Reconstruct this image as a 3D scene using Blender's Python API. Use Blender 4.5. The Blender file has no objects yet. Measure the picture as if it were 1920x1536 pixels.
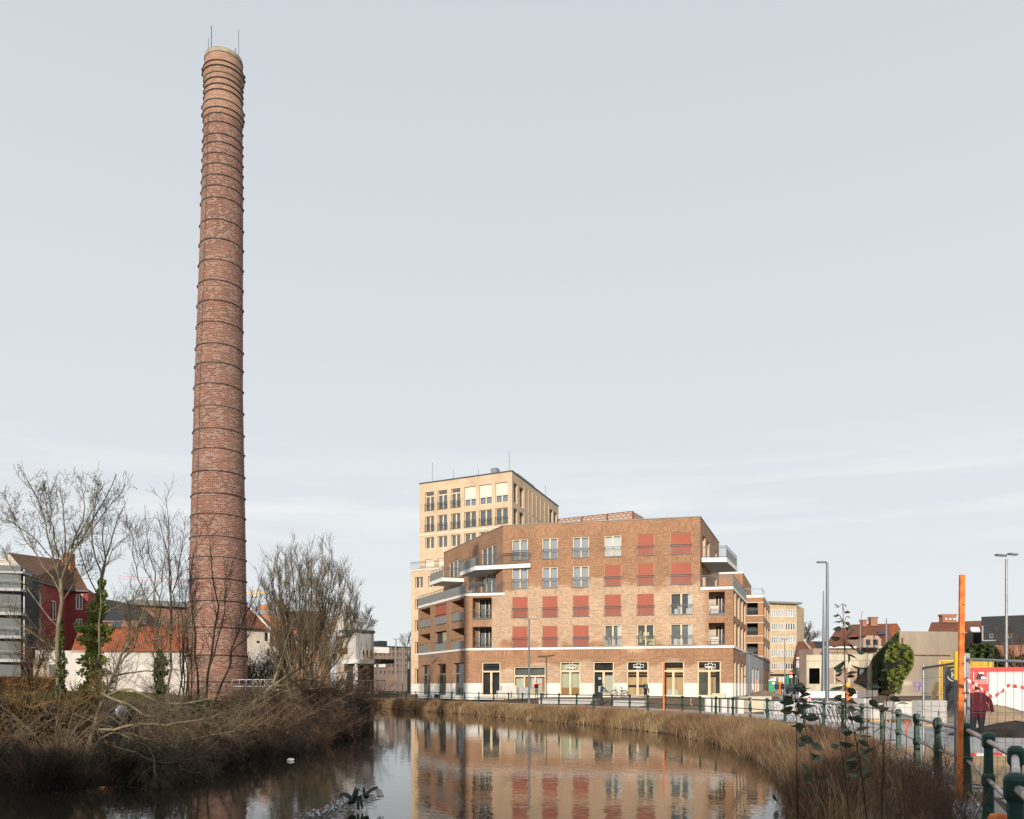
import bpy, bmesh, math, random
import numpy as np
from mathutils import Vector, Matrix

scene = bpy.context.scene
COL = scene.collection
random.seed(7)

# ------------------------------------------------------------------ camera
EYE = 1.65                       # eye height above the quay (z = 0)
FPX, CX, HY = 1536.0, 960.0, 1287.0   # focal length, centre column and horizon row of the 1920 px photograph
cam = bpy.data.cameras.new('camera')
cam_o = bpy.data.objects.new('camera', cam)
COL.objects.link(cam_o)
cam_o.location = (0, 0, EYE)
cam_o.rotation_euler = (math.radians(90), 0, 0)
cam.sensor_fit = 'HORIZONTAL'
cam.sensor_width = 36.0
cam.lens = 36.0 * FPX / 1920.0
cam.shift_y = (HY - 768.0) / 1920.0
cam.clip_start = 0.1
cam.clip_end = 2500
scene.camera = cam_o

# ------------------------------------------------------------------ sky and sun
SUN_EL, SUN_AZ = math.radians(15.0), math.radians(10.5)   # azimuth: degrees left of straight behind the camera
world = bpy.data.worlds.new('World')
scene.world = world
world.use_nodes = True
wn, wl = world.node_tree.nodes, world.node_tree.links
wn.clear()
w_out = wn.new('ShaderNodeOutputWorld')
w_bg = wn.new('ShaderNodeBackground')
w_bg.inputs['Strength'].default_value = 0.1
sky = wn.new('ShaderNodeTexSky')
sky.sky_type = 'NISHITA'
sky.sun_disc = False
sky.sun_elevation = SUN_EL
sky.sun_rotation = math.radians(180) + SUN_AZ
w_tc = wn.new('ShaderNodeTexCoord')
w_sep = wn.new('ShaderNodeSeparateXYZ')
wl.new(w_tc.outputs['Generated'], w_sep.inputs[0])
w_ramp = wn.new('ShaderNodeValToRGB')           # thin high veil: paler towards the horizon
cr = w_ramp.color_ramp
cr.elements[0].position = 0.0;  cr.elements[0].color = (.845, .885, .905, 1)
cr.elements[1].position = 0.75; cr.elements[1].color = (.63, .68, .725, 1)
e = cr.elements.new(0.18); e.color = (.79, .825, .86, 1)
e = cr.elements.new(0.42); e.color = (.74, .778, .81, 1)
wl.new(w_sep.outputs['Z'], w_ramp.inputs['Fac'])
w_map = wn.new('ShaderNodeMapping')
w_map.inputs['Scale'].default_value = (2.2, 2.2, 26)
wl.new(w_tc.outputs['Generated'], w_map.inputs['Vector'])
w_noise = wn.new('ShaderNodeTexNoise')
w_noise.inputs['Scale'].default_value = 1.6
w_noise.inputs['Detail'].default_value = 5
w_noise.inputs['Distortion'].default_value = .3
wl.new(w_map.outputs[0], w_noise.inputs['Vector'])
w_cr2 = wn.new('ShaderNodeValToRGB')            # streaks of cirrus
w_cr2.color_ramp.elements[0].position = .44; w_cr2.color_ramp.elements[0].color = (0, 0, 0, 1)
w_cr2.color_ramp.elements[1].position = .68; w_cr2.color_ramp.elements[1].color = (1, 1, 1, 1)
wl.new(w_noise.outputs['Fac'], w_cr2.inputs['Fac'])
w_band = wn.new('ShaderNodeValToRGB')           # where the cirrus lies above the roofs
b = w_band.color_ramp
b.elements[0].position = .13; b.elements[0].color = (0, 0, 0, 1)
b.elements[1].position = .29; b.elements[1].color = (0, 0, 0, 1)
e = b.elements.new(.20); e.color = (1, 1, 1, 1)
wl.new(w_sep.outputs['Z'], w_band.inputs['Fac'])
w_mul = wn.new('ShaderNodeMath'); w_mul.operation = 'MULTIPLY'
wl.new(w_cr2.outputs['Color'], w_mul.inputs[0]); wl.new(w_band.outputs['Color'], w_mul.inputs[1])
w_mix2 = wn.new('ShaderNodeMix'); w_mix2.data_type = 'RGBA'
wl.new(w_mul.outputs[0], w_mix2.inputs['Factor'])
wl.new(w_ramp.outputs['Color'], w_mix2.inputs['A'])
w_mix2.inputs['B'].default_value = (.905, .925, .935, 1)
w_scale = wn.new('ShaderNodeVectorMath'); w_scale.operation = 'SCALE'
w_scale.inputs['Scale'].default_value = 10.0
wl.new(w_mix2.outputs['Result'], w_scale.inputs[0])
w_mix = wn.new('ShaderNodeMix'); w_mix.data_type = 'RGBA'
w_mix.inputs['Factor'].default_value = 0.92
wl.new(sky.outputs['Color'], w_mix.inputs['A'])
wl.new(w_scale.outputs[0], w_mix.inputs['B'])
wl.new(w_mix.outputs['Result'], w_bg.inputs['Color'])
wl.new(w_bg.outputs[0], w_out.inputs['Surface'])

sun = bpy.data.lights.new('sun', 'SUN')
sun.energy = 4.2
sun.angle = math.radians(0.5)
sun.color = (1.0, 0.885, 0.745)
sun_o = bpy.data.objects.new('sun', sun)
COL.objects.link(sun_o)
SUN = Vector((-math.sin(SUN_AZ) * math.cos(SUN_EL), -math.cos(SUN_AZ) * math.cos(SUN_EL), math.sin(SUN_EL)))
sun_o.rotation_euler = SUN.to_track_quat('Z', 'Y').to_euler()
sun_o.location = (-20, -40, 60)

vs = scene.view_settings
vs.view_transform = 'Standard'
vs.look = 'None'
vs.exposure = 0.0
vs.gamma = 1.0
vs.use_curve_mapping = False
try:
    scene.cycles.max_bounces = 8
    scene.cycles.transparent_max_bounces = 24
    scene.cycles.sample_clamp_indirect = 4
    scene.cycles.use_denoising = True
except Exception:
    pass

# ------------------------------------------------------------------ geometry helpers
def at(px, py, d):
    """the point of the place seen at pixel (px, py), d metres out"""
    return Vector(((px - CX) / FPX * d, d, EYE + (HY - py) / FPX * d))

def gx(px, d):
    return (px - CX) / FPX * d

class MB:
    """collects faces of ONE mesh"""
    def __init__(s):
        s.v, s.f, s.m = [], [], []
    def face(s, pts, m=0):
        n = len(s.v)
        s.v.extend([tuple(p) for p in pts])
        s.f.append(tuple(range(n, n + len(pts))))
        s.m.append(m)
    def box(s, c, size, rz=0.0, m=0, rx=0.0, ry=0.0, bevel=0.0):
        hx, hy, hz = size[0] / 2, size[1] / 2, size[2] / 2
        R = Matrix.Rotation(rz, 3, 'Z') @ Matrix.Rotation(ry, 3, 'Y') @ Matrix.Rotation(rx, 3, 'X')
        c = Vector(c)
        P = [c + R @ Vector((x, y, z)) for x in (-hx, hx) for y in (-hy, hy) for z in (-hz, hz)]
        n = len(s.v)
        s.v.extend([tuple(p) for p in P])
        for q in ((0, 1, 3, 2), (4, 6, 7, 5), (0, 4, 5, 1), (2, 3, 7, 6), (0, 2, 6, 4), (1, 5, 7, 3)):
            s.f.append(tuple(n + i for i in q)); s.m.append(m)
    def beam(s, a, b, w, h=None, m=0):
        a, b = Vector(a), Vector(b)
        d = b - a
        L = d.length
        if L < 1e-6: return
        h = w if h is None else h
        t = d / L
        ref = Vector((0, 0, 1)) if abs(t.z) < .95 else Vector((0, 1, 0))
        x = t.cross(ref).normalized(); y = x.cross(t).normalized()
        n = len(s.v)
        for p in (a, b):
            for (i, j) in ((-1, -1), (1, -1), (1, 1), (-1, 1)):
                s.v.append(tuple(p + x * (i * w / 2) + y * (j * h / 2)))
        for q in ((3, 2, 1, 0), (4, 5, 6, 7), (0, 1, 5, 4), (1, 2, 6, 5), (2, 3, 7, 6), (3, 0, 4, 7)):
            s.f.append(tuple(n + i for i in q)); s.m.append(m)
    def tube(s, pts, r, n=6, m=0, closed=False):
        pts = [Vector(p) for p in pts]
        K = len(pts)
        rs = r if isinstance(r, (list, tuple)) else [r] * K
        base = len(s.v)
        for i, p in enumerate(pts):
            a = pts[i - 1] if (i > 0 or closed) else p
            b = pts[(i + 1) % K] if (i < K - 1 or closed) else p
            t = (b - a)
            t = t.normalized() if t.length > 1e-9 else Vector((0, 0, 1))
            ref = Vector((0, 0, 1)) if abs(t.z) < .9 else Vector((0, 1, 0))
            x = t.cross(ref).normalized(); y = t.cross(x).normalized()
            for k in range(n):
                an = 2 * math.pi * k / n
                s.v.append(tuple(p + (x * math.cos(an) + y * math.sin(an)) * rs[i]))
        for i in range(K if closed else K - 1):
            j = (i + 1) % K
            for k in range(n):
                k2 = (k + 1) % n
                s.f.append((base + i * n + k, base + i * n + k2, base + j * n + k2, base + j * n + k)); s.m.append(m)
        if not closed:
            s.f.append(tuple(base + k for k in range(n))[::-1]); s.m.append(m)
            s.f.append(tuple(base + (K - 1) * n + k for k in range(n))); s.m.append(m)
    def lathe(s, c, prof, n=16, m=0, sq=0.0, cap=True, rot=0.0):
        """prof: (radius, z); sq>0 squares the section"""
        base = len(s.v)
        for (r, z) in prof:
            for k in range(n):
                a = 2 * math.pi * k / n + rot
                q = 1.0 if sq <= 0 else (1.0 / max(abs(math.cos(a)), abs(math.sin(a)))) ** sq
                s.v.append((c[0] + r * q * math.cos(a), c[1] + r * q * math.sin(a), c[2] + z))
        for i in range(len(prof) - 1):
            for k in range(n):
                k2 = (k + 1) % n
                s.f.append((base + i * n + k, base + i * n + k2, base + (i + 1) * n + k2, base + (i + 1) * n + k)); s.m.append(m)
        if cap:
            s.f.append(tuple(base + k for k in range(n))[::-1]); s.m.append(m)
            s.f.append(tuple(base + (len(prof) - 1) * n + k for k in range(n))); s.m.append(m)
    def prism(s, poly, z0, z1, m=0, m_top=None):
        n = len(poly)
        s.face([(p[0], p[1], z1) for p in poly], m if m_top is None else m_top)
        s.face([(p[0], p[1], z0) for p in reversed(poly)], m)
        for i in range(n):
            a, b = poly[i], poly[(i + 1) % n]
            s.face([(a[0], a[1], z0), (b[0], b[1], z0), (b[0], b[1], z1), (a[0], a[1], z1)], m)
    def mesh(s, name, uv=True, smooth=False):
        me = bpy.data.meshes.new(name)
        me.from_pydata(s.v, [], s.f)
        me.polygons.foreach_set('material_index', s.m)
        if smooth:
            me.polygons.foreach_set('use_smooth', [True] * len(s.f))
        me.update()
        if uv:
            lay = me.uv_layers.new(name='UVMap')
            out = []
            for p in me.polygons:
                n = p.normal
                if abs(n.z) > .75:
                    for vi in p.vertices:
                        c = me.vertices[vi].co; out += [c.x, c.y]
                else:
                    tx, ty = -n.y, n.x
                    l = math.hypot(tx, ty) or 1
                    tx /= l; ty /= l
                    k = 1 / max(.3, math.sqrt(max(1e-6, 1 - n.z * n.z)))
                    for vi in p.vertices:
                        c = me.vertices[vi].co; out += [c.x * tx + c.y * ty, c.z * k]
            lay.data.foreach_set('uv', out)
        return me

def arr_mesh(name, V, Q, tris=None):
    """mesh straight from numpy arrays (Q: quads)"""
    me = bpy.data.meshes.new(name)
    nq = len(Q); nt = 0 if tris is None else len(tris)
    me.vertices.add(len(V))
    me.vertices.foreach_set('co', np.ascontiguousarray(V, dtype=np.float32).ravel())
    tot = nq * 4 + nt * 3
    me.loops.add(tot)
    li = Q.ravel() if nt == 0 else np.concatenate([Q.ravel(), tris.ravel()])
    me.loops.foreach_set('vertex_index', li.astype(np.int32))
    me.polygons.add(nq + nt)
    st = np.concatenate([np.arange(nq) * 4, nq * 4 + np.arange(nt) * 3]).astype(np.int32)
    me.polygons.foreach_set('loop_start', st)
    me.update(calc_edges=True)
    me.validate()
    return me

ORIGIN = {}                      # world origin of every thing, for parenting
def thing(name, label, cat, loc=(0, 0, 0), group=None, rz=0.0):
    o = bpy.data.objects.new(name, None)
    COL.objects.link(o)
    o.location = loc
    o.rotation_euler = (0, 0, rz)
    o.empty_display_size = .2
    o['label'] = label; o['category'] = cat
    if group: o['group'] = group
    return o

def put(name, me, mats, parent=None, world=False, label=None, kind=None):
    """link a mesh as one object; world=True: its coordinates are those of the place, not of its thing"""
    if isinstance(me, MB):
        me = me.mesh(name)
    o = bpy.data.objects.new(name, me)
    COL.objects.link(o)
    if me.materials:
        pass
    else:
        for m in (mats if isinstance(mats, (list, tuple)) else [mats]):
            me.materials.append(m)
    if parent is not None:
        o.parent = parent
        if world:
            o.matrix_parent_inverse = Matrix.Translation(-Vector(parent.location))
    if label: o['label'] = label
    if kind: o['kind'] = kind
    return o

def tag(o, label, cat, group=None):
    o['label'] = label; o['category'] = cat
    if group: o['group'] = group
    return o

def struct(name, me, mats):
    o = put(name, me, mats); o['kind'] = 'structure'; return o

def copy_tree(o, parent=None):
    c = o.copy(); COL.objects.link(c)
    if parent is not None: c.parent = parent
    for ch in list(o.children):
        copy_tree(ch, c)
    return c

def text_mesh(body, size):
    cu = bpy.data.curves.new('lettering', 'FONT')
    cu.body = body; cu.size = size; cu.align_x = 'CENTER'; cu.extrude = .004
    o = bpy.data.objects.new('lettering', cu)
    COL.objects.link(o)
    dg = bpy.context.evaluated_depsgraph_get()
    me = bpy.data.meshes.new_from_object(o.evaluated_get(dg))
    bpy.data.objects.remove(o); bpy.data.curves.remove(cu)
    me.materials.clear()
    return me

# ------------------------------------------------------------------ materials
def _tree(name):
    m = bpy.data.materials.new(name)
    m.use_nodes = True
    nt = m.node_tree
    bs = nt.nodes['Principled BSDF']
    return m, nt, nt.nodes, nt.links, bs

def ramp(n, stops):
    r = n.new('ShaderNodeValToRGB')
    e = r.color_ramp.elements
    e[0].position, e[0].color = stops[0][0], (*stops[0][1], 1)
    e[1].position, e[1].color = stops[-1][0], (*stops[-1][1], 1)
    for p, c in stops[1:-1]:
        x = e.new(p); x.color = (*c, 1)
    return r

def mat(name, col, rough=.8, var=.18, scale=2.0, bump=.0, metal=0.0, spec=.35, stretch=(1, 1, 1), col2=None, detail=6, transl=0.0, bdist=.02):
    m, nt, n, l, bs = _tree(name)
    tc = n.new('ShaderNodeTexCoord'); mp = n.new('ShaderNodeMapping')
    mp.inputs['Scale'].default_value = stretch
    l.new(tc.outputs['Object'], mp.inputs['Vector'])
    ns = n.new('ShaderNodeTexNoise')
    ns.inputs['Scale'].default_value = scale; ns.inputs['Detail'].default_value = detail; ns.inputs['Roughness'].default_value = .62
    l.new(mp.outputs[0], ns.inputs['Vector'])
    a = tuple(min(1, c * (1 - var)) for c in col)
    b_ = tuple(min(1, c * (1 + var)) for c in (col2 or col))
    r = ramp(n, [(.32, a), (.68, b_)])
    l.new(ns.outputs['Fac'], r.inputs['Fac'])
    l.new(r.outputs['Color'], bs.inputs['Base Color'])
    bs.inputs['Roughness'].default_value = rough
    bs.inputs['Metallic'].default_value = metal
    bs.inputs['Specular IOR Level'].default_value = spec
    if bump:
        bp = n.new('ShaderNodeBump')
        bp.inputs['Strength'].default_value = bump; bp.inputs['Distance'].default_value = bdist
        n2 = n.new('ShaderNodeTexNoise'); n2.inputs['Scale'].default_value = scale * 8; n2.inputs['Detail'].default_value = 4
        l.new(mp.outputs[0], n2.inputs['Vector'])
        l.new(n2.outputs['Fac'], bp.inputs['Height'])
        l.new(bp.outputs[0], bs.inputs['Normal'])
    if transl:
        out = n['Material Output']
        tr = n.new('ShaderNodeBsdfTranslucent'); l.new(r.outputs['Color'], tr.inputs['Color'])
        mx = n.new('ShaderNodeMixShader'); mx.inputs[0].default_value = transl
        l.new(bs.outputs[0], mx.inputs[1]); l.new(tr.outputs[0], mx.inputs[2]); l.new(mx.outputs[0], out.inputs['Surface'])
    return m

def brick_mat(name, c1, c2, mortar, bw=.21, bh=.065, ms=.012, soft=.25, dirt=.25, wet=None, wetx=None, grain=(.9, 5.5), bump=.4, patch=None):
    """bricks from the metre UVs; wet = darker wash with a ragged edge: (colour factor, list of z bands)"""
    m, nt, n, l, bs = _tree(name)
    tc = n.new('ShaderNodeTexCoord')
    br = n.new('ShaderNodeTexBrick')
    br.inputs['Scale'].default_value = 1
    br.inputs['Brick Width'].default_value = bw
    br.inputs['Row Height'].default_value = bh
    br.inputs['Mortar Size'].default_value = ms
    br.inputs['Mortar Smooth'].default_value = soft
    br.inputs['Color1'].default_value = (*c1, 1)
    br.inputs['Color2'].default_value = (*c2, 1)
    br.inputs['Mortar'].default_value = (*mortar, 1)
    l.new(tc.outputs['UV'], br.inputs['Vector'])
    mp = n.new('ShaderNodeMapping'); mp.inputs['Scale'].default_value = (grain[0], grain[1], 1)
    l.new(tc.outputs['UV'], mp.inputs['Vector'])
    ns = n.new('ShaderNodeTexNoise'); ns.inputs['Scale'].default_value = 1.3; ns.inputs['Detail'].default_value = 8; ns.inputs['Roughness'].default_value = .7
    l.new(mp.outputs[0], ns.inputs['Vector'])
    r = ramp(n, [(.3, (1 - dirt,) * 3), (.7, (1 + dirt,) * 3)])
    l.new(ns.outputs['Fac'], r.inputs['Fac'])
    mu = n.new('ShaderNodeMix'); mu.data_type = 'RGBA'; mu.blend_type = 'MULTIPLY'; mu.inputs['Factor'].default_value = 1
    l.new(br.outputs['Color'], mu.inputs['A']); l.new(r.outputs['Color'], mu.inputs['B'])
    col = mu.outputs['Result']
    # slow variation of the firing colour
    n3 = n.new('ShaderNodeTexNoise'); n3.inputs['Scale'].default_value = .35; n3.inputs['Detail'].default_value = 5
    l.new(tc.outputs['UV'], n3.inputs['Vector'])
    r3 = ramp(n, [(.3, (.86, .85, .84)), (.7, (1.12, 1.1, 1.08))])
    l.new(n3.outputs['Fac'], r3.inputs['Fac'])
    mu3 = n.new('ShaderNodeMix'); mu3.data_type = 'RGBA'; mu3.blend_type = 'MULTIPLY'; mu3.inputs['Factor'].default_value = 1
    l.new(col, mu3.inputs['A']); l.new(r3.outputs['Color'], mu3.inputs['B'])
    col = mu3.outputs['Result']
    if patch:                      # single bricks bleached or lime-stained
        br2 = n.new('ShaderNodeTexBrick')
        for k in ('Scale', 'Brick Width', 'Row Height'):
            br2.inputs[k].default_value = br.inputs[k].default_value
        br2.inputs['Mortar Size'].default_value = 0
        br2.inputs['Color1'].default_value = (0, 0, 0, 1); br2.inputs['Color2'].default_value = (1, 1, 1, 1)
        l.new(tc.outputs['UV'], br2.inputs['Vector'])
        n5 = n.new('ShaderNodeTexNoise'); n5.inputs['Scale'].default_value = .9; n5.inputs['Detail'].default_value = 4
        l.new(tc.outputs['UV'], n5.inputs['Vector'])
        ad = n.new('ShaderNodeMath'); ad.operation = 'ADD'
        l.new(br2.outputs['Color'], ad.inputs[0]); l.new(n5.outputs['Fac'], ad.inputs[1])
        r5 = ramp(n, [(.98, (0, 0, 0)), (1.0, (1, 1, 1))])
        mm = n.new('ShaderNodeMath'); mm.operation = 'MULTIPLY'; mm.inputs[1].default_value = .74
        l.new(ad.outputs[0], mm.inputs[0]); l.new(mm.outputs[0], r5.inputs['Fac'])
        r5.color_ramp.elements[0].position = .88; r5.color_ramp.elements[1].position = 1.0
        mx5 = n.new('ShaderNodeMix'); mx5.data_type = 'RGBA'
        l.new(r5.outputs['Color'], mx5.inputs['Factor']); l.new(col, mx5.inputs['A']); mx5.inputs['B'].default_value = (*patch, 1)
        col = mx5.outputs['Result']
    if wet:
        fac, bands = wet
        sp = n.new('ShaderNodeSeparateXYZ'); l.new(tc.outputs['UV'], sp.inputs[0])
        n4 = n.new('ShaderNodeTexNoise'); n4.inputs['Scale'].default_value = .33; n4.inputs['Detail'].default_value = 3; n4.inputs['Roughness'].default_value = .45
        l.new(tc.outputs['UV'], n4.inputs['Vector'])
        w = n.new('ShaderNodeMath'); w.operation = 'MULTIPLY_ADD'
        l.new(n4.outputs['Fac'], w.inputs[0]); w.inputs[1].default_value = 4.2; w.inputs[2].default_value = -2.1
        z = n.new('ShaderNodeMath'); z.operation = 'ADD'
        l.new(sp.outputs['Y'], z.inputs[0]); l.new(w.outputs[0], z.inputs[1])
        tot = None
        for (z0, z1) in bands:
            lo = n.new('ShaderNodeMapRange'); lo.inputs['From Min'].default_value = z0 - .2; lo.inputs['From Max'].default_value = z0 + .2
            hi = n.new('ShaderNodeMapRange'); hi.inputs['From Min'].default_value = z1 - .2; hi.inputs['From Max'].default_value = z1 + .2
            hi.inputs['To Min'].default_value = 1; hi.inputs['To Max'].default_value = 0
            l.new(z.outputs[0], lo.inputs['Value']); l.new(z.outputs[0], hi.inputs['Value'])
            mm = n.new('ShaderNodeMath'); mm.operation = 'MULTIPLY'
            l.new(lo.outputs[0], mm.inputs[0]); l.new(hi.outputs[0], mm.inputs[1])
            if tot is None: tot = mm.outputs[0]
            else:
                a = n.new('ShaderNodeMath'); a.operation = 'MAXIMUM'
                l.new(tot, a.inputs[0]); l.new(mm.outputs[0], a.inputs[1]); tot = a.outputs[0]
        if wetx:                   # damp corners: along the wall, metres from its left end
            x0, lo_, hi_ = wetx
            wx = n.new('ShaderNodeMath'); wx.operation = 'MULTIPLY_ADD'; l.new(n4.outputs['Fac'], wx.inputs[0]); wx.inputs[1].default_value = 3.0; wx.inputs[2].default_value = -1.5 - x0
            xx = n.new('ShaderNodeMath'); xx.operation = 'ADD'; l.new(sp.outputs['X'], xx.inputs[0]); l.new(wx.outputs[0], xx.inputs[1])
            for (f0, f1, t0, t1) in ((lo_ - .5, lo_ + .5, 1, 0), (hi_ - .5, hi_ + .5, 0, 1)):
                mr = n.new('ShaderNodeMapRange'); mr.inputs['From Min'].default_value = f0; mr.inputs['From Max'].default_value = f1
                mr.inputs['To Min'].default_value = t0; mr.inputs['To Max'].default_value = t1
                l.new(xx.outputs[0], mr.inputs['Value'])
                a = n.new('ShaderNodeMath'); a.operation = 'MAXIMUM'; l.new(tot, a.inputs[0]); l.new(mr.outputs[0], a.inputs[1]); tot = a.outputs[0]
        mw = n.new('ShaderNodeMix'); mw.data_type = 'RGBA'; mw.blend_type = 'MULTIPLY'
        l.new(tot, mw.inputs['Factor']); l.new(col, mw.inputs['A']); mw.inputs['B'].default_value = (*fac, 1)
        col = mw.outputs['Result']
    l.new(col, bs.inputs['Base Color'])
    bs.inputs['Roughness'].default_value = .85
    bs.inputs['Specular IOR Level'].default_value = .25
    if bump:
        bp = n.new('ShaderNodeBump'); bp.inputs['Strength'].default_value = bump; bp.inputs['Distance'].default_value = .02
        inv = n.new('ShaderNodeMath'); inv.operation = 'SUBTRACT'; inv.inputs[0].default_value = 1
        l.new(br.outputs['Fac'], inv.inputs[1]); l.new(inv.outputs[0], bp.inputs['Height']); l.new(bp.outputs[0], bs.inputs['Normal'])
    return m

def glass_mat(name, tint=(.8, .88, .86), refl=.09):
    m, nt, n, l, bs = _tree(name)
    n.remove(bs)
    out = n['Material Output']
    tr = n.new('ShaderNodeBsdfTransparent'); tr.inputs['Color'].default_value = (*tint, 1)
    gl = n.new('ShaderNodeBsdfGlossy'); gl.inputs['Roughness'].default_value = .02; gl.inputs['Color'].default_value = (.95, .97, 1, 1)
    lw = n.new('ShaderNodeFresnel'); lw.inputs['IOR'].default_value = 1.5
    mr = n.new('ShaderNodeMapRange'); mr.inputs['To Min'].default_value = refl - .04; mr.inputs['To Max'].default_value = 1.0
    l.new(lw.outputs[0], mr.inputs['Value'])
    ns = n.new('ShaderNodeTexNoise'); ns.inputs['Scale'].default_value = .9
    bp = n.new('ShaderNodeBump'); bp.inputs['Strength'].default_value = .03
    l.new(ns.outputs['Fac'], bp.inputs['Height']); l.new(bp.outputs[0], gl.inputs['Normal'])
    mx = n.new('ShaderNodeMixShader')
    l.new(mr.outputs[0], mx.inputs[0]); l.new(tr.outputs[0], mx.inputs[1]); l.new(gl.outputs[0], mx.inputs[2])
    l.new(mx.outputs[0], out.inputs['Surface'])
    return m

M = {}
M['main_brick'] = brick_mat('tan_brick', (.40, .265, .175), (.565, .405, .28), (.46, .355, .26), bump=0, wet=((.71, .575, .50), [(12.0, 30.0), (3.7, 5.9)]), wetx=(Vector((-4.9, 86.3)).dot(Vector((26.5, -6.3)).normalized()), 2.6, 24.6), dirt=.30)
M['soldier_brick'] = brick_mat('upright_tan_brick', (.41, .27, .18), (.57, .405, .28), (.46, .355, .26), bump=0, bw=.085, bh=.44, ms=.010, wet=((.71, .575, .50), [(12.0, 30.0), (3.7, 5.9)]), wetx=(Vector((-4.9, 86.3)).dot(Vector((26.5, -6.3)).normalized()), 2.6, 24.6), dirt=.34, grain=(6.5, 1.1))
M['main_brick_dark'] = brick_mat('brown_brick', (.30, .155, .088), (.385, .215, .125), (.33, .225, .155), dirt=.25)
M['tower_brick'] = brick_mat('pale_yellow_brick', (.61, .455, .31), (.69, .535, .375), (.61, .48, .345), dirt=.12)
M['block_brick'] = brick_mat('orange_brown_brick', (.37, .185, .09), (.45, .24, .125), (.38, .24, .15), dirt=.18)
M['chim_brick'] = brick_mat('chimney_brick', (.145, .064, .047), (.27, .098, .064), (.37, .29, .24), bw=.30, bh=.145, ms=.017, soft=.3, dirt=.34, bump=.5, patch=(.30, .205, .165))
M['chim_brick_buff'] = brick_mat('buff_chimney_brick', (.26, .125, .08), (.36, .185, .12), (.5, .42, .34), bw=.30, bh=.145, ms=.015, soft=.3, dirt=.35, bump=.5)
M['red_brick'] = brick_mat('old_red_brick', (.30, .11, .06), (.40, .16, .09), (.36, .26, .2), dirt=.25)
M['orange_brick'] = brick_mat('orange_brick', (.42, .15, .065), (.50, .20, .09), (.4, .25, .16), dirt=.2)
M['pink_brick'] = brick_mat('pink_brick', (.40, .27, .21), (.47, .34, .27), (.45, .38, .32), dirt=.2)
M['beige_brick'] = brick_mat('beige_brick', (.56, .42, .25), (.64, .50, .32), (.56, .44, .3), bw=1.2, bh=.42, ms=.03, dirt=.08)
M['far_brick'] = brick_mat('far_brown_brick', (.20, .135, .11), (.27, .185, .15), (.30, .24, .2), dirt=.15)
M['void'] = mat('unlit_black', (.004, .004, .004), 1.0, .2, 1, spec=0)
M['ivy_lit'] = mat('sunlit_ivy_leaf', (.11, .16, .022), .5, .5, 1.6, col2=(.25, .28, .06), transl=.3)  # brighter copy of the ivy, sunlight put into the leaf colour
M['white_stone'] = mat('white_plinth_stone', (.70, .675, .63), .7, .06, .8)
M['white_conc'] = mat('white_precast', (.78, .76, .72), .65, .05, .7)
M['concrete'] = mat('weathered_concrete', (.55, .50, .38), .9, .28, .7, bump=.3, stretch=(1, 1, .25))
M['grey_conc'] = mat('grey_rendered_wall', (.36, .30, .235), .9, .22, .35, bump=.2, stretch=(1, 1, .3))
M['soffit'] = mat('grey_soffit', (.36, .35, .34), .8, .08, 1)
M['metal_dark'] = mat('dark_grey_steel', (.085, .095, .10), .5, .15, 3, metal=.3)
M['rack_steel'] = mat('bright_galvanised_tube', (.58, .59, .60), .4, .12, 5, metal=.35)
M['iron_black'] = mat('weathered_black_iron', (.035, .031, .029), .6, .35, 4, metal=.2)
M['metal_panel'] = mat('grey_steel_panel', (.215, .225, .215), .5, .06, 1)
M['metal_light'] = mat('galvanised_steel', (.30, .31, .32), .45, .2, 5, metal=.6)
M['pipe'] = mat('worn_steel_pipe', (.40, .385, .37), .38, .35, 7, metal=.7, col2=(.52, .48, .45))
M['lamp_grey'] = mat('slate_grey_paint', (.15, .175, .195), .45, .1, 2, metal=.2)
M['wood_frame'] = mat('pale_timber_frame', (.71, .58, .39), .6, .08, 3)
M['wood_board'] = mat('plywood_board', (.64, .44, .22), .6, .2, 1.2, stretch=(1, 1, .2))
M['wood_brown'] = mat('brown_timber_panel', (.40, .22, .085), .6, .15, 1.2)
M['shutter'] = mat('brick_red_roller_blind', (.36, .105, .065), .7, .06, 1)
M['blind_cream'] = mat('cream_roller_blind', (.74, .66, .57), .7, .04, 1)
M['curt_pale'] = mat('pale_sheer_curtain', (.40, .435, .50), .9, .06, 1.2, stretch=(5, 5, .4))
M['curt_white'] = mat('white_net_curtain', (.66, .68, .70), .9, .07, 1.6, stretch=(6, 6, .3))
M['curt_green'] = mat('sage_green_curtain', (.60, .61, .45), .9, .10, 1.6, stretch=(8, 8, .1))
M['interior'] = mat('dim_interior', (.045, .05, .055), .9, .5, .8)
M['interior_mid'] = mat('grey_interior', (.14, .155, .15), .9, .4, .9)
M['interior_green'] = mat('dim_green_interior', (.12, .15, .115), .9, .5, .7)
M['glass'] = glass_mat('window_glass', (.86, .885, .89), .085)
M['glass_sky'] = glass_mat('tower_window_glass', (.62, .70, .74), .22)
M['green_paint'] = mat('bottle_green_paint', (.0045, .048, .035), .42, .5, 9, bump=.3, spec=.5)
M['orange'] = mat('signal_orange_paint', (.74, .17, .03), .55, .28, 9, bump=.2, col2=(.82, .22, .05))
M['yellow'] = mat('yellow_paint', (.80, .50, .08), .5, .08, 1)
M['yellow_lime'] = mat('yellow_plastic_sleeve', (.66, .52, .03), .4, .1, 3)
M['red'] = mat('red_container_paint', (.60, .055, .05), .5, .1, 1.5)
M['white'] = mat('white_paint', (.80, .79, .76), .55, .06, 1.5)
M['black'] = mat('black_paint', (.02, .022, .025), .5, .25, 2)
M['rust'] = mat('rusty_steel', (.17, .065, .035), .85, .4, 3)
M['rubber'] = mat('black_rubber', (.016, .016, .017), .75, .2, 8)
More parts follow.
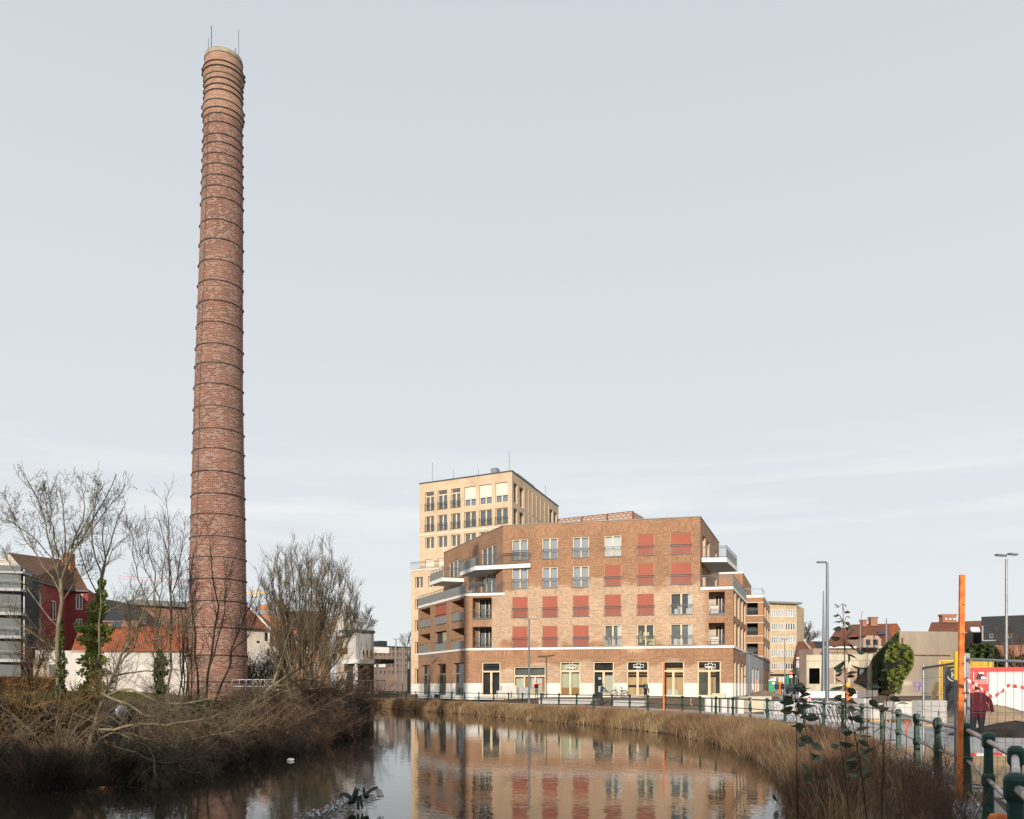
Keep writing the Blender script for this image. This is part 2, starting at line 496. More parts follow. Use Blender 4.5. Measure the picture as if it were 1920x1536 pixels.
M['white_tape'] = mat('tape_white', (.72, .70, .68), .5, .06, 2)
M['red_tape'] = mat('tape_red', (.52, .06, .06), .5, .1, 2)
M['roof_red'] = brick_mat('red_roof_tile', (.20, .075, .045), (.30, .12, .07), (.085, .035, .025), bw=.24, bh=.34, ms=.045, soft=.6, dirt=.32, bump=.6)
M['roof_brown'] = brick_mat('brown_roof_tile', (.145, .075, .048), (.22, .115, .072), (.06, .032, .022), bw=.26, bh=.36, ms=.05, soft=.6, dirt=.32, bump=.6)
M['roof_orange'] = brick_mat('orange_roof_tile', (.35, .10, .04), (.48, .155, .065), (.17, .05, .025), bw=.26, bh=.36, ms=.05, soft=.6, dirt=.34, bump=.6)
M['slate'] = mat('dark_slate', (.03, .034, .04), .7, .35, 2, stretch=(1, 1, 5))
M['red_render'] = mat('dark_red_render', (.26, .052, .047), .85, .15, .8)
M['cream_render'] = mat('cream_render', (.56, .50, .42), .85, .14, .9)
M['white_render'] = mat('white_render', (.60, .57, .53), .85, .2, .45)
M['grey_render'] = mat('grey_render', (.40, .41, .42), .85, .12, .7)
M['bark'] = mat('grey_brown_bark', (.085, .066, .046), .9, .45, 5, bump=.5, col2=(.165, .135, .08), stretch=(1, 1, .4))
M['bark_pale'] = mat('pale_lichen_bark', (.15, .125, .085), .9, .35, 4, bump=.5, col2=(.21, .185, .115), stretch=(1, 1, .4))
M['twig'] = mat('grey_twig', (.075, .06, .045), .9, .35, 2)
M['twig_red'] = mat('reddish_twig', (.075, .042, .028), .9, .45, 1.2, col2=(.14, .082, .052))
M['twig_gold'] = mat('golden_brown_twig', (.16, .095, .035), .9, .45, 1.0, col2=(.22, .135, .05))
M['twig_dark'] = mat('dark_twig', (.012, .010, .008), .9, .5, 1.0, col2=(.034, .025, .018))
M['twig_pale'] = mat('pale_brown_twig', (.15, .105, .065), .9, .35, 1.0, col2=(.22, .16, .10))
M['willow_twig'] = mat('olive_willow_twig', (.125, .10, .07), .9, .35, .6, col2=(.175, .135, .085))
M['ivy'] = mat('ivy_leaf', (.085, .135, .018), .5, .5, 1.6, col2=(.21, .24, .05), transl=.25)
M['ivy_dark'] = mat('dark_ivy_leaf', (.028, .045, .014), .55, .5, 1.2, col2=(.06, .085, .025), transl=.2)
M['leaf'] = mat('grey_green_leaf', (.055, .085, .052), .45, .4, 6, col2=(.10, .125, .08), transl=.2)
M['leaf_brown'] = mat('withered_leaf', (.13, .07, .03), .7, .4, 6, transl=.2)
M['leaf_rust'] = mat('rust_leaf', (.23, .09, .025), .8, .5, 2, col2=(.30, .15, .04), transl=.25)
M['reed'] = mat('dry_grass_blade', (.31, .21, .105), .85, .45, .6, col2=(.45, .335, .18), transl=.25)
M['reed_brown'] = mat('brown_dry_weed', (.17, .095, .055), .85, .45, .7, col2=(.29, .175, .10), transl=.2)
M['grass'] = mat('winter_grass', (.07, .075, .028), .9, .4, .8, col2=(.11, .10, .04), transl=.2)
M['paving'] = mat('grey_paving', (.40, .385, .375), .85, .12, .9, bump=.1)
M['kerb'] = mat('kerb_stone', (.30, .29, .28), .9, .2, 2, bump=.2)
M['sand'] = mat('building_sand', (.50, .345, .19), .95, .2, 2.0, bump=.9, bdist=.06)
M['soil_pile'] = mat('sandy_soil', (.33, .24, .16), .95, .3, 1.2, bump=.8, bdist=.1)
M['paver'] = mat('pale_concrete_block', (.60, .57, .53), .85, .1, 3, bump=.1)
M['paver_grey'] = mat('grey_concrete_block', (.42, .41, .40), .85, .12, 3, bump=.1)
M['skin'] = mat('skin', (.50, .30, .21), .6, .06, 8)
M['hair'] = mat('dark_hair', (.03, .022, .017), .7, .3, 12)
M['feather'] = mat('black_feather', (.012, .013, .015), .6, .4, 12)
M['toilet_green'] = mat('green_plastic_cabin', (.02, .30, .17), .5, .1, 2)
M['plastic_white'] = mat('white_plastic', (.78, .78, .77), .5, .05, 3)
# ------------------------------------------------------------------ the lie of the land
WATER_Z = -0.85
# line of the quay railing: (pixel column, distance) of every post, near to far
POSTS_PX = [(1907, 5.06), (1903, 7.33), (1853, 9.4), (1814, 11.8), (1760, 13.8), (1720, 16), (1685, 19.3), (1655, 22.4), (1616, 25.5),
            (1580, 28.3), (1544, 30.8), (1508, 33), (1472, 35), (1439, 37), (1407, 39), (1374, 41), (1342, 43), (1313, 45), (1279, 47.2),
            (1247, 49.3), (1214.6, 51.4), (1180.6, 53.6), (1147.5, 55.8), (1113.5, 58), (1081, 60.2), (1047.5, 62.4), (1015, 64.7),
            (980, 67.2), (954, 69.5), (925.6, 72), (897.5, 74.6), (871, 77.2), (847, 79.8), (824, 82.4), (803, 85), (780, 87.8),
            (762, 90.4), (744, 93), (727, 95.6), (711, 98.2), (697, 101)]
FENCE = [Vector((gx(p, d), d)) for p, d in POSTS_PX]
F_EXT = [Vector((1.2, 1.9)), Vector((2.3, 3.3))] + FENCE + [Vector((-22, 107)), Vector((-34, 116)), Vector((-60, 128))]
RW = [Vector(p) for p in ((-14, 4.3), (1.2, 4.9), (3.3, 9), (4.6, 13), (5.25, 15.4), (6.4, 18.9), (7.9, 25), (8.75, 35), (8.2, 43), (4.9, 53),
                          (1.6, 59.3), (-2.7, 71), (-6.8, 78), (-9.8, 83.5), (-14.6, 93), (-20, 101), (-32, 109), (-60, 121))]
LW = [Vector(p) for p in ((-60, 108), (-40, 101), (-28, 92), (-20, 82), (-14.5, 72), (-10.6, 58), (-8.6, 46), (-7.8, 39), (-7.7, 33), (-7.9, 29), (-9.3, 21),
                          (-11.3, 18), (-13, 12), (-14, 4.3))]

def seg_dist(P, line):
    best = np.full(len(P), 1e9)
    for a, b in zip(line[:-1], line[1:]):
        a = np.array(a); b = np.array(b)
        ab = b - a
        t = np.clip(((P - a) @ ab) / (ab @ ab), 0, 1)
        q = a + t[:, None] * ab
        best = np.minimum(best, np.hypot(*(P - q).T))
    return best

def inside(P, poly):
    x, y = P[:, 0], P[:, 1]
    r = np.zeros(len(P), bool)
    n = len(poly)
    for i in range(n):
        x0, y0 = poly[i]; x1, y1 = poly[(i + 1) % n]
        c = ((y0 > y) != (y1 > y))
        with np.errstate(divide='ignore', invalid='ignore'):
            xi = (x1 - x0) * (y - y0) / (y1 - y0 + 1e-12) + x0
        r ^= c & (x < xi)
    return r

RIVER = RW + LW
QUAY = F_EXT + [Vector((-60, 400)), Vector((500, 400)), Vector((500, -150)), Vector((-60, -150)), Vector((-60, 1.0)), Vector((0.4, 1.0))]

def smooth(t):
    t = np.clip(t, 0, 1)
    return t * t * (3 - 2 * t)

def ground_z(P):
    P = np.atleast_2d(np.asarray(P, float))
    z = np.zeros(len(P))
    riv = inside(P, RIVER); quay = inside(P, QUAY)
    dR, dL, dF = seg_dist(P, RW), seg_dist(P, LW), seg_dist(P, F_EXT)
    dW = np.minimum(dR, dL)
    z = np.where(riv, WATER_Z - np.minimum(dW * .55, 1.3), z)
    lift = .55 * smooth((dF - 3.5) / 8) * smooth((P[:, 1] - 34) / 26)
    z = np.where(~riv & quay, lift, z)
    bank = ~riv & ~quay
    right = bank & (dR < dL)
    t = dR / (dR + dF + 1e-6)
    z = np.where(right, WATER_Z + (0 - WATER_Z) * (1 - (1 - t) ** 2.2), z)
    left = bank & ~right
    z = np.where(left, WATER_Z + 2.0 * smooth(dL / 19.0) ** .8, z)
    return z

def gz(x, y):
    return float(ground_z([(x, y)])[0])

def grid_land():
    xs = np.concatenate([[-900, -500, -250, -140, -95], np.arange(-70, -24, 2), np.arange(-24, 34, .45), np.arange(34, 80, 2.5), [95, 140, 250, 500, 900]])
    ys = np.concatenate([[-300, -150, -80, -40, -20, -8], np.arange(-2, 96, .45), np.arange(96, 140, 2.5), [150, 180, 230, 300, 450, 700, 1100, 1700]])
    X, Y = np.meshgrid(xs, ys)
    P = np.stack([X.ravel(), Y.ravel()], 1)
    z = ground_z(P)
    rng = np.random.RandomState(3)
    z += np.where(z < .5, rng.normal(0, .012, len(z)), 0)
    z = np.where(P[:, 1] > 200, z - .2, z)
    nx, ny = len(xs), len(ys)
    idx = np.arange(nx * ny).reshape(ny, nx)
    Q = np.stack([idx[:-1, :-1].ravel(), idx[:-1, 1:].ravel(), idx[1:, 1:].ravel(), idx[1:, :-1].ravel()], 1)
    return arr_mesh('ground', np.column_stack([P, z]), Q)

def ground_mat():
    m, nt, n, l, bs = _tree('earth_and_turf')
    tc = n.new('ShaderNodeTexCoord')
    n1 = n.new('ShaderNodeTexNoise'); n1.inputs['Scale'].default_value = .35; n1.inputs['Detail'].default_value = 9; n1.inputs['Roughness'].default_value = .7
    l.new(tc.outputs['Object'], n1.inputs['Vector'])
    earth = ramp(n, [(.3, (.085, .06, .042)), (.52, (.17, .118, .078)), (.7, (.25, .185, .13))])
    l.new(n1.outputs['Fac'], earth.inputs['Fac'])
    turf = ramp(n, [(.3, (.045, .045, .018)), (.6, (.085, .08, .032)), (.75, (.14, .11, .055))])
    n2 = n.new('ShaderNodeTexNoise'); n2.inputs['Scale'].default_value = 1.4; n2.inputs['Detail'].default_value = 8
    l.new(tc.outputs['Object'], n2.inputs['Vector']); l.new(n2.outputs['Fac'], turf.inputs['Fac'])
    sp = n.new('ShaderNodeSeparateXYZ'); l.new(tc.outputs['Object'], sp.inputs[0])
    mr = n.new('ShaderNodeMapRange'); mr.inputs['From Min'].default_value = .75; mr.inputs['From Max'].default_value = 1.0
    l.new(sp.outputs['Z'], mr.inputs['Value'])
    mud = n.new('ShaderNodeMapRange'); mud.inputs['From Min'].default_value = -.84; mud.inputs['From Max'].default_value = -.72
    l.new(sp.outputs['Z'], mud.inputs['Value'])
    mx = n.new('ShaderNodeMix'); mx.data_type = 'RGBA'
    l.new(mr.outputs[0], mx.inputs['Factor']); l.new(earth.outputs['Color'], mx.inputs['A']); l.new(turf.outputs['Color'], mx.inputs['B'])
    mx2 = n.new('ShaderNodeMix'); mx2.data_type = 'RGBA'
    l.new(mud.outputs[0], mx2.inputs['Factor']); mx2.inputs['A'].default_value = (.022, .018, .014, 1); l.new(mx.outputs['Result'], mx2.inputs['B'])
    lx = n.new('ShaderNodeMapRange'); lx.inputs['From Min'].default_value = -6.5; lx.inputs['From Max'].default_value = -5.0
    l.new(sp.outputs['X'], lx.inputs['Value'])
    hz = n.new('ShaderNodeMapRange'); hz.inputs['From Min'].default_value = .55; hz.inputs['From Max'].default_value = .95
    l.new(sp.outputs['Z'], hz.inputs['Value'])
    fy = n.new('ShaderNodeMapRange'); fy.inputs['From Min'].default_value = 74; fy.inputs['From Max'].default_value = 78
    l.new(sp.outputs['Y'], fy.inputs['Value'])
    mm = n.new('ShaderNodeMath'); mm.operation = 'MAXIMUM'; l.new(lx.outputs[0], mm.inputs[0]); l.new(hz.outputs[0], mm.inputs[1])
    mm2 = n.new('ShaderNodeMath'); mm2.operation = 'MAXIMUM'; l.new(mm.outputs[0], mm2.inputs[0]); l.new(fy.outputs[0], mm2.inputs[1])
    lit = n.new('ShaderNodeMix'); lit.data_type = 'RGBA'; lit.inputs['A'].default_value = (.012, .0095, .007, 1)  # left bank leaf litter, darkened to paint the shade under the shrubs
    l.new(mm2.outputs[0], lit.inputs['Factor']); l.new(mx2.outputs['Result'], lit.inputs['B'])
    l.new(lit.outputs['Result'], bs.inputs['Base Color'])
    bs.inputs['Roughness'].default_value = .95; bs.inputs['Specular IOR Level'].default_value = .15
    bp = n.new('ShaderNodeBump'); bp.inputs['Strength'].default_value = .8; bp.inputs['Distance'].default_value = .08
    n3 = n.new('ShaderNodeTexNoise'); n3.inputs['Scale'].default_value = 5; n3.inputs['Detail'].default_value = 7
    l.new(tc.outputs['Object'], n3.inputs['Vector']); l.new(n3.outputs['Fac'], bp.inputs['Height']); l.new(bp.outputs[0], bs.inputs['Normal'])
    return m
struct('ground', grid_land(), ground_mat())

# water: real small ripples as relief on a flat sheet
def water_mat():
    m, nt, n, l, bs = _tree('river_water')
    tc = n.new('ShaderNodeTexCoord')
    bs.inputs['Base Color'].default_value = (.020, .019, .014, 1)
    bs.inputs['Roughness'].default_value = .015
    bs.inputs['IOR'].default_value = 1.42
    def layer(scale, stretch, strength, dist, rot, prev):
        mp = n.new('ShaderNodeMapping'); mp.inputs['Scale'].default_value = stretch; mp.inputs['Rotation'].default_value = (0, 0, rot)
        l.new(tc.outputs['Object'], mp.inputs['Vector'])
        ns = n.new('ShaderNodeTexNoise'); ns.inputs['Scale'].default_value = scale; ns.inputs['Detail'].default_value = 3
        ns.inputs['Distortion'].default_value = .4
        l.new(mp.outputs[0], ns.inputs['Vector'])
        bp = n.new('ShaderNodeBump'); bp.inputs['Strength'].default_value = strength; bp.inputs['Distance'].default_value = dist
        l.new(ns.outputs['Fac'], bp.inputs['Height'])
        if prev is not None: l.new(prev, bp.inputs['Normal'])
        return bp, bp.outputs[0]
    a, o = layer(.55, (1, 1.5, 1), .025, .05, .3, None)
    b_, o = layer(2.6, (1, .62, 1), .10, .03, -.12, o)
    c, o = layer(8.0, (1, .9, 1), .10, .010, .1, o)
    # calmer and rougher reaches
    nz = n.new('ShaderNodeTexNoise'); nz.inputs['Scale'].default_value = .09; nz.inputs['Detail'].default_value = 3
    l.new(tc.outputs['Object'], nz.inputs['Vector'])
    mr = n.new('ShaderNodeMapRange'); mr.inputs['From Min'].default_value = .35; mr.inputs['From Max'].default_value = .65
    mr.inputs['To Min'].default_value = .05; mr.inputs['To Max'].default_value = .17
    l.new(nz.outputs['Fac'], mr.inputs['Value'])
    l.new(mr.outputs[0], b_.inputs['Strength']); 
    l.new(o, bs.inputs['Normal'])
    return m
wmb = MB()
wmb.face([(-62, 3, WATER_Z), (20, 3, WATER_Z), (20, 128, WATER_Z), (-62, 128, WATER_Z)])
struct('river_water', wmb, water_mat())

def strip(line, o0, o1, z, name, m, step=2.0, z1=None):
    """a sheet or kerb along the railing line, between offsets o0 and o1 landwards"""
    pts = [Vector(p) for p in line]
    dense = []
    for a, b in zip(pts[:-1], pts[1:]):
        k = max(1, int((b - a).length / step))
        for i in range(k): dense.append(a.lerp(b, i / k))
    dense.append(pts[-1])
    mb = MB(); rows = []
    for i, p in enumerate(dense):
        t = (dense[min(i + 1, len(dense) - 1)] - dense[max(i - 1, 0)]).normalized()
        nrm = Vector((t.y, -t.x))
        a, b = p + nrm * o0, p + nrm * o1
        za = zb = z
        if z1 is None:
            za = gz(*a) + z; zb = gz(*b) + z
        rows.append((Vector((*a, za)), Vector((*b, zb))))
    for (a0, b0), (a1, b1) in zip(rows[:-1], rows[1:]):
        mb.face([a0, b0, b1, a1])
        if z1 is not None:
            dz = Vector((0, 0, z - z1))
            mb.face([a0 - dz, a0, a1, a1 - dz]); mb.face([b0, b0 - dz, b1 - dz, b1])
    return struct(name, mb, m)
strip(F_EXT[:-2], .45, 4.6, .015, 'pavement', M['paving'])
strip(F_EXT[:-2], -.28, .32, .05, 'quay_kerb', M['kerb'], z1=-.5)

# sand spread beside the railing, and the road that runs past the containers
def blob(cx, cy, rx, ry, rot, n, seed, z):
    r = random.Random(seed); pts = []
    for k in range(n):
        a = 2 * math.pi * k / n; q = 1 + r.uniform(-.16, .16)
        x, y = rx * q * math.cos(a), ry * q * math.sin(a)
        pts.append((cx + x * math.cos(rot) - y * math.sin(rot), cy + x * math.sin(rot) + y * math.cos(rot), z))
    return pts
mb = MB(); mb.face(blob(9.7, 17.3, 1.5, 4.6, -.28, 26, 4, .035)); struct('sand_ground', mb, M['sand'])
mb = MB(); mb.face(blob(7.5, 9.5, 1.1, 3.0, -.4, 22, 9, .034)); struct('sand_ground_near', mb, M['sand'])
mb = MB()
mb.face([(13.5, 24, .024), (22, 20, .024), (60, 20, .024), (60, 34, .024), (20, 36, .024), (15, 38, .024)])
struct('road', mb, M['paving'])
mb = MB()                                    # the side street between the new building and the concrete wall
P0, P1 = (30.5, 96), (46.5, 139)
mb.face([(23.5, 72, .575), (27, 70, .575), (34, 93, .575), (58, 160, .575), (52, 162, .575), (31.5, 97, .575)])
struct('side_street', mb, M['paving'])
# ------------------------------------------------------------------ facades
class Frame:
    """a vertical wall plane from p0 to p1 (left to right seen from outside): u along, o outwards, z up"""
    def __init__(s, p0, p1):
        s.p0, s.p1 = Vector(p0), Vector(p1)
        s.L = (s.p1 - s.p0).length
        s.u = (s.p1 - s.p0) / s.L
        s.n = Vector((s.u.y, -s.u.x))
        s.rz = math.atan2(s.u.y, s.u.x)
    def pt(s, u, o, z):
        q = s.p0 + s.u * u + s.n * o
        return Vector((q.x, q.y, z))
    def at_px(s, px):
        k = (px - CX) / FPX
        # p0.x + u*ux = k*(p0.y + u*uy)
        return (k * s.p0.y - s.p0.x) / (s.u.x - k * s.u.y)
    def z_px(s, px, py):
        u = s.at_px(px)
        return EYE + (HY - py) / FPX * (s.p0.y + s.u.y * u)
    def hole(s, x0, x1, y0, y1):
        a, b = s.at_px(x0), s.at_px(x1)
        return (a, b, s.z_px((x0 + x1) / 2, y1), s.z_px((x0 + x1) / 2, y0))
    def box(s, mb, u0, u1, o0, o1, z0, z1, m=0):
        P = [s.pt(u, o, z) for u in (u0, u1) for o in (o0, o1) for z in (z0, z1)]
        n = len(mb.v); mb.v.extend([tuple(p) for p in P])
        for q in ((0, 1, 3, 2), (4, 6, 7, 5), (0, 4, 5, 1), (2, 3, 7, 6), (0, 2, 6, 4), (1, 5, 7, 3)):
            mb.f.append(tuple(n + i for i in q)); mb.m.append(m)
    def quad(s, mb, u0, u1, o, z0, z1, m=0):
        mb.face([s.pt(u0, o, z0), s.pt(u1, o, z0), s.pt(u1, o, z1), s.pt(u0, o, z1)], m)

def wall(mb, fr, u0, u1, z0, z1, holes, rev=.22, zs=(), mfun=None, rev_m=None):
    """one wall pierced by openings with real reveals"""
    H = [h for h in holes if h[1] > u0 + .01 and h[0] < u1 - .01]
    us = sorted({u0, u1, *[max(u0, h[0]) for h in H], *[min(u1, h[1]) for h in H]})
    zz = sorted({z0, z1, *[z for z in zs if z0 < z < z1], *[h[2] for h in H if z0 < h[2] < z1], *[h[3] for h in H if z0 < h[3] < z1]})
    mf = mfun or (lambda u, z: 0)
    for a, b in zip(us[:-1], us[1:]):
        for c, d in zip(zz[:-1], zz[1:]):
            um, zm = (a + b) / 2, (c + d) / 2
            if any(h[0] < um < h[1] and h[2] < zm < h[3] for h in H): continue
            fr.quad(mb, a, b, 0, c, d, mf(um, zm))
    for h in H:
        a, b, c, d = h[:4]
        r = h[4] if len(h) > 4 else rev
        cuts = sorted({c, d, *[z for z in zs if c < z < d]})
        for z_0, z_1 in zip(cuts[:-1], cuts[1:]):
            m = mf(a - .01, (z_0 + z_1) / 2) if rev_m is None or z_1 < 2.1 else rev_m
            mb.face([fr.pt(a, 0, z_0), fr.pt(a, 0, z_1), fr.pt(a, -r, z_1), fr.pt(a, -r, z_0)], m)
            mb.face([fr.pt(b, 0, z_1), fr.pt(b, 0, z_0), fr.pt(b, -r, z_0), fr.pt(b, -r, z_1)], m)
        m = mf((a + b) / 2, d + .01)
        mb.face([fr.pt(a, 0, d), fr.pt(b, 0, d), fr.pt(b, -r, d), fr.pt(a, -r, d)], m)
        mb.face([fr.pt(a, -r, c), fr.pt(b, -r, c), fr.pt(b, 0, c), fr.pt(a, 0, c)], m)

def rail_bars(mb, fr, ua, ub, o, z0, z1, step=.12, w=.02, top=2, kick=0.0):
    n = max(2, int((ub - ua) / step))
    for i in range(n + 1):
        u = ua + (ub - ua) * i / n
        fr.box(mb, u - w / 2, u + w / 2, o - w / 2, o + w / 2, z0, z1 - (.16 if top > 1 else 0) - .01)
    fr.box(mb, ua, ub, o - .03, o + .03, z1 - .02, z1 + .03)
    if top > 1: fr.box(mb, ua, ub, o - .02, o + .02, z1 - .18, z1 - .13)
    fr.box(mb, ua, ub, o - .021, o + .021, z0 - .025, z0 + .035)
    if kick: fr.box(mb, ua, ub, o - .035, o + .035, z0 - kick, z0 - .03)

def window(par, fr, h, rec=.18, leaves=2, cover='curt_pale', rail=False, shut=None, frame='wood_frame', bar=.09, mull=.16, glass='glass',
           transom=None, back=.22, label=None, shut_to=0.0, emblem=None):
    """window (frame) > pane, curtain or back panel, blind, railing"""
    ua, ub, za, zb = h[:4]
    mb = MB()
    o0, o1 = -rec - .03, -rec + .06
    fr.box(mb, ua + .005, ua + bar, o0, o1, za + .005, zb - .005)
    fr.box(mb, ub - bar, ub - .005, o0, o1, za + .005, zb - .005)
    fr.box(mb, ua + bar, ub - bar, o0 + .002, o1 - .002, zb - bar, zb - .005)
    fr.box(mb, ua + bar, ub - bar, o0 + .002, o1 - .002, za + .005, za + bar)
    tz = zb if transom is None else zb - transom
    if transom: fr.box(mb, ua + bar, ub - bar, o0 + .001, o1 + .004, tz - .08, tz + .08)
    for i in range(1, leaves):
        u = ua + (ub - ua) * i / leaves
        fr.box(mb, u - mull / 2, u + mull / 2, o0 - .001, o1 + .006, za + bar, (tz - .08) if transom else zb - bar)
    w = put('window', mb, M[frame], par, world=True, label=label)
    if shut is None or shut_to > 0:
        g = MB()
        for i in range(leaves):
            a = ua + (ub - ua) * i / leaves; b = ua + (ub - ua) * (i + 1) / leaves
            fr.quad(g, a + .03, b - .03, -rec, za + .03, tz - .03)
        if transom: fr.quad(g, ua + .03, ub - .03, -rec, tz + .03, zb - .03)
        put('pane', g, M[glass], w)
        c = MB()
        fr.quad(c, ua - .15, ub + .15, -rec - back, za - .1, zb + .1)
        put('curtain' if cover.startswith('curt') else 'room_wall', c, M[cover], w)
        r_ = MB()                                      # sides of the room seen through the pane
        for (p, q) in (((ua, -rec - .035), (ua - .15, -rec - back)), ((ub + .15, -rec - back), (ub, -rec - .035))):
            r_.face([fr.pt(p[0], p[1], za - .1), fr.pt(q[0], q[1], za - .1), fr.pt(q[0], q[1], zb + .1), fr.pt(p[0], p[1], zb + .1)])
        put('room_side', r_, M['interior'], w)
    if shut:
        s = MB()
        z_lo = za + .04 + (zb - za) * shut_to
        fr.box(s, ua + .03, ub - .03, -rec + .075, -rec + .095, z_lo, zb - .03)
        fr.box(s, ua + .03, ub - .03, -rec + .068, -rec + .102, z_lo - .04, z_lo + .002)
        put('roller_blind', s, M[shut], w)
    if rail:
        r_ = MB(); rail_bars(r_, fr, ua - .06, ub + .06, .06, za + .02, za + 1.0)
        put('railing', r_, M['metal_dark'], w)
    if emblem:
        e = MB()
        uc = ua + (ub - ua) * .54; zc = (tz + zb) / 2; a = .17
        def ring(u0, u1, z0, z1, t=.045):
            for bx in ((u0, u1, z0, z0 + t), (u0, u1, z1 - t, z1), (u0, u0 + t, z0 + t, z1 - t), (u1 - t, u1, z0 + t, z1 - t)):
                fr.box(e, bx[0], bx[1], -rec + .012, -rec + .03, bx[2], bx[3])
        ring(uc - a, uc + a, zc + a, zc + 3 * a); ring(uc - a, uc + a, zc - 3 * a, zc - a)
        ring(uc - 3 * a, uc - a, zc - a, zc + a); ring(uc + a, uc + 3 * a, zc - a, zc + a)
        fr.box(e, uc - 2.4 * a, uc + .7 * a, -rec + .012, -rec + .03, zc - a + .02, zc - a + .12)
        put('cross_emblem', e, M['plastic_white'], w)
    return w

# ------------------------------------------------------------------ the new brick apartment building
GB = .55                          # ground level along it
Z_BAND, Z_TER, Z_BAL, Z_TOP = 5.42, 11.2, 14.3, 18.35
A = Vector((-4.9, 86.3)); B = Vector((21.6, 80.0))
MF = Frame(A, B)                                     # main front, lower storeys
DIAG = Frame((-11.45, 100.0), (-4.9, 86.3))          # angled left front, lower storeys
u_fold, u_topr = MF.at_px(943), MF.at_px(1313)
FOLD = MF.pt(u_fold, 0, 0).to_2d(); TOPR = MF.pt(u_topr, 0, 0).to_2d()
DIAG2 = Frame((-8.55, 102.6), FOLD)                  # angled left front, upper storeys
SIDE = Frame(B, (27.0, 94.4))                        # side street front, lower
SIDE2 = Frame(TOPR, (24.1, 95.4))                    # side street front, upper
bld = thing('apartment_building', 'new tan brick corner apartment building with brick red roller blinds and white balconies', 'apartment building', (8, 88, GB))

COLS = [(960.4, 989.8), (1016.7, 1045.8), (1074, 1104.4), (1133.3, 1164.8), (1194.4, 1226.7), (1256.9, 1297.9)]
ROWZ = [5.69, 8.74, 11.74, 14.72]                    # sills of storeys 2 to 5
WH = 2.17
holes_lo, holes_hi, wins = [], [], []
STATE = {0: ['S', 'S', 'S', 'g', 'k', 'g'], 1: ['S', 'S', 'S', 'S', 'S', 'd'], 2: ['c', 'c', 'c', 'S', 'S', 'S'], 3: ['c', 'c', 'c', 'w', 'S', 'S']}
for r in range(4):
    for c, (x0, x1) in enumerate(COLS):
        h = (MF.at_px(x0), MF.at_px(x1), ROWZ[r], ROWZ[r] + WH)
        (holes_lo if r < 2 else holes_hi).append(h); wins.append((h, STATE[r][c]))
LOGG = []
for (x0, x1) in ((886, 922), (1329, 1359)):
    for r in (0, 1):
        h = (MF.at_px(x0), MF.at_px(x1), ROWZ[r] - .12, ROWZ[r] + 2.2, 2.0)
        holes_lo.append(h); LOGG.append(h)
SHOPS_PX = [(903, 938, 1241.7), (963, 1023, 1250), (1050, 1088, 1240.8), (1112, 1151, 1240.5), (1175, 1215.8, 1239.6), (1241.7, 1283, 1239.6), (1308, 1352, 1239)]
shops = []
for (x0, x1, y0) in SHOPS_PX:
    h = (MF.at_px(x0), MF.at_px(x1), GB + .12, MF.z_px((x0 + x1) / 2, y0), .28)
    holes_lo.append(h); shops.append(h)
Z_PL = 1.98
mb = MB()
pl = lambda u, z: 1 if z < Z_PL else 0
wall(mb, MF, 0, MF.L, GB - .3, Z_TER, holes_lo, zs=(Z_PL,), mfun=pl)
wall(mb, MF, u_fold, u_topr, Z_TER, Z_TOP, holes_hi)
put('front_wall', mb, [M['main_brick'], M['white_stone']], bld, world=True)

mb = MB()                                            # courses of upright bricks between the storeys
for z0, z1, a, b in ((8.05, 8.5, 0, MF.L), (Z_TER - .16, 11.5, u_fold + .2, u_topr), (14.0, 14.5, u_fold + .2, u_topr), (17.05, 17.9, u_fold + .02, u_topr - .02), (4.75, 5.35, 0, MF.L)):
    MF.quad(mb, a + .01, b - .01, .006, z0, z1)
put('upright_brick_course', mb, M['soldier_brick'], bld, world=True)
# angled left front
D_PX = [(786.5, 806.5), (815, 837), (846, 870)]
dh, d_log = [], []
for i, (x0, x1) in enumerate(D_PX):
    for r in (0, 1):
        h = (DIAG.at_px(x0), DIAG.at_px(x1), ROWZ[r] - .1, ROWZ[r] + 2.2, .35 if i == 1 else 1.7)
        dh.append(h); d_log.append((i, r, h))
d_shop = []
for (x0, x1, y0) in ((790, 806, 1247), (819, 836, 1245), (849, 869, 1243)):
    h = (DIAG.at_px(x0), DIAG.at_px(x1), GB + .1, DIAG.z_px((x0 + x1) / 2, y0), .45)
    dh.append(h); d_shop.append(h)
mb = MB()
wall(mb, DIAG, 0, DIAG.L, GB - .3, Z_TER, dh, zs=(Z_PL,), mfun=pl)
d2 = []
for (x0, x1, z) in ((903, 931, ROWZ[3]), (842, 864, ROWZ[3]), (901, 930, ROWZ[2]), (877, 890, ROWZ[2])):
    h = (DIAG2.at_px(x0), DIAG2.at_px(x1), z - .1, z + 2.15)
    d2.append(h)
wall(mb, DIAG2, 0, DIAG2.L, Z_TER, Z_TOP, d2)
put('angled_wall', mb, [M['main_brick_dark'], M['white_stone']], bld, world=True)

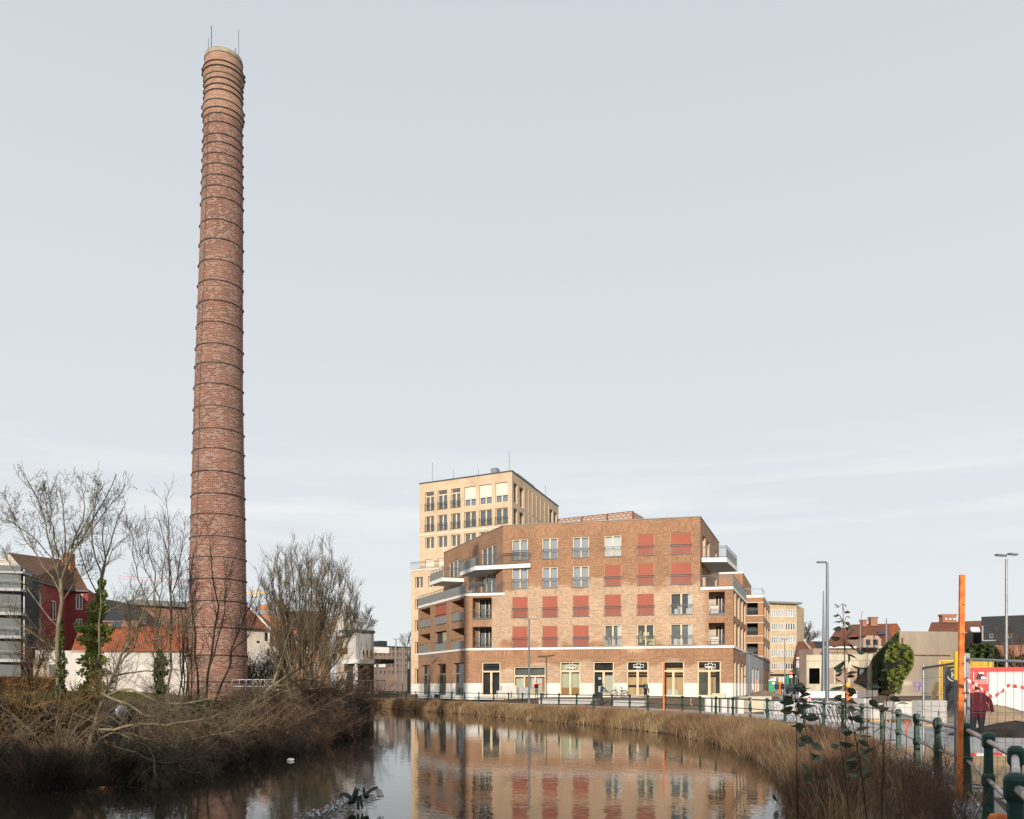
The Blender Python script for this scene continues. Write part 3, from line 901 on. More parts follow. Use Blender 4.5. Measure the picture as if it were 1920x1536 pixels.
# side street front
sh = []
for (x0, x1) in ((1376.3, 1379.6), (1383, 1386.6), (1389.2, 1392.7), (1395, 1398.2)):
    a, b = SIDE.at_px(x0), SIDE.at_px(x1)
    for r in (0, 1): sh.append((a, b, ROWZ[r] - .1, ROWZ[r] + 2.35, .7))
    sh.append((a, b, GB + .1, 4.15, .7))
mb = MB()
wall(mb, SIDE, 0, SIDE.L, GB - .3, Z_TER, sh, zs=(Z_PL,), mfun=pl, rev_m=2)  # pale tower brick on the reveals puts their sunlit look into colour
s2 = []
for (x0, x1) in ((1317.4, 1322.5), (1326, 1330.3), (1341, 1344)):
    for r in (2, 3): s2.append((SIDE2.at_px(x0), SIDE2.at_px(x1), ROWZ[r] - .1, ROWZ[r] + 2.2, .55))
wall(mb, SIDE2, 0, SIDE2.L, Z_TER, Z_TOP, s2, rev_m=2)
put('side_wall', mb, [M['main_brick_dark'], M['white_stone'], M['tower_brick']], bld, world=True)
mb = MB()
for h in sh: SIDE.quad(mb, h[0], h[1], -h[4] + .02, h[2], h[3])
for h in s2: SIDE2.quad(mb, h[0], h[1], -h[4] + .02, h[2], h[3])
put('side_glazing', mb, M['interior_mid'], bld, world=True)

# back walls, roofs, copings
mb = MB()
lo_poly = [A, B, Vector((27.0, 94.4)), Vector((14, 106)), Vector((-8, 108)), Vector((-11.45, 100.0))]
hi_poly = [FOLD, TOPR, Vector((24.1, 95.4)), Vector((12, 104)), Vector((-8.0, 106)), Vector((-8.55, 102.6))]
for poly, z0, z1 in ((lo_poly, GB, Z_TER), (hi_poly, Z_TER, Z_TOP)):
    for i in (2, 3, 4):
        a, b = poly[i], poly[(i + 1) % 6]
        mb.face([(a.x, a.y, z0), (b.x, b.y, z0), (b.x, b.y, z1), (a.x, a.y, z1)])
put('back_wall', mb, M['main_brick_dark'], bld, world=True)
mb = MB()
mb.face([(p.x, p.y, Z_TER - .02) for p in lo_poly]); mb.face([(p.x, p.y, Z_TOP - .35) for p in hi_poly])
put('roof', mb, M['soffit'], bld, world=True)
mb = MB()
for fr, a, b in ((MF, u_fold - .04, u_topr + .04), (DIAG2, 0, DIAG2.L), (SIDE2, 0, SIDE2.L)):
    fr.box(mb, a, b, -.35, .045, Z_TOP + .002, Z_TOP + .085)
put('roof_coping', mb, M['metal_panel'], bld, world=True)
mb = MB()
for fr in (MF, DIAG, SIDE):
    fr.box(mb, -.02, fr.L + .02, .003, .09, Z_BAND, Z_BAND + .22)
put('white_string_course', mb, M['white_conc'], bld, world=True)
mb = MB()                                            # thin dark strip painted as a shadow gap in the shop storey
for fr in (MF, DIAG):
    fr.box(mb, 0, fr.L, .002, .02, 4.62, 4.64)
put('shadow_gap_strip', mb, M['main_brick_dark'], bld, world=True)

# windows of the front
CUR = {'c': 'curt_pale', 'w': 'curt_white', 'g': 'interior_mid', 'd': 'interior', 'k': 'interior'}
LBL = {'k': 'window with colourful toys standing behind the glass', 'w': None}
for h, st in wins:
    if st == 'S':
        window(bld, MF, h, rail=True, shut='shutter', rec=.12, label='window closed by a brick red roller blind')
    else:
        w = window(bld, MF, h, rail=True, cover=CUR[st], rec=.14, label=LBL.get(st), back=.35 if st in 'gdk' else .22)
        rr = random.Random(int(h[0] * 100 + h[2] * 7))
        mb = MB()
        mid = (h[0] + h[1]) / 2
        if st == 'k':
            for (u, z, sx, sz) in ((-.62, 1.1, .42, .5), (-.5, .3, .3, .7), (.1, .3, .3, .55), (.5, .45, .6, .25), (.55, .16, .6, .2), (.2, 1.0, .25, .4), (-.12, .6, .25, .8)):
                MF.box(mb, mid + u - sx / 2, mid + u + sx / 2, -.34, -.28, h[2] + z, h[2] + z + sz)
            put('toy_box', mb, mat('toy_colours', (.45, .16, .12), .6, .9, 1.6, col2=(.5, .5, .25)), w)
        elif st == 'g' or st == 'd':
            for k in range(4):
                u = rr.uniform(-.75, .6); s = rr.uniform(.2, .45)
                MF.box(mb, mid + u, mid + u + s, -.40, -.34, h[2] + .1, h[2] + rr.uniform(.4, .95))
            MF.quad(mb, h[1] - .42, h[1] - .1, -.3, h[2] + .1, h[3] - .1)
            put('curtain', mb, M['curt_white'], w)
        elif st == 'w':
            MF.box(mb, mid - .9, mid + .9, -.32, -.3, h[2], h[2] + 1.05); put('blind_panel', mb, M['plastic_white'], w)

# loggias of the front: floor, back wall with door, railing
for i, h in enumerate(LOGG):
    lg = MB()
    MF.box(lg, h[0] + .004, h[1] - .004, -2.15, -2.0, h[2], h[3]);
    lo = put('loggia', lg, M['cream_render' if i > 1 else 'interior_mid'], bld, world=True)
    d = MB()
    for k in range(3):
        u = h[0] + (h[1] - h[0]) * (.40 + .2 * k)
        MF.box(d, u, u + .09, -1.99, -1.93, h[2], h[3] - .15)
    put('door', d, M['wood_frame'], lo)
    g = MB(); MF.quad(g, h[0] + (h[1] - h[0]) * .42, h[1] - .1, -1.96, h[2], h[3] - .2); put('pane', g, M['interior'], lo)
    if i > 1:
        g = MB(); MF.box(g, h[0] + .2, h[0] + .95, -1.5, -1.44, h[2], h[2] + 1.05); put('screen', g, M['white_conc'], lo)
    r_ = MB(); rail_bars(r_, MF, h[0] + .03, h[1] - .03, -.05, h[2] + .2, h[2] + 1.1); MF.box(r_, h[0] + .005, h[1] - .005, -.12, .03, h[2] + .01, h[2] + .17)
    put('railing', r_, M['metal_dark'], lo)
# loggias of the angled front
for (i, r, h) in d_log:
    lg = MB()
    dep = h[4]
    DIAG.box(lg, h[0] + .004, h[1] - .004, -dep - .12, -dep, h[2], h[3])
    lo = put('loggia', lg, M['cream_render' if i != 1 else 'interior'], bld, world=True)
    if i != 1:
        g = MB(); DIAG.box(g, h[1] - .05, h[1] - .006, -dep, -.25, h[2] + .01, h[3] - .01); put('inner_wall', g, M['cream_render'], lo)
    p = MB(); DIAG.box(p, h[0] + .03, h[1] - .03, -.04, .0, h[2] + .08, h[2] + .92); put('parapet_panel', p, M['metal_panel'], lo)
    t = MB()
    DIAG.box(t, h[0] + .03, h[1] - .03, -.05, -.01, h[2] + 1.13, h[2] + 1.17)
    for k in range(4):
        u = h[0] + .08 + (h[1] - h[0] - .16) * k / 3
        DIAG.box(t, u - .015, u + .015, -.045, -.015, h[2] + .9, h[2] + 1.13)
    put('handrail', t, M['metal_dark'], lo)
    g = MB(); DIAG.quad(g, (h[0] + h[1]) / 2, h[1] - .15, -dep + .03, h[2], h[3] - .15); put('pane', g, M['interior_mid'], lo)
    f = MB()
    for k in range(3): DIAG.box(f, (h[0] + h[1]) / 2 + k * .45, (h[0] + h[1]) / 2 + k * .45 + .08, -dep + .01, -dep + .06, h[2], h[3] - .1)
    put('door_frame', f, M['wood_frame'], lo)
    if i == 1 and r == 1:
        s = MB(); DIAG.box(s, h[0] + .03, h[1] - .03, -.14, -.12, h[2] + .9, h[3] - .03); put('roller_blind', s, M['shutter'], lo)
# glazed openings of the angled shop storey and the terrace doors
for h in d_shop:
    window(bld, DIAG, h, rec=.36, leaves=2, cover='interior_green', mull=.06, bar=.12, transom=1.15, frame='metal_panel', back=.6)
for h in d2:
    window(bld, DIAG2, h, rec=.16, leaves=3, cover='curt_pale', mull=.1, bar=.1)

# shop fronts
SHOP_COVER = ['interior', 'curt_green', 'curt_green', 'interior', 'wood_board', 'wood_board', 'wood_board']
SHOP_EMB = [0, 0, 1, 0, 1, 0, 1]
for k, h in enumerate(shops):
    lv = 3 if k == 1 else 2
    w = window(bld, MF, h, rec=.22, leaves=lv, cover=SHOP_COVER[k], mull=.22 if k != 1 else .14, bar=.12, transom=.98, back=.5 if k not in (4, 5, 6) else .9, emblem=SHOP_EMB[k],
               label=None if k != 2 else 'shop window closed by pleated sage green curtains')
    ua, ub, za, zb = h[:4]; wd = ub - ua; q = MB()
    tz = zb - .98
    if k == 1:
        for (a, b, c, d) in ((.30, .52, .95, 2.1), (.86, .98, .5, 2.2)):
            MF.box(q, ua + wd * a, ua + wd * b, -.60, -.55, za + c, za + d)
        put('notice_board', q, M['wood_brown'], w)
        q = MB(); MF.box(q, ua + wd * .2, ua + wd * .92, -.66, -.64, za + .9, za + 2.3); put('lit_wall', q, M['curt_white'], w)  # pale box, the lit look of the wall is in its colour
        q = MB(); MF.box(q, ua, ub, -.65, -.6, tz + .05, zb); put('transom_panel', q, M['interior_mid'], w)
    elif k == 2:
        MF.box(q, ua + .12, ub - .12, -.60, -.55, za, za + .85); put('timber_panel', q, M['wood_brown'], w)
    elif k == 3:
        MF.box(q, ua + wd * .52, ub - .1, -.62, -.60, za + .1, tz - .45)
        put('glass_block_wall', q, M['curt_green'], w)
        q = MB()
        for i in range(6): MF.box(q, ua + wd * (.55 + .065 * i), ua + wd * (.55 + .065 * i) + .03, -.60, -.58, za + .1, tz - .5)
        for j in range(8): MF.box(q, ua + wd * .53, ub - .15, -.599, -.581, za + .2 + j * .27, za + .23 + j * .27)
        put('grid', q, M['white_stone'], w)
        q = MB(); MF.box(q, ua + wd * .22, ua + wd * .36, -.58, -.56, tz - .85, tz - .6); MF.box(q, ua + wd * .22, ua + wd * .36, -.58, -.56, za + .3, za + 1.0); put('counter', q, M['curt_white'], w)
    else:
        q.face([MF.pt(ua, -.45, tz + (.5 if k != 4 else .05)), MF.pt(ub, -.45, tz + (.5 if k != 4 else .05)), MF.pt(ub, -.45, zb + .05), MF.pt(ua, -.45, zb + .05)])
        if k == 6: MF.quad(q, ub - wd * .2, ub - .05, -.46, za, zb)
        if k == 5: MF.quad(q, ua + .05, ua + wd * .18, -.46, za, zb)
        MF.box(q, ua + .1, ub - .1, -.86, -.84, tz - .55, tz - .38)
        MF.box(q, ua + wd * .62, ua + wd * .635, -.8, -.78, za, za + 2.0)
        if k == 4: MF.box(q, ua + .1, ub - .1, -.86, -.84, za + .95, za + 1.12)
        put('dark_recess', q, M['interior'], w)
        q = MB()
        if k == 6: MF.box(q, ua + .15, ua + wd * .42, -.7, -.66, za, za + 2.35); put('glazed_door', q, M['interior_green'], w)
        if k == 5: MF.box(q, ua + wd * .2, ub - wd * .3, -.8, -.76, za, za + .65); put('pale_panel', q, M['curt_white'], w)
    hd = MB()
    MF.box(hd, (ua + ub) / 2 + .05, (ua + ub) / 2 + .09, -.14, -.08, za + .9, za + 1.35)
    put('handle', hd, M['metal_light'], w)

# balconies and terraces
def balcony(poly, zt, th, panel_edges, bar_edges, hr=1.05, panel_h=.95):
    s = MB(); s.prism(poly, zt - th, zt, 0)
    sl = put('balcony', s, M['white_conc'], bld, world=True)
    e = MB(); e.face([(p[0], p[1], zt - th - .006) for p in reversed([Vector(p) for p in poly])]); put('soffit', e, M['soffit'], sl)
    for (i, j) in panel_edges:
        fr = Frame(poly[i], poly[j]); p = MB()
        fr.box(p, .03, fr.L - .01, -.09, -.05, zt + .06, zt + panel_h)
        put('parapet_panel', p, M['metal_panel'], sl)
        p = MB(); fr.box(p, .03, fr.L - .01, -.10, -.05, zt + panel_h + .22, zt + panel_h + .26)
        n = int(fr.L / .9)
        for k in range(n + 1):
            u = .05 + (fr.L - .1) * k / n
            fr.box(p, u - .02, u + .02, -.095, -.055, zt + panel_h, zt + panel_h + .22)
        put('handrail', p, M['metal_dark'], sl)
    for (i, j) in bar_edges:
        fr = Frame(poly[i], poly[j]); p = MB(); rail_bars(p, fr, .02, fr.L - .02, -.07, zt + .08, zt + 1.15)
        put('railing', p, M['metal_dark'], sl)
    return sl
c96 = DIAG2.pt(DIAG2.L * .37, 0, 0)
d_at = lambda y: Vector((FOLD.x + (y - FOLD.y) * (-8.55 - FOLD.x) / (102.6 - FOLD.y), y))
balcony([(-9.95, 99.3), (-8.1, 95.2), tuple(d_at(96.0)), tuple(d_at(100.6))], Z_BAL, .42, [(0, 1)], [(1, 2)])
balcony([(-5.8, 90.9), (-3.9, 86.2), (1.9, 84.25), (1.9, 84.62), tuple(FOLD), tuple(d_at(92.0))], Z_BAL, .42, [(0, 1)], [(1, 2)])
ter = [(-11.5, 99.95), (-4.95, 86.22), (-.75, 85.22), tuple(FOLD), (-8.6, 102.7)]
balcony(ter, Z_TER + .2, .26, [(0, 1)], [(1, 2)])
# right corner: terrace and the balcony above it
u_e = u_topr + .02
balcony([tuple(MF.pt(u_e, .06, 0).to_2d()), tuple(MF.pt(MF.L, .06, 0).to_2d()), (27.05, 94.3), (24.1, 95.4)], Z_TER + .2, .26, [(1, 2)], [(0, 1)])
p1 = MF.pt(u_e + .12, .1, 0).to_2d(); p2 = at(1363, 1040, 80.5).to_2d()
balcony([tuple(p1), tuple(p2), (p2.x + 2.9, p2.y + 6.8), (p1.x + 2.8, p1.y + 7.6)], Z_BAL, .42, [(1, 2)], [(0, 1)])

# perforated brick screen on the roof
def perf_mat():
    m, nt, n, l, bs = _tree('perforated_brick_screen')
    tc = n.new('ShaderNodeTexCoord'); br = n.new('ShaderNodeTexBrick')
    br.inputs['Scale'].default_value = 1; br.inputs['Brick Width'].default_value = .62; br.inputs['Row Height'].default_value = .30
    br.inputs['Mortar Size'].default_value = .11; br.inputs['Mortar Smooth'].default_value = 0
    br.inputs['Color1'].default_value = (.62, .6, .56, 1); br.inputs['Color2'].default_value = (.55, .5, .46, 1); br.inputs['Mortar'].default_value = (.33, .2, .14, 1)
    l.new(tc.outputs['UV'], br.inputs['Vector']); l.new(br.outputs['Color'], bs.inputs['Base Color']); bs.inputs['Roughness'].default_value = .9
    return m
mb = MB()
pa, pb = at(1046, 971, 97.5), at(1187, 961, 93.0)
SCR = Frame(pa.to_2d(), pb.to_2d()); zt = pb.z + .1
SCR.box(mb, 0, SCR.L, -3.5, 0, Z_TOP - .4, zt)
pen = put('roof_screen', mb, perf_mat(), bld, world=True)
mb = MB()
for k in range(4): SCR.box(mb, SCR.L * k / 3 - .09, SCR.L * k / 3 + .09, .003, .06, Z_TOP - .4, zt + .03)
SCR.box(mb, 0, SCR.L, -.1, .05, zt + .003, zt + .07)
put('screen_post', mb, M['rust'], pen)

# ------------------------------------------------------------------ pale brick tower behind
tw = thing('apartment_tower', 'tall pale yellow brick apartment tower rising behind the tan brick building', 'apartment tower', (-5, 118, GB))
TF = Frame((-13.2, 117.0), (0.0, 110.0)); TS = Frame((0.0, 110.0), (7.45, 131.6))
T_TOP = 30.5
TC = [(797, 813.7), (820.6, 838.3), (845.4, 863), (870.4, 892.3), (898.5, 922), (928.7, 952)]
def trow(y0, y1):
    return TF.z_px(805, y1), TF.z_px(805, y0)
TR = [trow(922.5, 957.9), trow(968.3, 996.9), trow(1007.5, 1028.8), trow(1048.5, 1072)]
th, tlist = [], []
for r, (z0, z1) in enumerate(TR):
    for c, (x0, x1) in enumerate(TC):
        h = (TF.at_px(x0), TF.at_px(x1), z0, z1); th.append(h); tlist.append((r, c, h))
mb = MB(); wall(mb, TF, 0, TF.L, GB, T_TOP, th, rev=.4); put('front_wall', mb, M['tower_brick'], tw, world=True)
tsh = []
for (x0, x1) in ((963, 970), (974, 981.5), (1031, 1036.4), (1039, 1044)):
    for r in (0, 1, 2): tsh.append((TS.at_px(x0), TS.at_px(x1), *TR[r]))
mb = MB(); wall(mb, TS, 0, TS.L, GB, T_TOP, tsh, rev=.45)
put('side_wall', mb, M['tower_brick'], tw, world=True)
mb = MB()
for k in range(7):
    u = TS.at_px(982.5 + k * 7.6)
    for (z0, z1) in ((TR[0][0] - .1, TR[0][1] + .4), (TR[1][0] - .2, TR[1][1] + .2), (TR[2][0] - .2, TR[2][1] + .2)):
        TS.box(mb, u, u + .1, .004, .07, z0, z1)
put('shadow_line_strip', mb, M['tower_brick'], tw, world=True)  # raised strips added where the side wall shows only shadow lines
mb = MB()
TB = [(TF.p0), TF.p1, TS.p1, TS.p1 + (TF.p0 - TF.p1)]
mb.face([(*TB[2], GB), (*TB[3], GB), (*TB[3], T_TOP), (*TB[2], T_TOP)]); mb.face([(*TB[3], GB), (*TB[0], GB), (*TB[0], T_TOP), (*TB[3], T_TOP)])
put('back_wall', mb, M['tower_brick'], tw, world=True)
mb = MB(); mb.face([(p.x, p.y, T_TOP - .2) for p in TB]); put('roof', mb, M['soffit'], tw, world=True)
mb = MB()
for fr in (TF, TS): fr.box(mb, -.05, fr.L + .05, -.4, .08, T_TOP + .002, T_TOP + .16)
put('roof_coping', mb, M['metal_dark'], tw, world=True)
mb = MB()
zc = TR[1][0] - .35
for fr in (TF, TS): fr.box(mb, 0, fr.L, .003, .06, zc - .12, zc)
put('white_string_course', mb, M['white_conc'], tw, world=True)
for (r, c, h) in tlist:
    if r == 3: window(tw, TF, h, rec=.3, shut='blind_cream', glass='glass_sky')
    elif r == 0 and c >= 3: window(tw, TF, h, rec=.3, shut='blind_cream', shut_to=.36, cover='curt_pale', rail=False, glass='glass_sky')
    else: window(tw, TF, h, rec=.3, cover='interior_mid', rail=(r < 2), mull=.2, transom=.6 if (r == 0) else None, glass='glass_sky', back=.4)
for h in tsh: window(tw, TS, h, rec=.35, leaves=1, cover='curt_green', rail=False, glass='glass_sky', frame='metal_panel')
# plant and masts on its roof
mb = MB(); TF.box(mb, TF.at_px(843), TF.at_px(942), -3, -2.4, T_TOP, T_TOP + .75); TF.box(mb, TF.at_px(905), TF.at_px(916), -3.2, -2.2, T_TOP, T_TOP + 1.5)
put('roof_plant', mb, M['metal_light'], tw, world=True)
mb = MB(); TS.box(mb, 4.5, 12.5, -1.6, -.8, T_TOP + .1, T_TOP + 1.0); put('solar_rack', mb, M['metal_light'], tw, world=True)
mb = MB()
for (px, h_) in ((806.5, 3.0), (951, 2.9), (846, 1.6), (893, 1.2), (1030, 2.4)):
    fr = TF if px < 960 else TS
    mb.tube([fr.pt(fr.at_px(px), -.6, T_TOP), fr.pt(fr.at_px(px), -.6, T_TOP + h_)], .035, 5)
put('mast', mb, M['metal_light'], tw, world=True)
# lower wing of the tower
TL = Frame((-14.25, 115.6), (-3.6, 110.0)); L_TOP = 17.95
lh = []
for (y0, y1) in ((1082, 1102.7), (1123.5, 1143), (1163, 1184), (1203.7, 1226), (1254, 1283)):
    z0, z1 = TL.z_px(785, y1), TL.z_px(785, y0)
    for (x0, x1) in ((778, 792.7), (802.7, 818)): lh.append((TL.at_px(x0), TL.at_px(x1), z0, z1))
mb = MB(); wall(mb, TL, 0, TL.L, GB, L_TOP, lh, rev=.45, zs=(2.0,), mfun=lambda u, z: 1 if z < 2.0 else 0)
q = TL.p0 + Vector((6, 8.0))
mb.face([(*q, GB), (*TL.p0, GB), (*TL.p0, L_TOP), (*q, L_TOP)])
put('wing_wall', mb, [M['tower_brick'], M['white_stone']], tw, world=True)
mb = MB(); TL.box(mb, -.1, TL.L, -6, .06, L_TOP + .002, L_TOP + .14); put('wing_roof', mb, M['white_conc'], tw, world=True)
for h in lh: window(tw, TL, h, rec=.34, cover='interior_mid', glass='glass_sky', back=.4)
mb = MB(); rail_bars(mb, TL, -.2, TL.L * .6, -.2, L_TOP + .2, L_TOP + 1.2, step=.25); put('railing', mb, M['metal_dark'], tw, world=True)

# ------------------------------------------------------------------ second brick block down the side street, with its low wing
b2 = thing('brick_apartment_block', 'orange brown brick block with deep loggias at the end of the side street', 'apartment block', (33, 125, GB))
S0, SD = Vector((27.0, 94.4)), Vector((.353, .9356))
def sline(s): return S0 + SD * s
WG = Frame(sline(.02), sline(47.0))
wh = []
for (x0, x1) in ((1404, 1406), (1410, 1413), (1415.5, 1418), (1420.3, 1423), (1432, 1434.5), (1436, 1438), (1440, 1442)):
    wh.append((WG.at_px(x0), WG.at_px(x1), GB + .1, 4.0, .5))
mb = MB(); wall(mb, WG, 0, WG.L, GB - .2, 5.6, wh, zs=(1.98,), mfun=lambda u, z: 1 if z < 1.98 else 0)
put('wing_wall', mb, [M['grey_render'], M['white_stone']], b2, world=True)
mb = MB()
for h in wh: WG.quad(mb, h[0], h[1], -.48, h[2], h[3])
put('wing_glazing', mb, M['interior_mid'], b2, world=True)
mb = MB(); WG.box(mb, 0, WG.L, -4, .08, 5.602, 5.75); put('wing_roof', mb, M['metal_dark'], b2, world=True)
C2 = sline(29.5); F2 = Frame(C2 + Vector((-9.73, 2.31)), C2); G2 = Frame(C2, sline(46.5)); B2_TOP = 15.2
Z2 = [F2.z_px(1411, y) for y in (1153.5, 1191.5, 1229.5)]
fh = [(F2.at_px(1400.5), F2.at_px(1421), z, z + 1.85, 1.8) for z in Z2]
mb = MB(); wall(mb, F2, 0, F2.L, GB, B2_TOP, fh); 
gh = []
for x in (1433.5, 1437.5, 1441): 
    for z in Z2: gh.append((G2.at_px(x), G2.at_px(x + 2.2), z - .2, z + 1.95, .6))
wall(mb, G2, 0, G2.L, GB, B2_TOP, gh, rev_m=1)
put('street_wall', mb, [M['block_brick'], M['tower_brick']], b2, world=True)
mb = MB()
for h in fh: F2.quad(mb, h[0], h[1], -1.78, h[2], h[3])
for h in gh: G2.quad(mb, h[0], h[1], -.58, h[2], h[3])
put('glazing', mb, M['interior'], b2, world=True)
mb = MB()
for z in [B2_TOP - .3] + [z - .12 for z in Z2] + [z + 1.85 for z in Z2]:
    for fr in (F2, G2): fr.box(mb, 0 if fr is F2 else .0, fr.L + (.05 if fr is F2 else 0), .004, .05, z, z + (.07 if z < B2_TOP - 1 else .35))
put('white_string_course', mb, M['white_conc'], b2, world=True)
for h in fh:
    r_ = MB(); rail_bars(r_, F2, h[0], h[1], -.06, h[2] + .05, h[2] + .95, step=.25); put('railing', r_, M['metal_dark'], b2, world=True)
mb = MB(); mb.face([(*F2.p0, B2_TOP - .05), (*F2.p1, B2_TOP - .05), (*G2.p1, B2_TOP - .05), (G2.p1.x - 9.7, G2.p1.y + 2.3, B2_TOP - .05)]); put('roof', mb, M['soffit'], b2, world=True)
mb = MB(); rail_bars(mb, F2, F2.L - 3.2, F2.L - .2, -.2, B2_TOP + .1, B2_TOP + 1.1, step=.4); rail_bars(mb, G2, .2, 6, -.2, B2_TOP + .1, B2_TOP + 1.1, step=.9, top=1); put('roof_railing', mb, M['lamp_grey'], b2, world=True)
U2 = Frame((24.1, 122.3), (33.8, 120.0)); V2 = Frame((33.8, 120.0), (39.9, 136.6))
mb = MB()
for fr in (U2, V2): wall(mb, fr, 0, fr.L, B2_TOP - .1, 18.2, [])
mb.face([(*U2.p0, 18.2), (*U2.p1, 18.2), (*V2.p1, 18.2), (V2.p1.x - 9.7, V2.p1.y + 2.3, 18.2)])
put('attic_wall', mb, M['block_brick'], b2, world=True)
mb = MB()
for fr in (U2, V2): fr.box(mb, 0, fr.L, -.2, .05, 18.202, 18.4)
put('attic_coping', mb, M['white_conc'], b2, world=True)
# ------------------------------------------------------------------ the brick chimney
CH = Vector((-25.2, 70.0)); CH_Z0, CH_TOP = 1.0, 55.2
chim = thing('chimney', 'very tall round red brick factory chimney bound with many black iron bands', 'chimney', (CH.x, CH.y, CH_Z0))
def ch_axis(z):
    t = (z - CH_Z0) / (CH_TOP - CH_Z0)
    return Vector((CH.x + .62 * t + .15 * math.sin(t * 3.14) + float(np.interp(z, [3.3, 12.5, 19.3, 26.8, 34.8, 42, 53.5], [0, -.15, -.23, -.30, -.23, -.14, -.05])), CH.y, z))
def ch_r(z):
    t = (z - CH_Z0) / (CH_TOP - CH_Z0)
    return float(np.interp(z, [1, 3.3, 12.5, 19.3, 26.8, 34.8, 42, 53.5], [2.46, 2.43, 2.28, 2.13, 1.965, 1.825, 1.71, 1.49]))
def ring_mesh(prof, n=64, cap=False):
    """profile (radius, z) round the leaning axis, with metre UVs along the bricks"""
    V, Q, UV = [], [], []
    for (r, z) in prof:
        a = ch_axis(z)
        for k in range(n):
            t = 2 * math.pi * k / n
            V.append((a.x + r * math.cos(t), a.y + r * math.sin(t), z))
    me = bpy.data.meshes.new('brick_shaft')
    for i in range(len(prof) - 1):
        for k in range(n):
            Q.append((i * n + k, i * n + (k + 1) % n, (i + 1) * n + (k + 1) % n, (i + 1) * n + k))
    nq = len(Q)
    if cap: Q.append(tuple((len(prof) - 1) * n + k for k in range(n)))
    me.from_pydata(V, [], Q)
    me.polygons.foreach_set('use_smooth', [True] * nq + [False] * (len(Q) - nq))
    lay = me.uv_layers.new(name='UVMap'); out = []
    R0 = 2.0
    for i in range(len(prof) - 1):
        z0, z1 = prof[i][1], prof[i + 1][1]
        for k in range(n):
            u0, u1 = 2 * math.pi * k / n * R0, 2 * math.pi * (k + 1) / n * R0
            out += [u0, z0, u1, z0, u1, z1, u0, z1]
    if cap: out += [0, 0] * n
    lay.data.foreach_set('uv', out)
    return me
Z_COL0, Z_COL1, Z_CR0 = 50.2, 51.3, 53.0          # collar and crown
def zrow(py): return EYE + (HY - py) / FPX * 68.5
zc0, zc1, zk0, zk1 = zrow(203), zrow(182), zrow(133), zrow(112)
prof = [(ch_r(z), z) for z in np.linspace(CH_Z0 - .6, zc0 - .4, 40)]
put('brick_shaft', ring_mesh(prof), M['chim_brick'], chim, world=True)
r0 = ch_r(zc0)
prof = [(r0 + .0, zc0 - .41), (r0 + .04, zc0 - .2), (r0 + .10, zc0), (r0 + .12, zc0 + .5), (r0 + .10, zc1), (r0 - .02, zc1 + .15), (r0 - .03, zk0 - .3), (r0 + .03, zk0), (r0 + .09, zk0 + .25),
        (r0 + .10, zk1), (r0 - .02, zk1 + .15), (r0 - .02, CH_TOP - .42)]
put('brick_crown', ring_mesh(prof), M['chim_brick_buff'], chim, world=True)
prof = [(r0 + .02, CH_TOP - .42), (r0 + .03, CH_TOP - .25), (r0 - .03, CH_TOP - .02), (r0 - .12, CH_TOP), (r0 - .5, CH_TOP - .02), (r0 - .55, CH_TOP - 1.4)]
put('mortar_rim', ring_mesh(prof, cap=True), mat('lichened_mortar', (.34, .30, .22), .9, .3, 1.5), chim, world=True)
BANDS = [101, 110, 121.5, 131.5, 143, 154, 174.6, 189, 199, 216, 239, 255, 276, 296, 317, 338, 361, 403, 440, 480, 519, 557, 598, 639, 675, 715, 757, 800, 838, 881, 923, 962, 1004, 1043, 1084, 1126, 1176, 1229, 1279]
rb = random.Random(5)
for py in BANDS:
    z = EYE + (HY - py) / FPX * 67.7
    if z < CH_Z0 + .2: continue
    r = ch_r(z) + .015
    if z > zc0 - .3: r = r0 + (.12 if (zc0 - .3 < z < zc1) or (zk0 < z < zk1) else .0) + .015
    h_ = rb.uniform(.07, .10)
    a = ch_axis(z); b = MB()
    b.lathe((a.x, a.y, z), [(r - .03, -h_ / 2), (r + .015, -h_ / 2), (r + .015, h_ / 2), (r - .03, h_ / 2)], n=56, cap=False)
    ang = math.radians(-163 + rb.uniform(-3, 3))        # clamp with its bolts on the left-hand side
    cx, cy = a.x + (r + .07) * math.cos(ang), a.y + (r + .07) * math.sin(ang)
    for dz in (-.07, .07): b.box((cx - .03 * math.cos(ang), cy - .03 * math.sin(ang), z + dz), (.08, .18, .06), rz=ang)
    b.box((cx - .03 * math.cos(ang), cy - .03 * math.sin(ang), z), (.05, .08, .19), rz=ang)
    ang = math.radians(9 + rb.uniform(-2, 2)); cx, cy = a.x + (r + .05) * math.cos(ang), a.y + (r + .05) * math.sin(ang)
    b.box((cx, cy, z), (.08, .15, .15), rz=ang)
    put('iron_band', b, M['iron_black'], chim, world=True)
b = MB()
for px_, y0_, rr_ in ((396.5, 48, .035), (391, 72, .02), (441.5, 90, .03), (447.5, 56, .02)):
    p = at(px_, 110, 69.2); zt = EYE + (HY - y0_) / FPX * 69.2
    b.tube([(p.x, p.y, CH_TOP - 1.5), (p.x, p.y, zt)], rr_, 5)
put('lightning_rod', b, M['metal_dark'], chim, world=True)
b = MB()
pts = []
for z in np.linspace(2, 50, 60):
    a = ch_axis(z); an = math.radians(-118); r = ch_r(z) + .03
    pts.append((a.x + r * math.cos(an), a.y + r * math.sin(an), z))
b.tube(pts, .022, 5); put('earthing_cable', b, M['metal_dark'], chim, world=True)

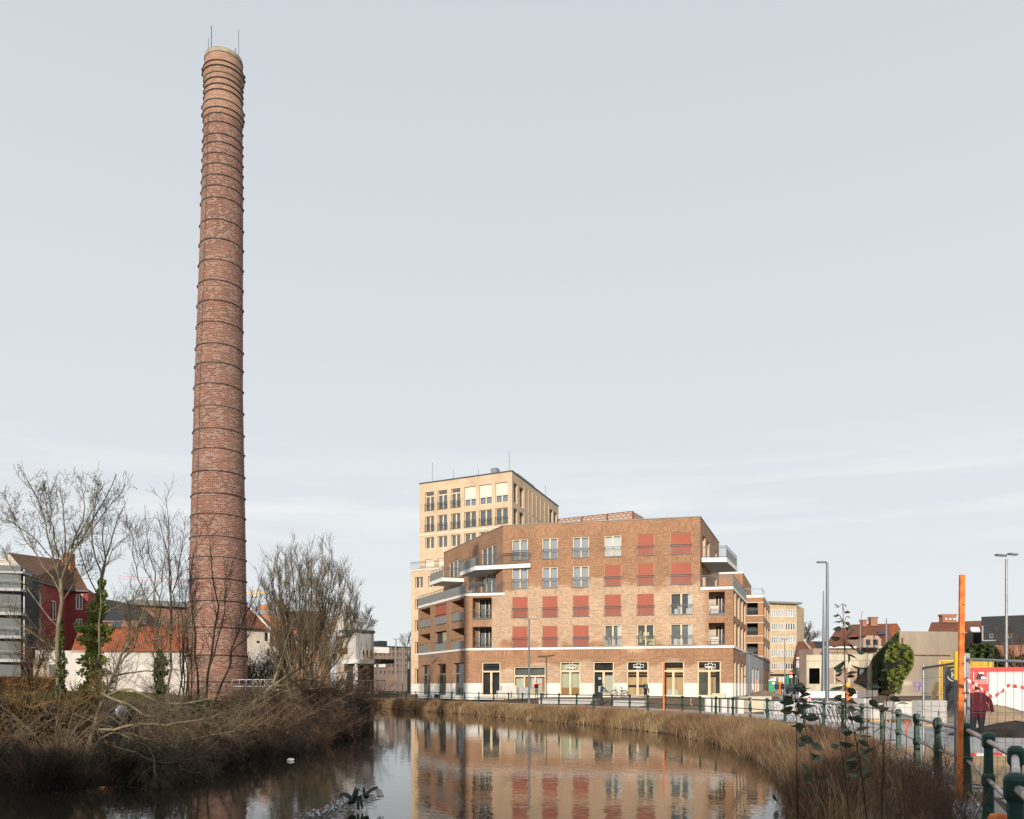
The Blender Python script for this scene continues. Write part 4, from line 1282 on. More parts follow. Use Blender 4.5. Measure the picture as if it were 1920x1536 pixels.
# the slim flue whose shadow falls on the corner of the brick building
FL = Vector((-19.6, 9.0))
fl = thing('flue_stack', 'slim round steel flue outside the view, its shadow a dark stripe on the brick corner', 'flue stack', (FL.x, FL.y, 1.1))
b = MB(); b.lathe((FL.x, FL.y, 0), [(.85, .3), (.60, 3), (.56, 39.9), (.4, 40.4)], n=20); put('pipe', b, M['metal_panel'], fl, world=True)
# the terrace of houses behind the viewpoint that shades the near banks
rh = thing('row_house', 'row of old brick houses behind the viewpoint, only their shade in view', 'house', (-18, -20, 0))
b = MB(); b.prism([(-62, -24), (16, -24), (16, -15), (-62, -15)], -.2, 6.5); b.prism([(-21.5, -25), (-10, -25), (-10, -16), (-21.5, -16)], 5, 10.4); put('wall', b, M['red_brick'], rh, world=True)  # second, taller block added out of view to shade the left near bank
b = MB()
for y0, y1 in ((-14.7, -19.5), (-24.3, -19.5)):
    b.face([(-62.3, y0, 6.4), (16.3, y0, 6.4), (16.3, y1, 9.85), (-62.3, y1, 9.85)])
put('roof', b, M['roof_brown'], rh, world=True)

# ------------------------------------------------------------------ general house parts
def FR(px0, d0, px1, d1):
    return Frame((gx(px0, d0), d0), (gx(px1, d1), d1))
def quadpx(mb, pts, m=0):
    mb.face([at(*p) for p in pts], m)
def small_window(par, fr, x0, x1, y0, y1, leaves=2, cover='interior', frame='white', rec=.12, shut=None):
    h = fr.hole(x0, x1, y0, y1)
    return window(par, fr, h, rec=rec, leaves=leaves, cover=cover, frame=frame, bar=.11, mull=.12, shut=shut)
def box_house(name, label, cat, fr, depth, z0, z1, material, holes=(), win=None, roof='soffit', rev=.15):
    t = thing(name, label, cat, (*((fr.p0 + fr.p1) / 2), z0))
    H = [fr.hole(*h[:4]) for h in holes]
    mb = MB(); wall(mb, fr, 0, fr.L, z0, z1, H, rev=rev)
    a, b_ = fr.pt(0, 0, 0), fr.pt(fr.L, 0, 0); c, d = fr.pt(fr.L, -depth, 0), fr.pt(0, -depth, 0)
    for p, q in ((b_, c), (c, d), (d, a)):
        mb.face([(p.x, p.y, z0), (q.x, q.y, z0), (q.x, q.y, z1), (p.x, p.y, z1)])
    put('wall', mb, material, t, world=True)
    mb = MB(); mb.face([(p.x, p.y, z1 - .02) for p in (a, b_, c, d)]); put('roof', mb, M[roof], t, world=True)
    for h, hh in zip(holes, H):
        kw = dict(win or {}); kw.update(h[4] if len(h) > 4 else {})
        window(t, fr, hh, **kw)
    return t

# ------------------------------------------------------------------ left bank: buildings behind the trees
LZ = 1.1
# grey balcony block at the edge of the picture
bb = thing('balcony_block', 'grey modern apartment block with glazed corner balconies beside the dark red house', 'apartment block', (gx(0, 98), 98, LZ))
fA = FR(-60, 97, 37, 98); fB = Frame(fA.p1, fA.p1 + Vector((-1.5, 9)))
mb = MB(); fA.box(mb, 0, fA.L, -6, -1.6, LZ, EYE + (HY - 1074) / FPX * 98); put('wall', mb, M['slate'], bb, world=True)  # dark slate colour stands for shade on the right side
mb = MB(); fA.box(mb, 0, fA.L + .1, -3.4, -.6, EYE + (HY - 1074) / FPX * 98, EYE + (HY - 1070) / FPX * 98); put('roof', mb, M['grey_render'], bb, world=True)
mb = MB(); s_ = FR(39, 99, 61, 104); s_.box(mb, 0, s_.L, -5, 0, LZ, EYE + (HY - 1072) / FPX * 104); put('side_wall', mb, M['metal_dark'], bb, world=True)  # shade of this side put into a dark steel colour
for y in (1106, 1151, 1195, 1239):
    z = EYE + (HY - y) / FPX * 98
    mb = MB(); fA.box(mb, 0, fA.L + .15, -1.6, .15, z - .16, z + .16)
    slab = put('balcony', mb, M['grey_render'], bb, world=True)
    mb = MB(); rail_bars(mb, fA, fA.L - 4.5, fA.L, .05, z + .2, z + 1.2, step=.9, w=.03); put('railing', mb, M['metal_panel'], slab)
    mb = MB()
    for k in range(3): fA.quad(mb, fA.L - 3.2 + k * 1.05, fA.L - 2.25 + k * 1.05, -1.55, z + .2, z + 2.6)
    put('pane', mb, M['glass_sky'], slab)
    mb = MB()
    for k in range(4): fA.box(mb, fA.L - 3.3 + k * 1.05, fA.L - 3.2 + k * 1.05, -1.58, -1.48, z + .16, z + 2.7)
    put('glazing_post', mb, M['metal_light'], slab)
    mb = MB(); fA.quad(mb, 0, fA.L, -1.59, z + .16, z + 2.7); put('glazing', mb, M['interior_mid'], slab)
# the dark red house
E1, E2, E3 = (62, 1083, 102), (126, 1104, 113), (165, 1106, 113.5)
rhs = thing('red_house', 'dark red rendered house with brown tiled roof and white windows', 'house', (gx(110, 110), 110, LZ))
f1 = FR(61, 102, 126, 113); f2 = FR(126, 113, 165, 113.5)
zt = EYE + (HY - 1104) / FPX * 113
h1 = [f1.hole(*q) for q in ((66, 78, 1110, 1134), (96, 106, 1126, 1163), (66, 77, 1160, 1186), (60.5, 82, 1207, 1221), (88, 94, 1197, 1216))]
h2 = [f2.hole(*q) for q in ((142, 155, 1114, 1143), (142, 154, 1160, 1186))]
mb = MB(); wall(mb, f1, 0, f1.L, LZ - .5, zt, h1); wall(mb, f2, 0, f2.L, LZ - .5, zt, h2)
e_ = f2.p1 + Vector((-3, 9)); mb.face([(*f2.p1, LZ), (*e_, LZ), (*e_, zt), (*f2.p1, zt)])
put('wall', mb, M['red_render'], rhs, world=True)
for h in h1: window(rhs, f1, h, rec=.12, cover='interior_mid', frame='white', bar=.12, mull=.12)
for h in h2: window(rhs, f2, h, rec=.12, cover='curt_pale', frame='white', bar=.12, mull=.12)
R1, R2 = (15, 1036, 112), (136, 1052, 121)
mb = MB()
quadpx(mb, [(58, 1085, 101.6), (126, 1106, 112.5), R2, R1]); quadpx(mb, [(126, 1106, 112.5), (166, 1107.5, 113.2), R2])
rf = put('roof', mb, M['roof_brown'], rhs, world=True)
mb = MB(); p, q = at(58, 1086, 101.5), at(126, 1107, 112.4); mb.beam(p, q, .2); mb.beam(q, at(166, 1108.5, 113.1), .2); put('gutter', mb, M['metal_dark'], rf)
mb = MB(); c = at(129, 1060, 117.5); mb.box((c.x, c.y, c.z), (1.1, 1.4, 3.4)); put('chimney', mb, M['orange_brick'], rf)
mb = MB(); quadpx(mb, [(-30, 1085, 108), (58, 1086, 103), (15, 1037, 111.5), (-12, 1060, 110)]); put('gable', mb, M['cream_render'], rhs, world=True)
# white garden wall with the long orange roof
oz = EYE + (HY - 1221) / FPX * 88
fW = FR(66, 86, 352, 90)
oh = thing('outbuilding', 'long low white outbuilding under an orange red tiled roof', 'outbuilding', (gx(240, 88), 88, LZ))
hs = [fW.hole(*q) for q in ((286, 294, 1240, 1280), (180, 192, 1236, 1252))]
mb = MB(); wall(mb, fW, 0, fW.L, LZ - .5, oz, hs); put('wall', mb, M['white_render'], oh, world=True)
for h in hs: window(oh, fW, h, rec=.1, leaves=1, cover='interior_mid', frame='white')
mb = MB(); quadpx(mb, [(132, 1222.5, 86.8), (352, 1222, 89.6), (352, 1174, 95.5), (150, 1176, 93)]); rf = put('roof', mb, M['roof_orange'], oh, world=True)
mb = MB()
for k in range(2):
    p = at(214 + k * 9, 1171 + k, 93.5); mb.box(p, (.5, .12, 1.0), rx=-.7)
put('roof_window', mb, M['glass_sky'], rf)
fG = FR(62, 84, 92, 84.5); gw = thing('garden_wall', 'low grey garden wall in front of the dark red house', 'wall', (gx(77, 84), 84, LZ))
mb = MB(); fG.box(mb, 0, fG.L, -.2, 0, LZ, EYE + (HY - 1234) / FPX * 84); put('wall_face', mb, M['grey_conc'], gw, world=True)
# houses with black and grey roofs behind it
box_house('back_house', 'small red brick house with grey flat roof above the orange roof', 'house', FR(252, 112, 352, 116), 8, LZ, EYE + (HY - 1136) / FPX * 114, M['red_brick'],
          holes=[(265, 275, 1150, 1170), (290, 300, 1165, 1176)], win=dict(cover='curt_pale', frame='white', rec=.1, bar=.1))
mb = MB(); fq = FR(248, 111.5, 352, 115.5); fq.box(mb, 0, fq.L, -8, .3, EYE + (HY - 1136) / FPX * 113, EYE + (HY - 1126) / FPX * 113)
o = put('flat_roof', mb, M['metal_panel'], bpy.data.objects['back_house'], world=True)
bk = thing('black_house', 'black slate roofed house half hidden behind the ivy tree', 'house', (gx(225, 108), 108, LZ))
mb = MB(); quadpx(mb, [(180, 1168, 100), (262, 1168, 103), (225, 1128, 110), (188, 1122, 108)]); quadpx(mb, [(225, 1128, 110), (262, 1168, 103), (265, 1140, 112)]); put('roof', mb, M['slate'], bk, world=True)
mb = MB(); quadpx(mb, [(165, 1190, 99), (262, 1190, 102), (262, 1164, 103), (165, 1164, 100)]); put('wall', mb, M['red_brick'], bk, world=True)
mb = MB(); ft = FR(305, 120, 352, 121); ft.box(mb, 0, ft.L, -8, 0, LZ, EYE + (HY - 1132) / FPX * 120)
gh_ = thing('grey_house', 'tall grey rendered house front just left of the chimney', 'house', (gx(330, 120), 120, LZ)); put('wall', mb, M['grey_render'], gh_, world=True)
for (x0, x1) in ((312, 318), (326, 332), (339, 345)):
    h = ft.hole(x0, x1, 1146, 1168); h = (h[0], h[1], h[2], h[3])
    b_ = MB(); ft.box(b_, h[0], h[1], .003, .05, h[2], h[3]); w = put('window', b_, M['white'], gh_, world=True)
    b_ = MB(); ft.quad(b_, h[0] + .1, h[1] - .1, .056, h[2] + .1, h[3] - .1); put('pane', b_, M['interior'], w)

# right of the chimney
dg = thing('tiled_house', 'house with steep dark red tiled roof beside the chimney foot', 'house', (gx(480, 112), 112, LZ))
mb = MB(); quadpx(mb, [(440, 1176, 108), (507, 1180, 111), (465, 1136, 116), (430, 1134, 114)]); rf = put('roof', mb, M['roof_red'], dg, world=True)
mb = MB(); p, q = at(507.5, 1180, 110.9), at(465, 1135, 115.9); mb.beam(p, q, .22); put('verge', mb, M['white'], rf)
fT = FR(440, 109, 506, 112); hT = [fT.hole(*q) for q in ((495, 504, 1185, 1204), (480, 489, 1200, 1208))]
mb = MB(); wall(mb, fT, 0, fT.L, LZ, EYE + (HY - 1178) / FPX * 110.5, hT); put('wall', mb, M['cream_render'], dg, world=True)
for h in hT: window(dg, fT, h, rec=.1, leaves=1, cover='interior_mid', frame='white')
og = thing('gable_house', 'house with blank orange brick gable wall next to the steep tiled roof', 'house', (gx(525, 118), 118, LZ))
mb = MB(); quadpx(mb, [(500, 1290, 117), (534, 1290, 118), (534, 1153, 118), (482, 1151, 117), (500, 1178, 117)])
quadpx(mb, [(534, 1290, 118), (560, 1290, 126), (560, 1160, 126), (534, 1153, 118)]); put('wall', mb, M['orange_brick'], og, world=True)
mb = MB(); quadpx(mb, [(470, 1152, 116.8), (536, 1152.5, 117.8), (535, 1145, 124), (466, 1136, 124)]); rf = put('roof', mb, M['grey_render'], og, world=True)
mb = MB(); c = at(497, 1142, 122); mb.box(c, (1.6, 1, 1.2)); put('chimney', mb, M['orange_brick'], rf)
box_house('white_house', 'small white two storey house in front of the orange gable', 'house', FR(492, 100, 523, 101), 6, LZ, EYE + (HY - 1212) / FPX * 100.5, M['white_render'],
          holes=[(500.5, 507, 1216, 1230)], win=dict(cover='interior', frame='wood_brown', leaves=1, rec=.08), roof='slate')
fS = Frame(bpy.data.objects['white_house'].location.to_2d(), (0, 0)) if False else None
br = thing('brick_house', 'brown roofed brick house behind the bare willow', 'house', (gx(585, 120), 120, LZ))
mb = MB(); fb = FR(534, 118.5, 620, 121); hb = [fb.hole(*q) for q in ((545, 552, 1245, 1262), (556, 562, 1200, 1225), (575, 582, 1200, 1225), (590, 597, 1240, 1262), (553, 560, 1160, 1172))]
wall(mb, fb, 0, fb.L, LZ, EYE + (HY - 1178) / FPX * 120, hb); put('wall', mb, M['red_brick'], br, world=True)
for h in hb: window(br, fb, h, rec=.1, leaves=1, cover='interior_mid', frame='white')
mb = MB(); quadpx(mb, [(534, 1180, 118.2), (622, 1180, 120.8), (612, 1146, 128), (536, 1146, 126)]); put('roof', mb, M['roof_brown'], br, world=True)
# white modern house with roof terrace
wm = thing('white_terrace_house', 'pale cubic house with white penthouse, roof terrace railing and dark canopy', 'house', (gx(660, 112), 112, LZ))
ZT = EYE + (HY - 1187) / FPX * 112
fl_, fr_ = FR(630, 118, 667, 110), FR(667, 110, 701, 113)
hl = [fl_.hole(*q) for q in ((644, 650, 1240, 1262), (634, 652, 1215, 1228))]
hr_ = [fr_.hole(*q) for q in ((672.5, 675, 1190, 1206), (680.5, 685, 1219, 1234), (687, 692, 1219, 1234), (694, 698.5, 1219.5, 1234))]
mb = MB(); wall(mb, fl_, 0, fl_.L, .6, ZT, hl, mfun=lambda u, z: 1 if u > fl_.L * .72 else 0); put('front_wall', mb, [M['cream_render'], M['white_render']], wm, world=True)
mb = MB(); wall(mb, fr_, 0, fr_.L, .6, ZT, hr_); e_ = fr_.p1 + Vector((-3, 9)); mb.face([(*fr_.p1, .6), (*e_, .6), (*e_, ZT), (*fr_.p1, ZT)]); put('side_wall', mb, M['grey_render'], wm, world=True)
for h in hl: window(wm, fl_, h, rec=.1, leaves=1, cover='interior', frame='wood_brown')
for h in hr_: window(wm, fr_, h, rec=.12, leaves=1, cover='interior', frame='wood_brown')
mb = MB()
for f in (fl_, fr_): f.box(mb, 0 if f is fl_ else -.1, f.L + (.1 if f is fr_ else -.1), -3 if f is fr_ else -1, .15, ZT + (.002 if f is fr_ else .004), ZT + .35)
put('roof_slab', mb, M['metal_dark'], wm, world=True)
fp, fp2 = FR(612, 117, 647, 113), FR(647, 113, 665, 114)
mb = MB(); fp.box(mb, 0, fp.L, -1.6, 0, ZT - .3, EYE + (HY - 1153) / FPX * 113); pn = put('penthouse', mb, M['white_render'], wm, world=True)
mb = MB(); fp2.box(mb, .02, fp2.L, -3.2, 0, ZT + .3, EYE + (HY - 1154) / FPX * 113); put('glazing', mb, M['glass_sky'], pn)
mb = MB(); fp2.box(mb, .1, fp2.L - .1, -3.0, -.1, ZT + .3, EYE + (HY - 1155) / FPX * 113); put('room', mb, M['interior_green'], pn)
mb = MB(); rail_bars(mb, fr_, -.1, fr_.L, 0, ZT + .4, ZT + 1.9, step=.22, w=.05, top=1); put('railing', mb, M['metal_light'], wm, world=True)
fc = FR(668, 108, 712, 110); zc_ = EYE + (HY - 1240) / FPX * 109
mb = MB(); fc.box(mb, 0, fc.L, -5, 0, zc_ - .3, zc_ + .25); cp = put('canopy', mb, M['white_conc'], wm, world=True)
mb = MB(); fc.box(mb, fc.L * .78, fc.L * 1.62, -5, .1, zc_ - .25, zc_ + .3); put('dark_canopy', mb, M['black'], cp)
mb = MB()
for k in (.05, .95): fc.box(mb, fc.L * k - .12, fc.L * k + .12, -.5, -.25, .5, zc_ - .3)
put('column', mb, M['white_conc'], cp)
mb = MB(); fc.box(mb, .1, fc.L * .9, -3.2, -3, .5, zc_ - .3); put('glazing', mb, M['interior'], cp)
mb = MB()
for k in range(4): fc.box(mb, fc.L * (.5 + k * .13), fc.L * (.56 + k * .13), -2.98, -2.95, .8, zc_ - .5)
put('lit_pane', mb, M['curt_green'], cp)  # pale boxes, lit look painted by their colour
mb = MB(); fr_.box(mb, .35, fr_.L - .1, .02, .1, .9, zc_ - .32); put('ground_floor_glazing', mb, M['interior'], wm, world=True)
mb = MB(); ff = FR(668, 106, 722, 107.5); ff.box(mb, 0, ff.L, -.1, 0, EYE + (HY - 1277) / FPX * 106, EYE + (HY - 1275) / FPX * 106); 
for k in range(5): ff.box(mb, ff.L * k / 4 - .04, ff.L * k / 4 + .04, -.1, 0, .3, EYE + (HY - 1276) / FPX * 106)
tb = tag(put('deck_table', mb, M['metal_light']), 'long steel railed terrace deck below the dark canopy', 'deck')
# far brick block beyond the bend
fF = FR(690, 205, 790, 215); ZF = EYE + (HY - 1212) / FPX * 205
hF = []
for r, y in enumerate((1214, 1224, 1235.5, 1246, 1258)):
    for x in range(704, 790, 8): hF.append((x, x + 4.2, y, y + 5.6))
fb2 = thing('far_apartment_block', 'distant brown brick apartment block with white balconies beyond the river bend', 'apartment block', (gx(740, 208), 208, .5))
HF = [fF.hole(*q) for q in hF]
mb = MB(); wall(mb, fF, 0, fF.L, 0, ZF, HF, rev=.3, mfun=lambda u, z: 0); put('wall', mb, M['far_brick'], fb2, world=True)
mb = MB()
for i, h in enumerate(HF): fF.box(mb, h[0], h[1], -.32, -.28, h[2], h[3])
put('glazing', mb, M['interior_mid'], fb2, world=True)
mb = MB(); fF.box(mb, 0, fF.L * .38, .01, .2, ZF - 1.6, ZF - .1); fF.box(mb, fF.L * .05, fF.L * .3, .01, .5, ZF - 5.2, ZF - 3.4); put('white_balcony', mb, M['white_conc'], fb2, world=True)
mb = MB(); fF.box(mb, 0, fF.L, -12, .1, ZF, ZF + .25); fF.box(mb, fF.L * .32, fF.L * .46, -6, -3, ZF + .25, ZF + 1.7); put('roof', mb, M['slate'], fb2, world=True)

# tower crane far away behind the chimney
cr_ = thing('tower_crane', 'distant red lattice tower crane with pale counterweight seen behind the chimney', 'crane', (gx(440, 260), 260, 0))
zj = EYE + (HY - 1098) / FPX * 260
mb = MB(); X0 = gx(440, 260)
for dx in (-.7, .7):
    for dy in (-.7, .7): mb.beam((X0 + dx, 260 + dy, 0), (X0 + dx, 260 + dy, zj), .14)
for k in range(16): mb.beam((X0 - .7, 259.3, k * 2), (X0 + .7, 259.3, k * 2 + 2), .1)
put('mast', mb, M['red'], cr_, world=True)
mb = MB(); p, q = at(222, 1086, 262), at(446, 1100, 260)
for dz in (0, 1.1): mb.beam(p + Vector((0, 0, dz)), q + Vector((0, 0, dz)), .07)
for k in range(30):
    a = p.lerp(q, k / 30); c = p.lerp(q, (k + .5) / 30) + Vector((0, 0, 1.1)); d = p.lerp(q, (k + 1) / 30)
    mb.beam(a, c, .035); mb.beam(c, d, .035)
put('jib', mb, M['red'], cr_, world=True)
mb = MB(); a, c = at(446, 1111, 260), at(500, 1111, 260); mb.beam(a, c, .3); put('counter_jib', mb, M['yellow'], cr_, world=True)
mb = MB(); c = at(480, 1113, 260); mb.box(c, (2.6, 1.5, 2.4)); put('counterweight', mb, M['cream_render'], cr_, world=True)

# ------------------------------------------------------------------ right side: street end and building site
# beige flats
fl5 = thing('beige_apartment_block', 'beige brick block of flats with white framed windows and overhanging flat roof', 'apartment block', (gx(1465, 172), 172, .5))
f5 = FR(1432, 170.5, 1493, 173); Z5 = EYE + (HY - 1133.5) / FPX * 172
h5 = []; G5 = [(1446.3, 1457.3, 3), (1459.3, 1470, 3), (1472.5, 1491, 4)]
for (y0, y1) in ((1142.7, 1156.6), (1168, 1181.8), (1193, 1206.8), (1217.6, 1231.2), (1242.8, 1255.6)):
    for (x0, x1, n) in G5: h5.append((f5.hole(x0, x1, y0, y1), n))
mb = MB(); wall(mb, f5, 0, f5.L, EYE + (HY - 1264) / FPX * 172, Z5, [h[0] for h in h5], rev=.12); 
e_ = f5.p1 + Vector((4.5, 8)); mb.face([(*f5.p1, 0), (*e_, 0), (*e_, Z5), (*f5.p1, Z5)]); put('wall', mb, M['beige_brick'], fl5, world=True)
rr = random.Random(2)
for h, n in h5: window(fl5, f5, h, rec=.08, leaves=n, cover=rr.choice(['curt_white', 'curt_pale', 'interior_mid', 'curt_white']), frame='white', bar=.12, mull=.18, back=.3)
mb = MB(); f5.box(mb, -1, f5.L + .9, -9, .8, Z5 + .1, Z5 + .5); put('flat_roof', mb, M['metal_panel'], fl5, world=True)
mb = MB()
for x in (1444.8, 1458.3, 1471.2, 1492.2): u = f5.at_px(x); f5.box(mb, u - .12, u + .12, .004, .1, 5, Z5)
put('pilaster', mb, M['cream_render'], fl5, world=True)
mb = MB(); f5.box(mb, 0, f5.L, -.3, .12, EYE + (HY - 1266.5) / FPX * 172, EYE + (HY - 1264) / FPX * 172); put('shop_fascia', mb, M['black'], fl5, world=True)
mb = MB(); f5.box(mb, 0, f5.L, -.4, -.3, 0, EYE + (HY - 1266) / FPX * 172); put('shop_wall', mb, M['pink_brick'], fl5, world=True)
mb = MB()
for x in (1452, 1462, 1467.5, 1476, 1484): u = f5.at_px(x); f5.box(mb, u, u + .5, -.29, -.2, .2, 3.6)
put('shop_post', mb, M['white'], fl5, world=True)
mb = MB()
for x in (1454, 1470, 1478): u = f5.at_px(x); f5.box(mb, u, u + .8, -.295, -.25, .3, 3.2)
put('shop_window', mb, M['interior_green'], fl5, world=True)
# low houses beside it
lhs = thing('terrace_house', 'low beige terrace house with red tiled roof beside the block of flats', 'house', (gx(1505, 168), 168, .5))
f6 = FR(1493.3, 167.5, 1530, 168.5); h6 = [f6.hole(*q) for q in ((1493.6, 1498, 1244, 1258), (1504.5, 1509.5, 1244, 1258), (1494.5, 1507, 1271, 1290))]
mb = MB(); wall(mb, f6, 0, f6.L, 0, EYE + (HY - 1233) / FPX * 168, h6); put('wall', mb, M['cream_render'], lhs, world=True)
for h in h6: window(lhs, f6, h, rec=.1, leaves=1, cover='interior', frame='white', bar=.2)
mb = MB(); quadpx(mb, [(1493.3, 1233, 167), (1530, 1233, 168), (1545, 1233, 168), (1523, 1203, 176), (1493.3, 1202.5, 175)]); rf = put('roof', mb, M['roof_red'], lhs, world=True)
mb = MB(); mb.beam(at(1493.3, 1234, 166.8), at(1514, 1234, 166.8), .35); put('gutter', mb, M['white'], rf)
mb = MB(); mb.beam(at(1508, 1203, 174.5), at(1534, 1234, 167), .25); put('verge', mb, M['cream_render'], rf)
mb = MB(); mb.box(at(1519, 1224.5, 169), (1.4, .2, .9), rx=-.6); mb.box(at(1537, 1225, 169), (1.2, .2, .8), rx=-.6); put('roof_window', mb, M['glass_sky'], rf)
sl_ = thing('slate_house', 'house with black slate roof just right of the red tiled terrace house', 'house', (gx(1540, 176), 176, .5))
mb = MB(); quadpx(mb, [(1538, 1232, 173), (1560, 1232, 174), (1560, 1203, 180), (1523, 1202.5, 179)]); put('roof', mb, M['slate'], sl_, world=True)
mb = MB(); quadpx(mb, [(1530, 1300, 173), (1560, 1300, 174), (1560, 1231, 174), (1530, 1231, 173)]); put('wall', mb, M['white_render'], sl_, world=True)
# concrete frame of an unfinished hall
cf = thing('unfinished_hall', 'bare concrete frame of an open hall with black openings and a heavy beam', 'building shell', (gx(1570, 112), 112, .5))
f7 = FR(1512, 113, 1634, 110.1); Zc = EYE + (HY - 1228) / FPX * 112; Zb = EYE + (HY - 1252) / FPX * 112; Zs = EYE + (HY - 1282.5) / FPX * 112
H7 = [f7.hole(1517, 1537, 1253, 1282.5), f7.hole(1542.5, 1563.5, 1252, 1283), f7.hole(1567, 1590, 1252, 1283), f7.hole(1594, 1626, 1252, 1296)]
mb = MB(); wall(mb, f7, 0, f7.L, 0, Zc, H7, rev=.55); put('frame_wall', mb, M['concrete'], cf, world=True)
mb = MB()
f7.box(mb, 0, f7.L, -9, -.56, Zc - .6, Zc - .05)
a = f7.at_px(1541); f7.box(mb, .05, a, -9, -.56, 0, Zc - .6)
put('roof_slab', mb, M['void'], cf, world=True)  # slab plus a black box painting the unlit hall behind the left opening
mb = MB(); f7.box(mb, f7.at_px(1612), f7.L, -8, -.56, 0, Zc - .6); put('inner_wall', mb, M['interior_mid'], cf, world=True)
mb = MB(); f7.box(mb, -.02, f7.L + .02, .004, .12, Zc - .8, Zc + .02); put('edge_beam', mb, M['concrete'], cf, world=True)
box_house('pub_house', 'distant pink brick house with white frieze seen through the concrete frame', 'house', FR(1525, 150, 1640, 151), 6, 0, EYE + (HY - 1216) / FPX * 150, M['pink_brick'],
          holes=[(1554, 1562, 1274, 1286), (1566, 1576, 1274, 1286), (1599, 1608, 1274, 1286)], win=dict(cover='interior', frame='white', leaves=2, rec=.1))
mb = MB(); fq = FR(1525, 149.8, 1640, 150.8); fq.box(mb, 0, fq.L, 0, .3, EYE + (HY - 1273) / FPX * 150, EYE + (HY - 1269.5) / FPX * 150); put('white_frieze', mb, M['white'], bpy.data.objects['pub_house'], world=True)
mb = MB(); fq.box(mb, fq.L * .62, fq.L * .9, 0, .32, EYE + (HY - 1273.5) / FPX * 150, EYE + (HY - 1262) / FPX * 150); put('pink_board', mb, M['red_tape'], bpy.data.objects['pub_house'], world=True)
# big tiled roof house
tr = thing('tiled_roof_house', 'large pink brick house with broad brown red tiled roof, gothic dormer and chimneys', 'house', (gx(1615, 140), 140, .5))
f8 = FR(1546, 139, 1676, 141); h8 = [f8.hole(1553, 1582, 1223, 1240), f8.hole(1621, 1640, 1222, 1236)]
mb = MB(); wall(mb, f8, 0, f8.L, 0, EYE + (HY - 1213) / FPX * 140, h8); put('wall', mb, M['pink_brick'], tr, world=True)
window(tr, f8, h8[0], rec=.1, leaves=3, cover='curt_white', frame='wood_brown'); window(tr, f8, h8[1], rec=.1, leaves=2, cover='curt_white', frame='wood_brown')
mb = MB(); quadpx(mb, [(1545, 1213, 138.6), (1678, 1213, 140.6), (1666, 1169.5, 150), (1597, 1171, 149), (1588, 1176.8, 147.5), (1570, 1177.3, 147)])
quadpx(mb, [(1678, 1213, 140.6), (1689, 1180, 152), (1682, 1169, 154), (1666, 1169.5, 150)], 1)
rf = put('roof', mb, [M['roof_red'], M['roof_orange']], tr, world=True)
mb = MB(); mb.beam(at(1545, 1214, 138.4), at(1678, 1214, 140.4), .3); put('gutter', mb, M['white'], rf)
for (x0, x1, y0, y1) in ((1614.5, 1623, 1163.5, 1176), (1630.5, 1643, 1158.5, 1174)):
    mb = MB(); c = at((x0 + x1) / 2, (y0 + y1) / 2, 149); w_ = gx(x1, 149) - gx(x0, 149); mb.box(c, (w_, 1.1, (y1 - y0) / FPX * 149)); mb.box((c.x, c.y, c.z + (y1 - y0) / FPX * 74), (w_ + .3, 1.3, .25)); put('chimney', mb, M['red_brick'], rf)
fd = FR(1619, 137.2, 1652, 137.8)
mb = MB()
hd_ = [fd.hole(1623.5, 1632, 1199, 1210), fd.hole(1637, 1646.5, 1199, 1210)]
zd0, zd1 = EYE + (HY - 1214) / FPX * 137.5, EYE + (HY - 1198) / FPX * 137.5
wall(mb, fd, 0, fd.L, zd0, zd1, hd_)
zp = EYE + (HY - 1192) / FPX * 137.5
mb.face([fd.pt(0, 0, zd1), fd.pt(fd.L, 0, zd1), fd.pt(fd.L - .6, 0, zp), fd.pt(.6, 0, zp)])
mb.face([fd.pt(0, 0, zd0), fd.pt(0, 0, zd1), fd.pt(0, -5, zd1), fd.pt(0, -5, zd0)]); mb.face([fd.pt(fd.L, 0, zd1), fd.pt(fd.L, 0, zd0), fd.pt(fd.L, -5, zd0), fd.pt(fd.L, -5, zd1)])
mb.face([fd.pt(.6, 0, zp), fd.pt(fd.L - .6, 0, zp), fd.pt(fd.L - .6, -6, zp), fd.pt(.6, -6, zp)])
put('dormer', mb, M['pink_brick'], rf)
mb = MB()
for h in hd_:
    m_ = (h[0] + h[1]) / 2
    mb.face([fd.pt(h[0], -.1, h[2]), fd.pt(h[1], -.1, h[2]), fd.pt(h[1], -.1, h[3] - .4), fd.pt(m_, -.1, h[3]), fd.pt(h[0], -.1, h[3] - .4)])
put('dormer_window', mb, M['interior'], rf)
mb = MB(); mb.box(at(1652.5, 1187, 143), (1.25, .3, .9), rx=-.7); put('roof_window', mb, M['glass_sky'], rf)
# concrete rendered warehouse with ivy
wh_ = thing('warehouse', 'windowless grey rendered warehouse wall with stains, partly under ivy', 'warehouse', (gx(1750, 95), 95, .5))
f9 = FR(1684, 95, 1825, 96.5); Z9 = EYE + (HY - 1183.5) / FPX * 95
H9 = [f9.hole(1693.5, 1710, 1276.5, 1284.8)]
mb = MB(); wall(mb, f9, 0, f9.L, 0, Z9, H9, rev=.1)
e_ = Vector((gx(1637, 171), 171)); mb.face([(*e_, 0), (*f9.p0, 0), (*f9.p0, Z9), (*e_, Z9)])
e2 = f9.p1 + Vector((8, 20)); mb.face([(*f9.p1, 0), (*e2, 0), (*e2, Z9), (*f9.p1, Z9)])
mb.face([(*f9.p0, Z9), (*f9.p1, Z9), (*e2, Z9), (*e_, Z9)])
put('wall', mb, M['grey_conc'], wh_, world=True)
mb = MB(); h = H9[0]
for i in range(6): u = h[0] + (h[1] - h[0]) * i / 5; f9.box(mb, u - .05, u + .05, -.1, -.02, h[2], h[3])
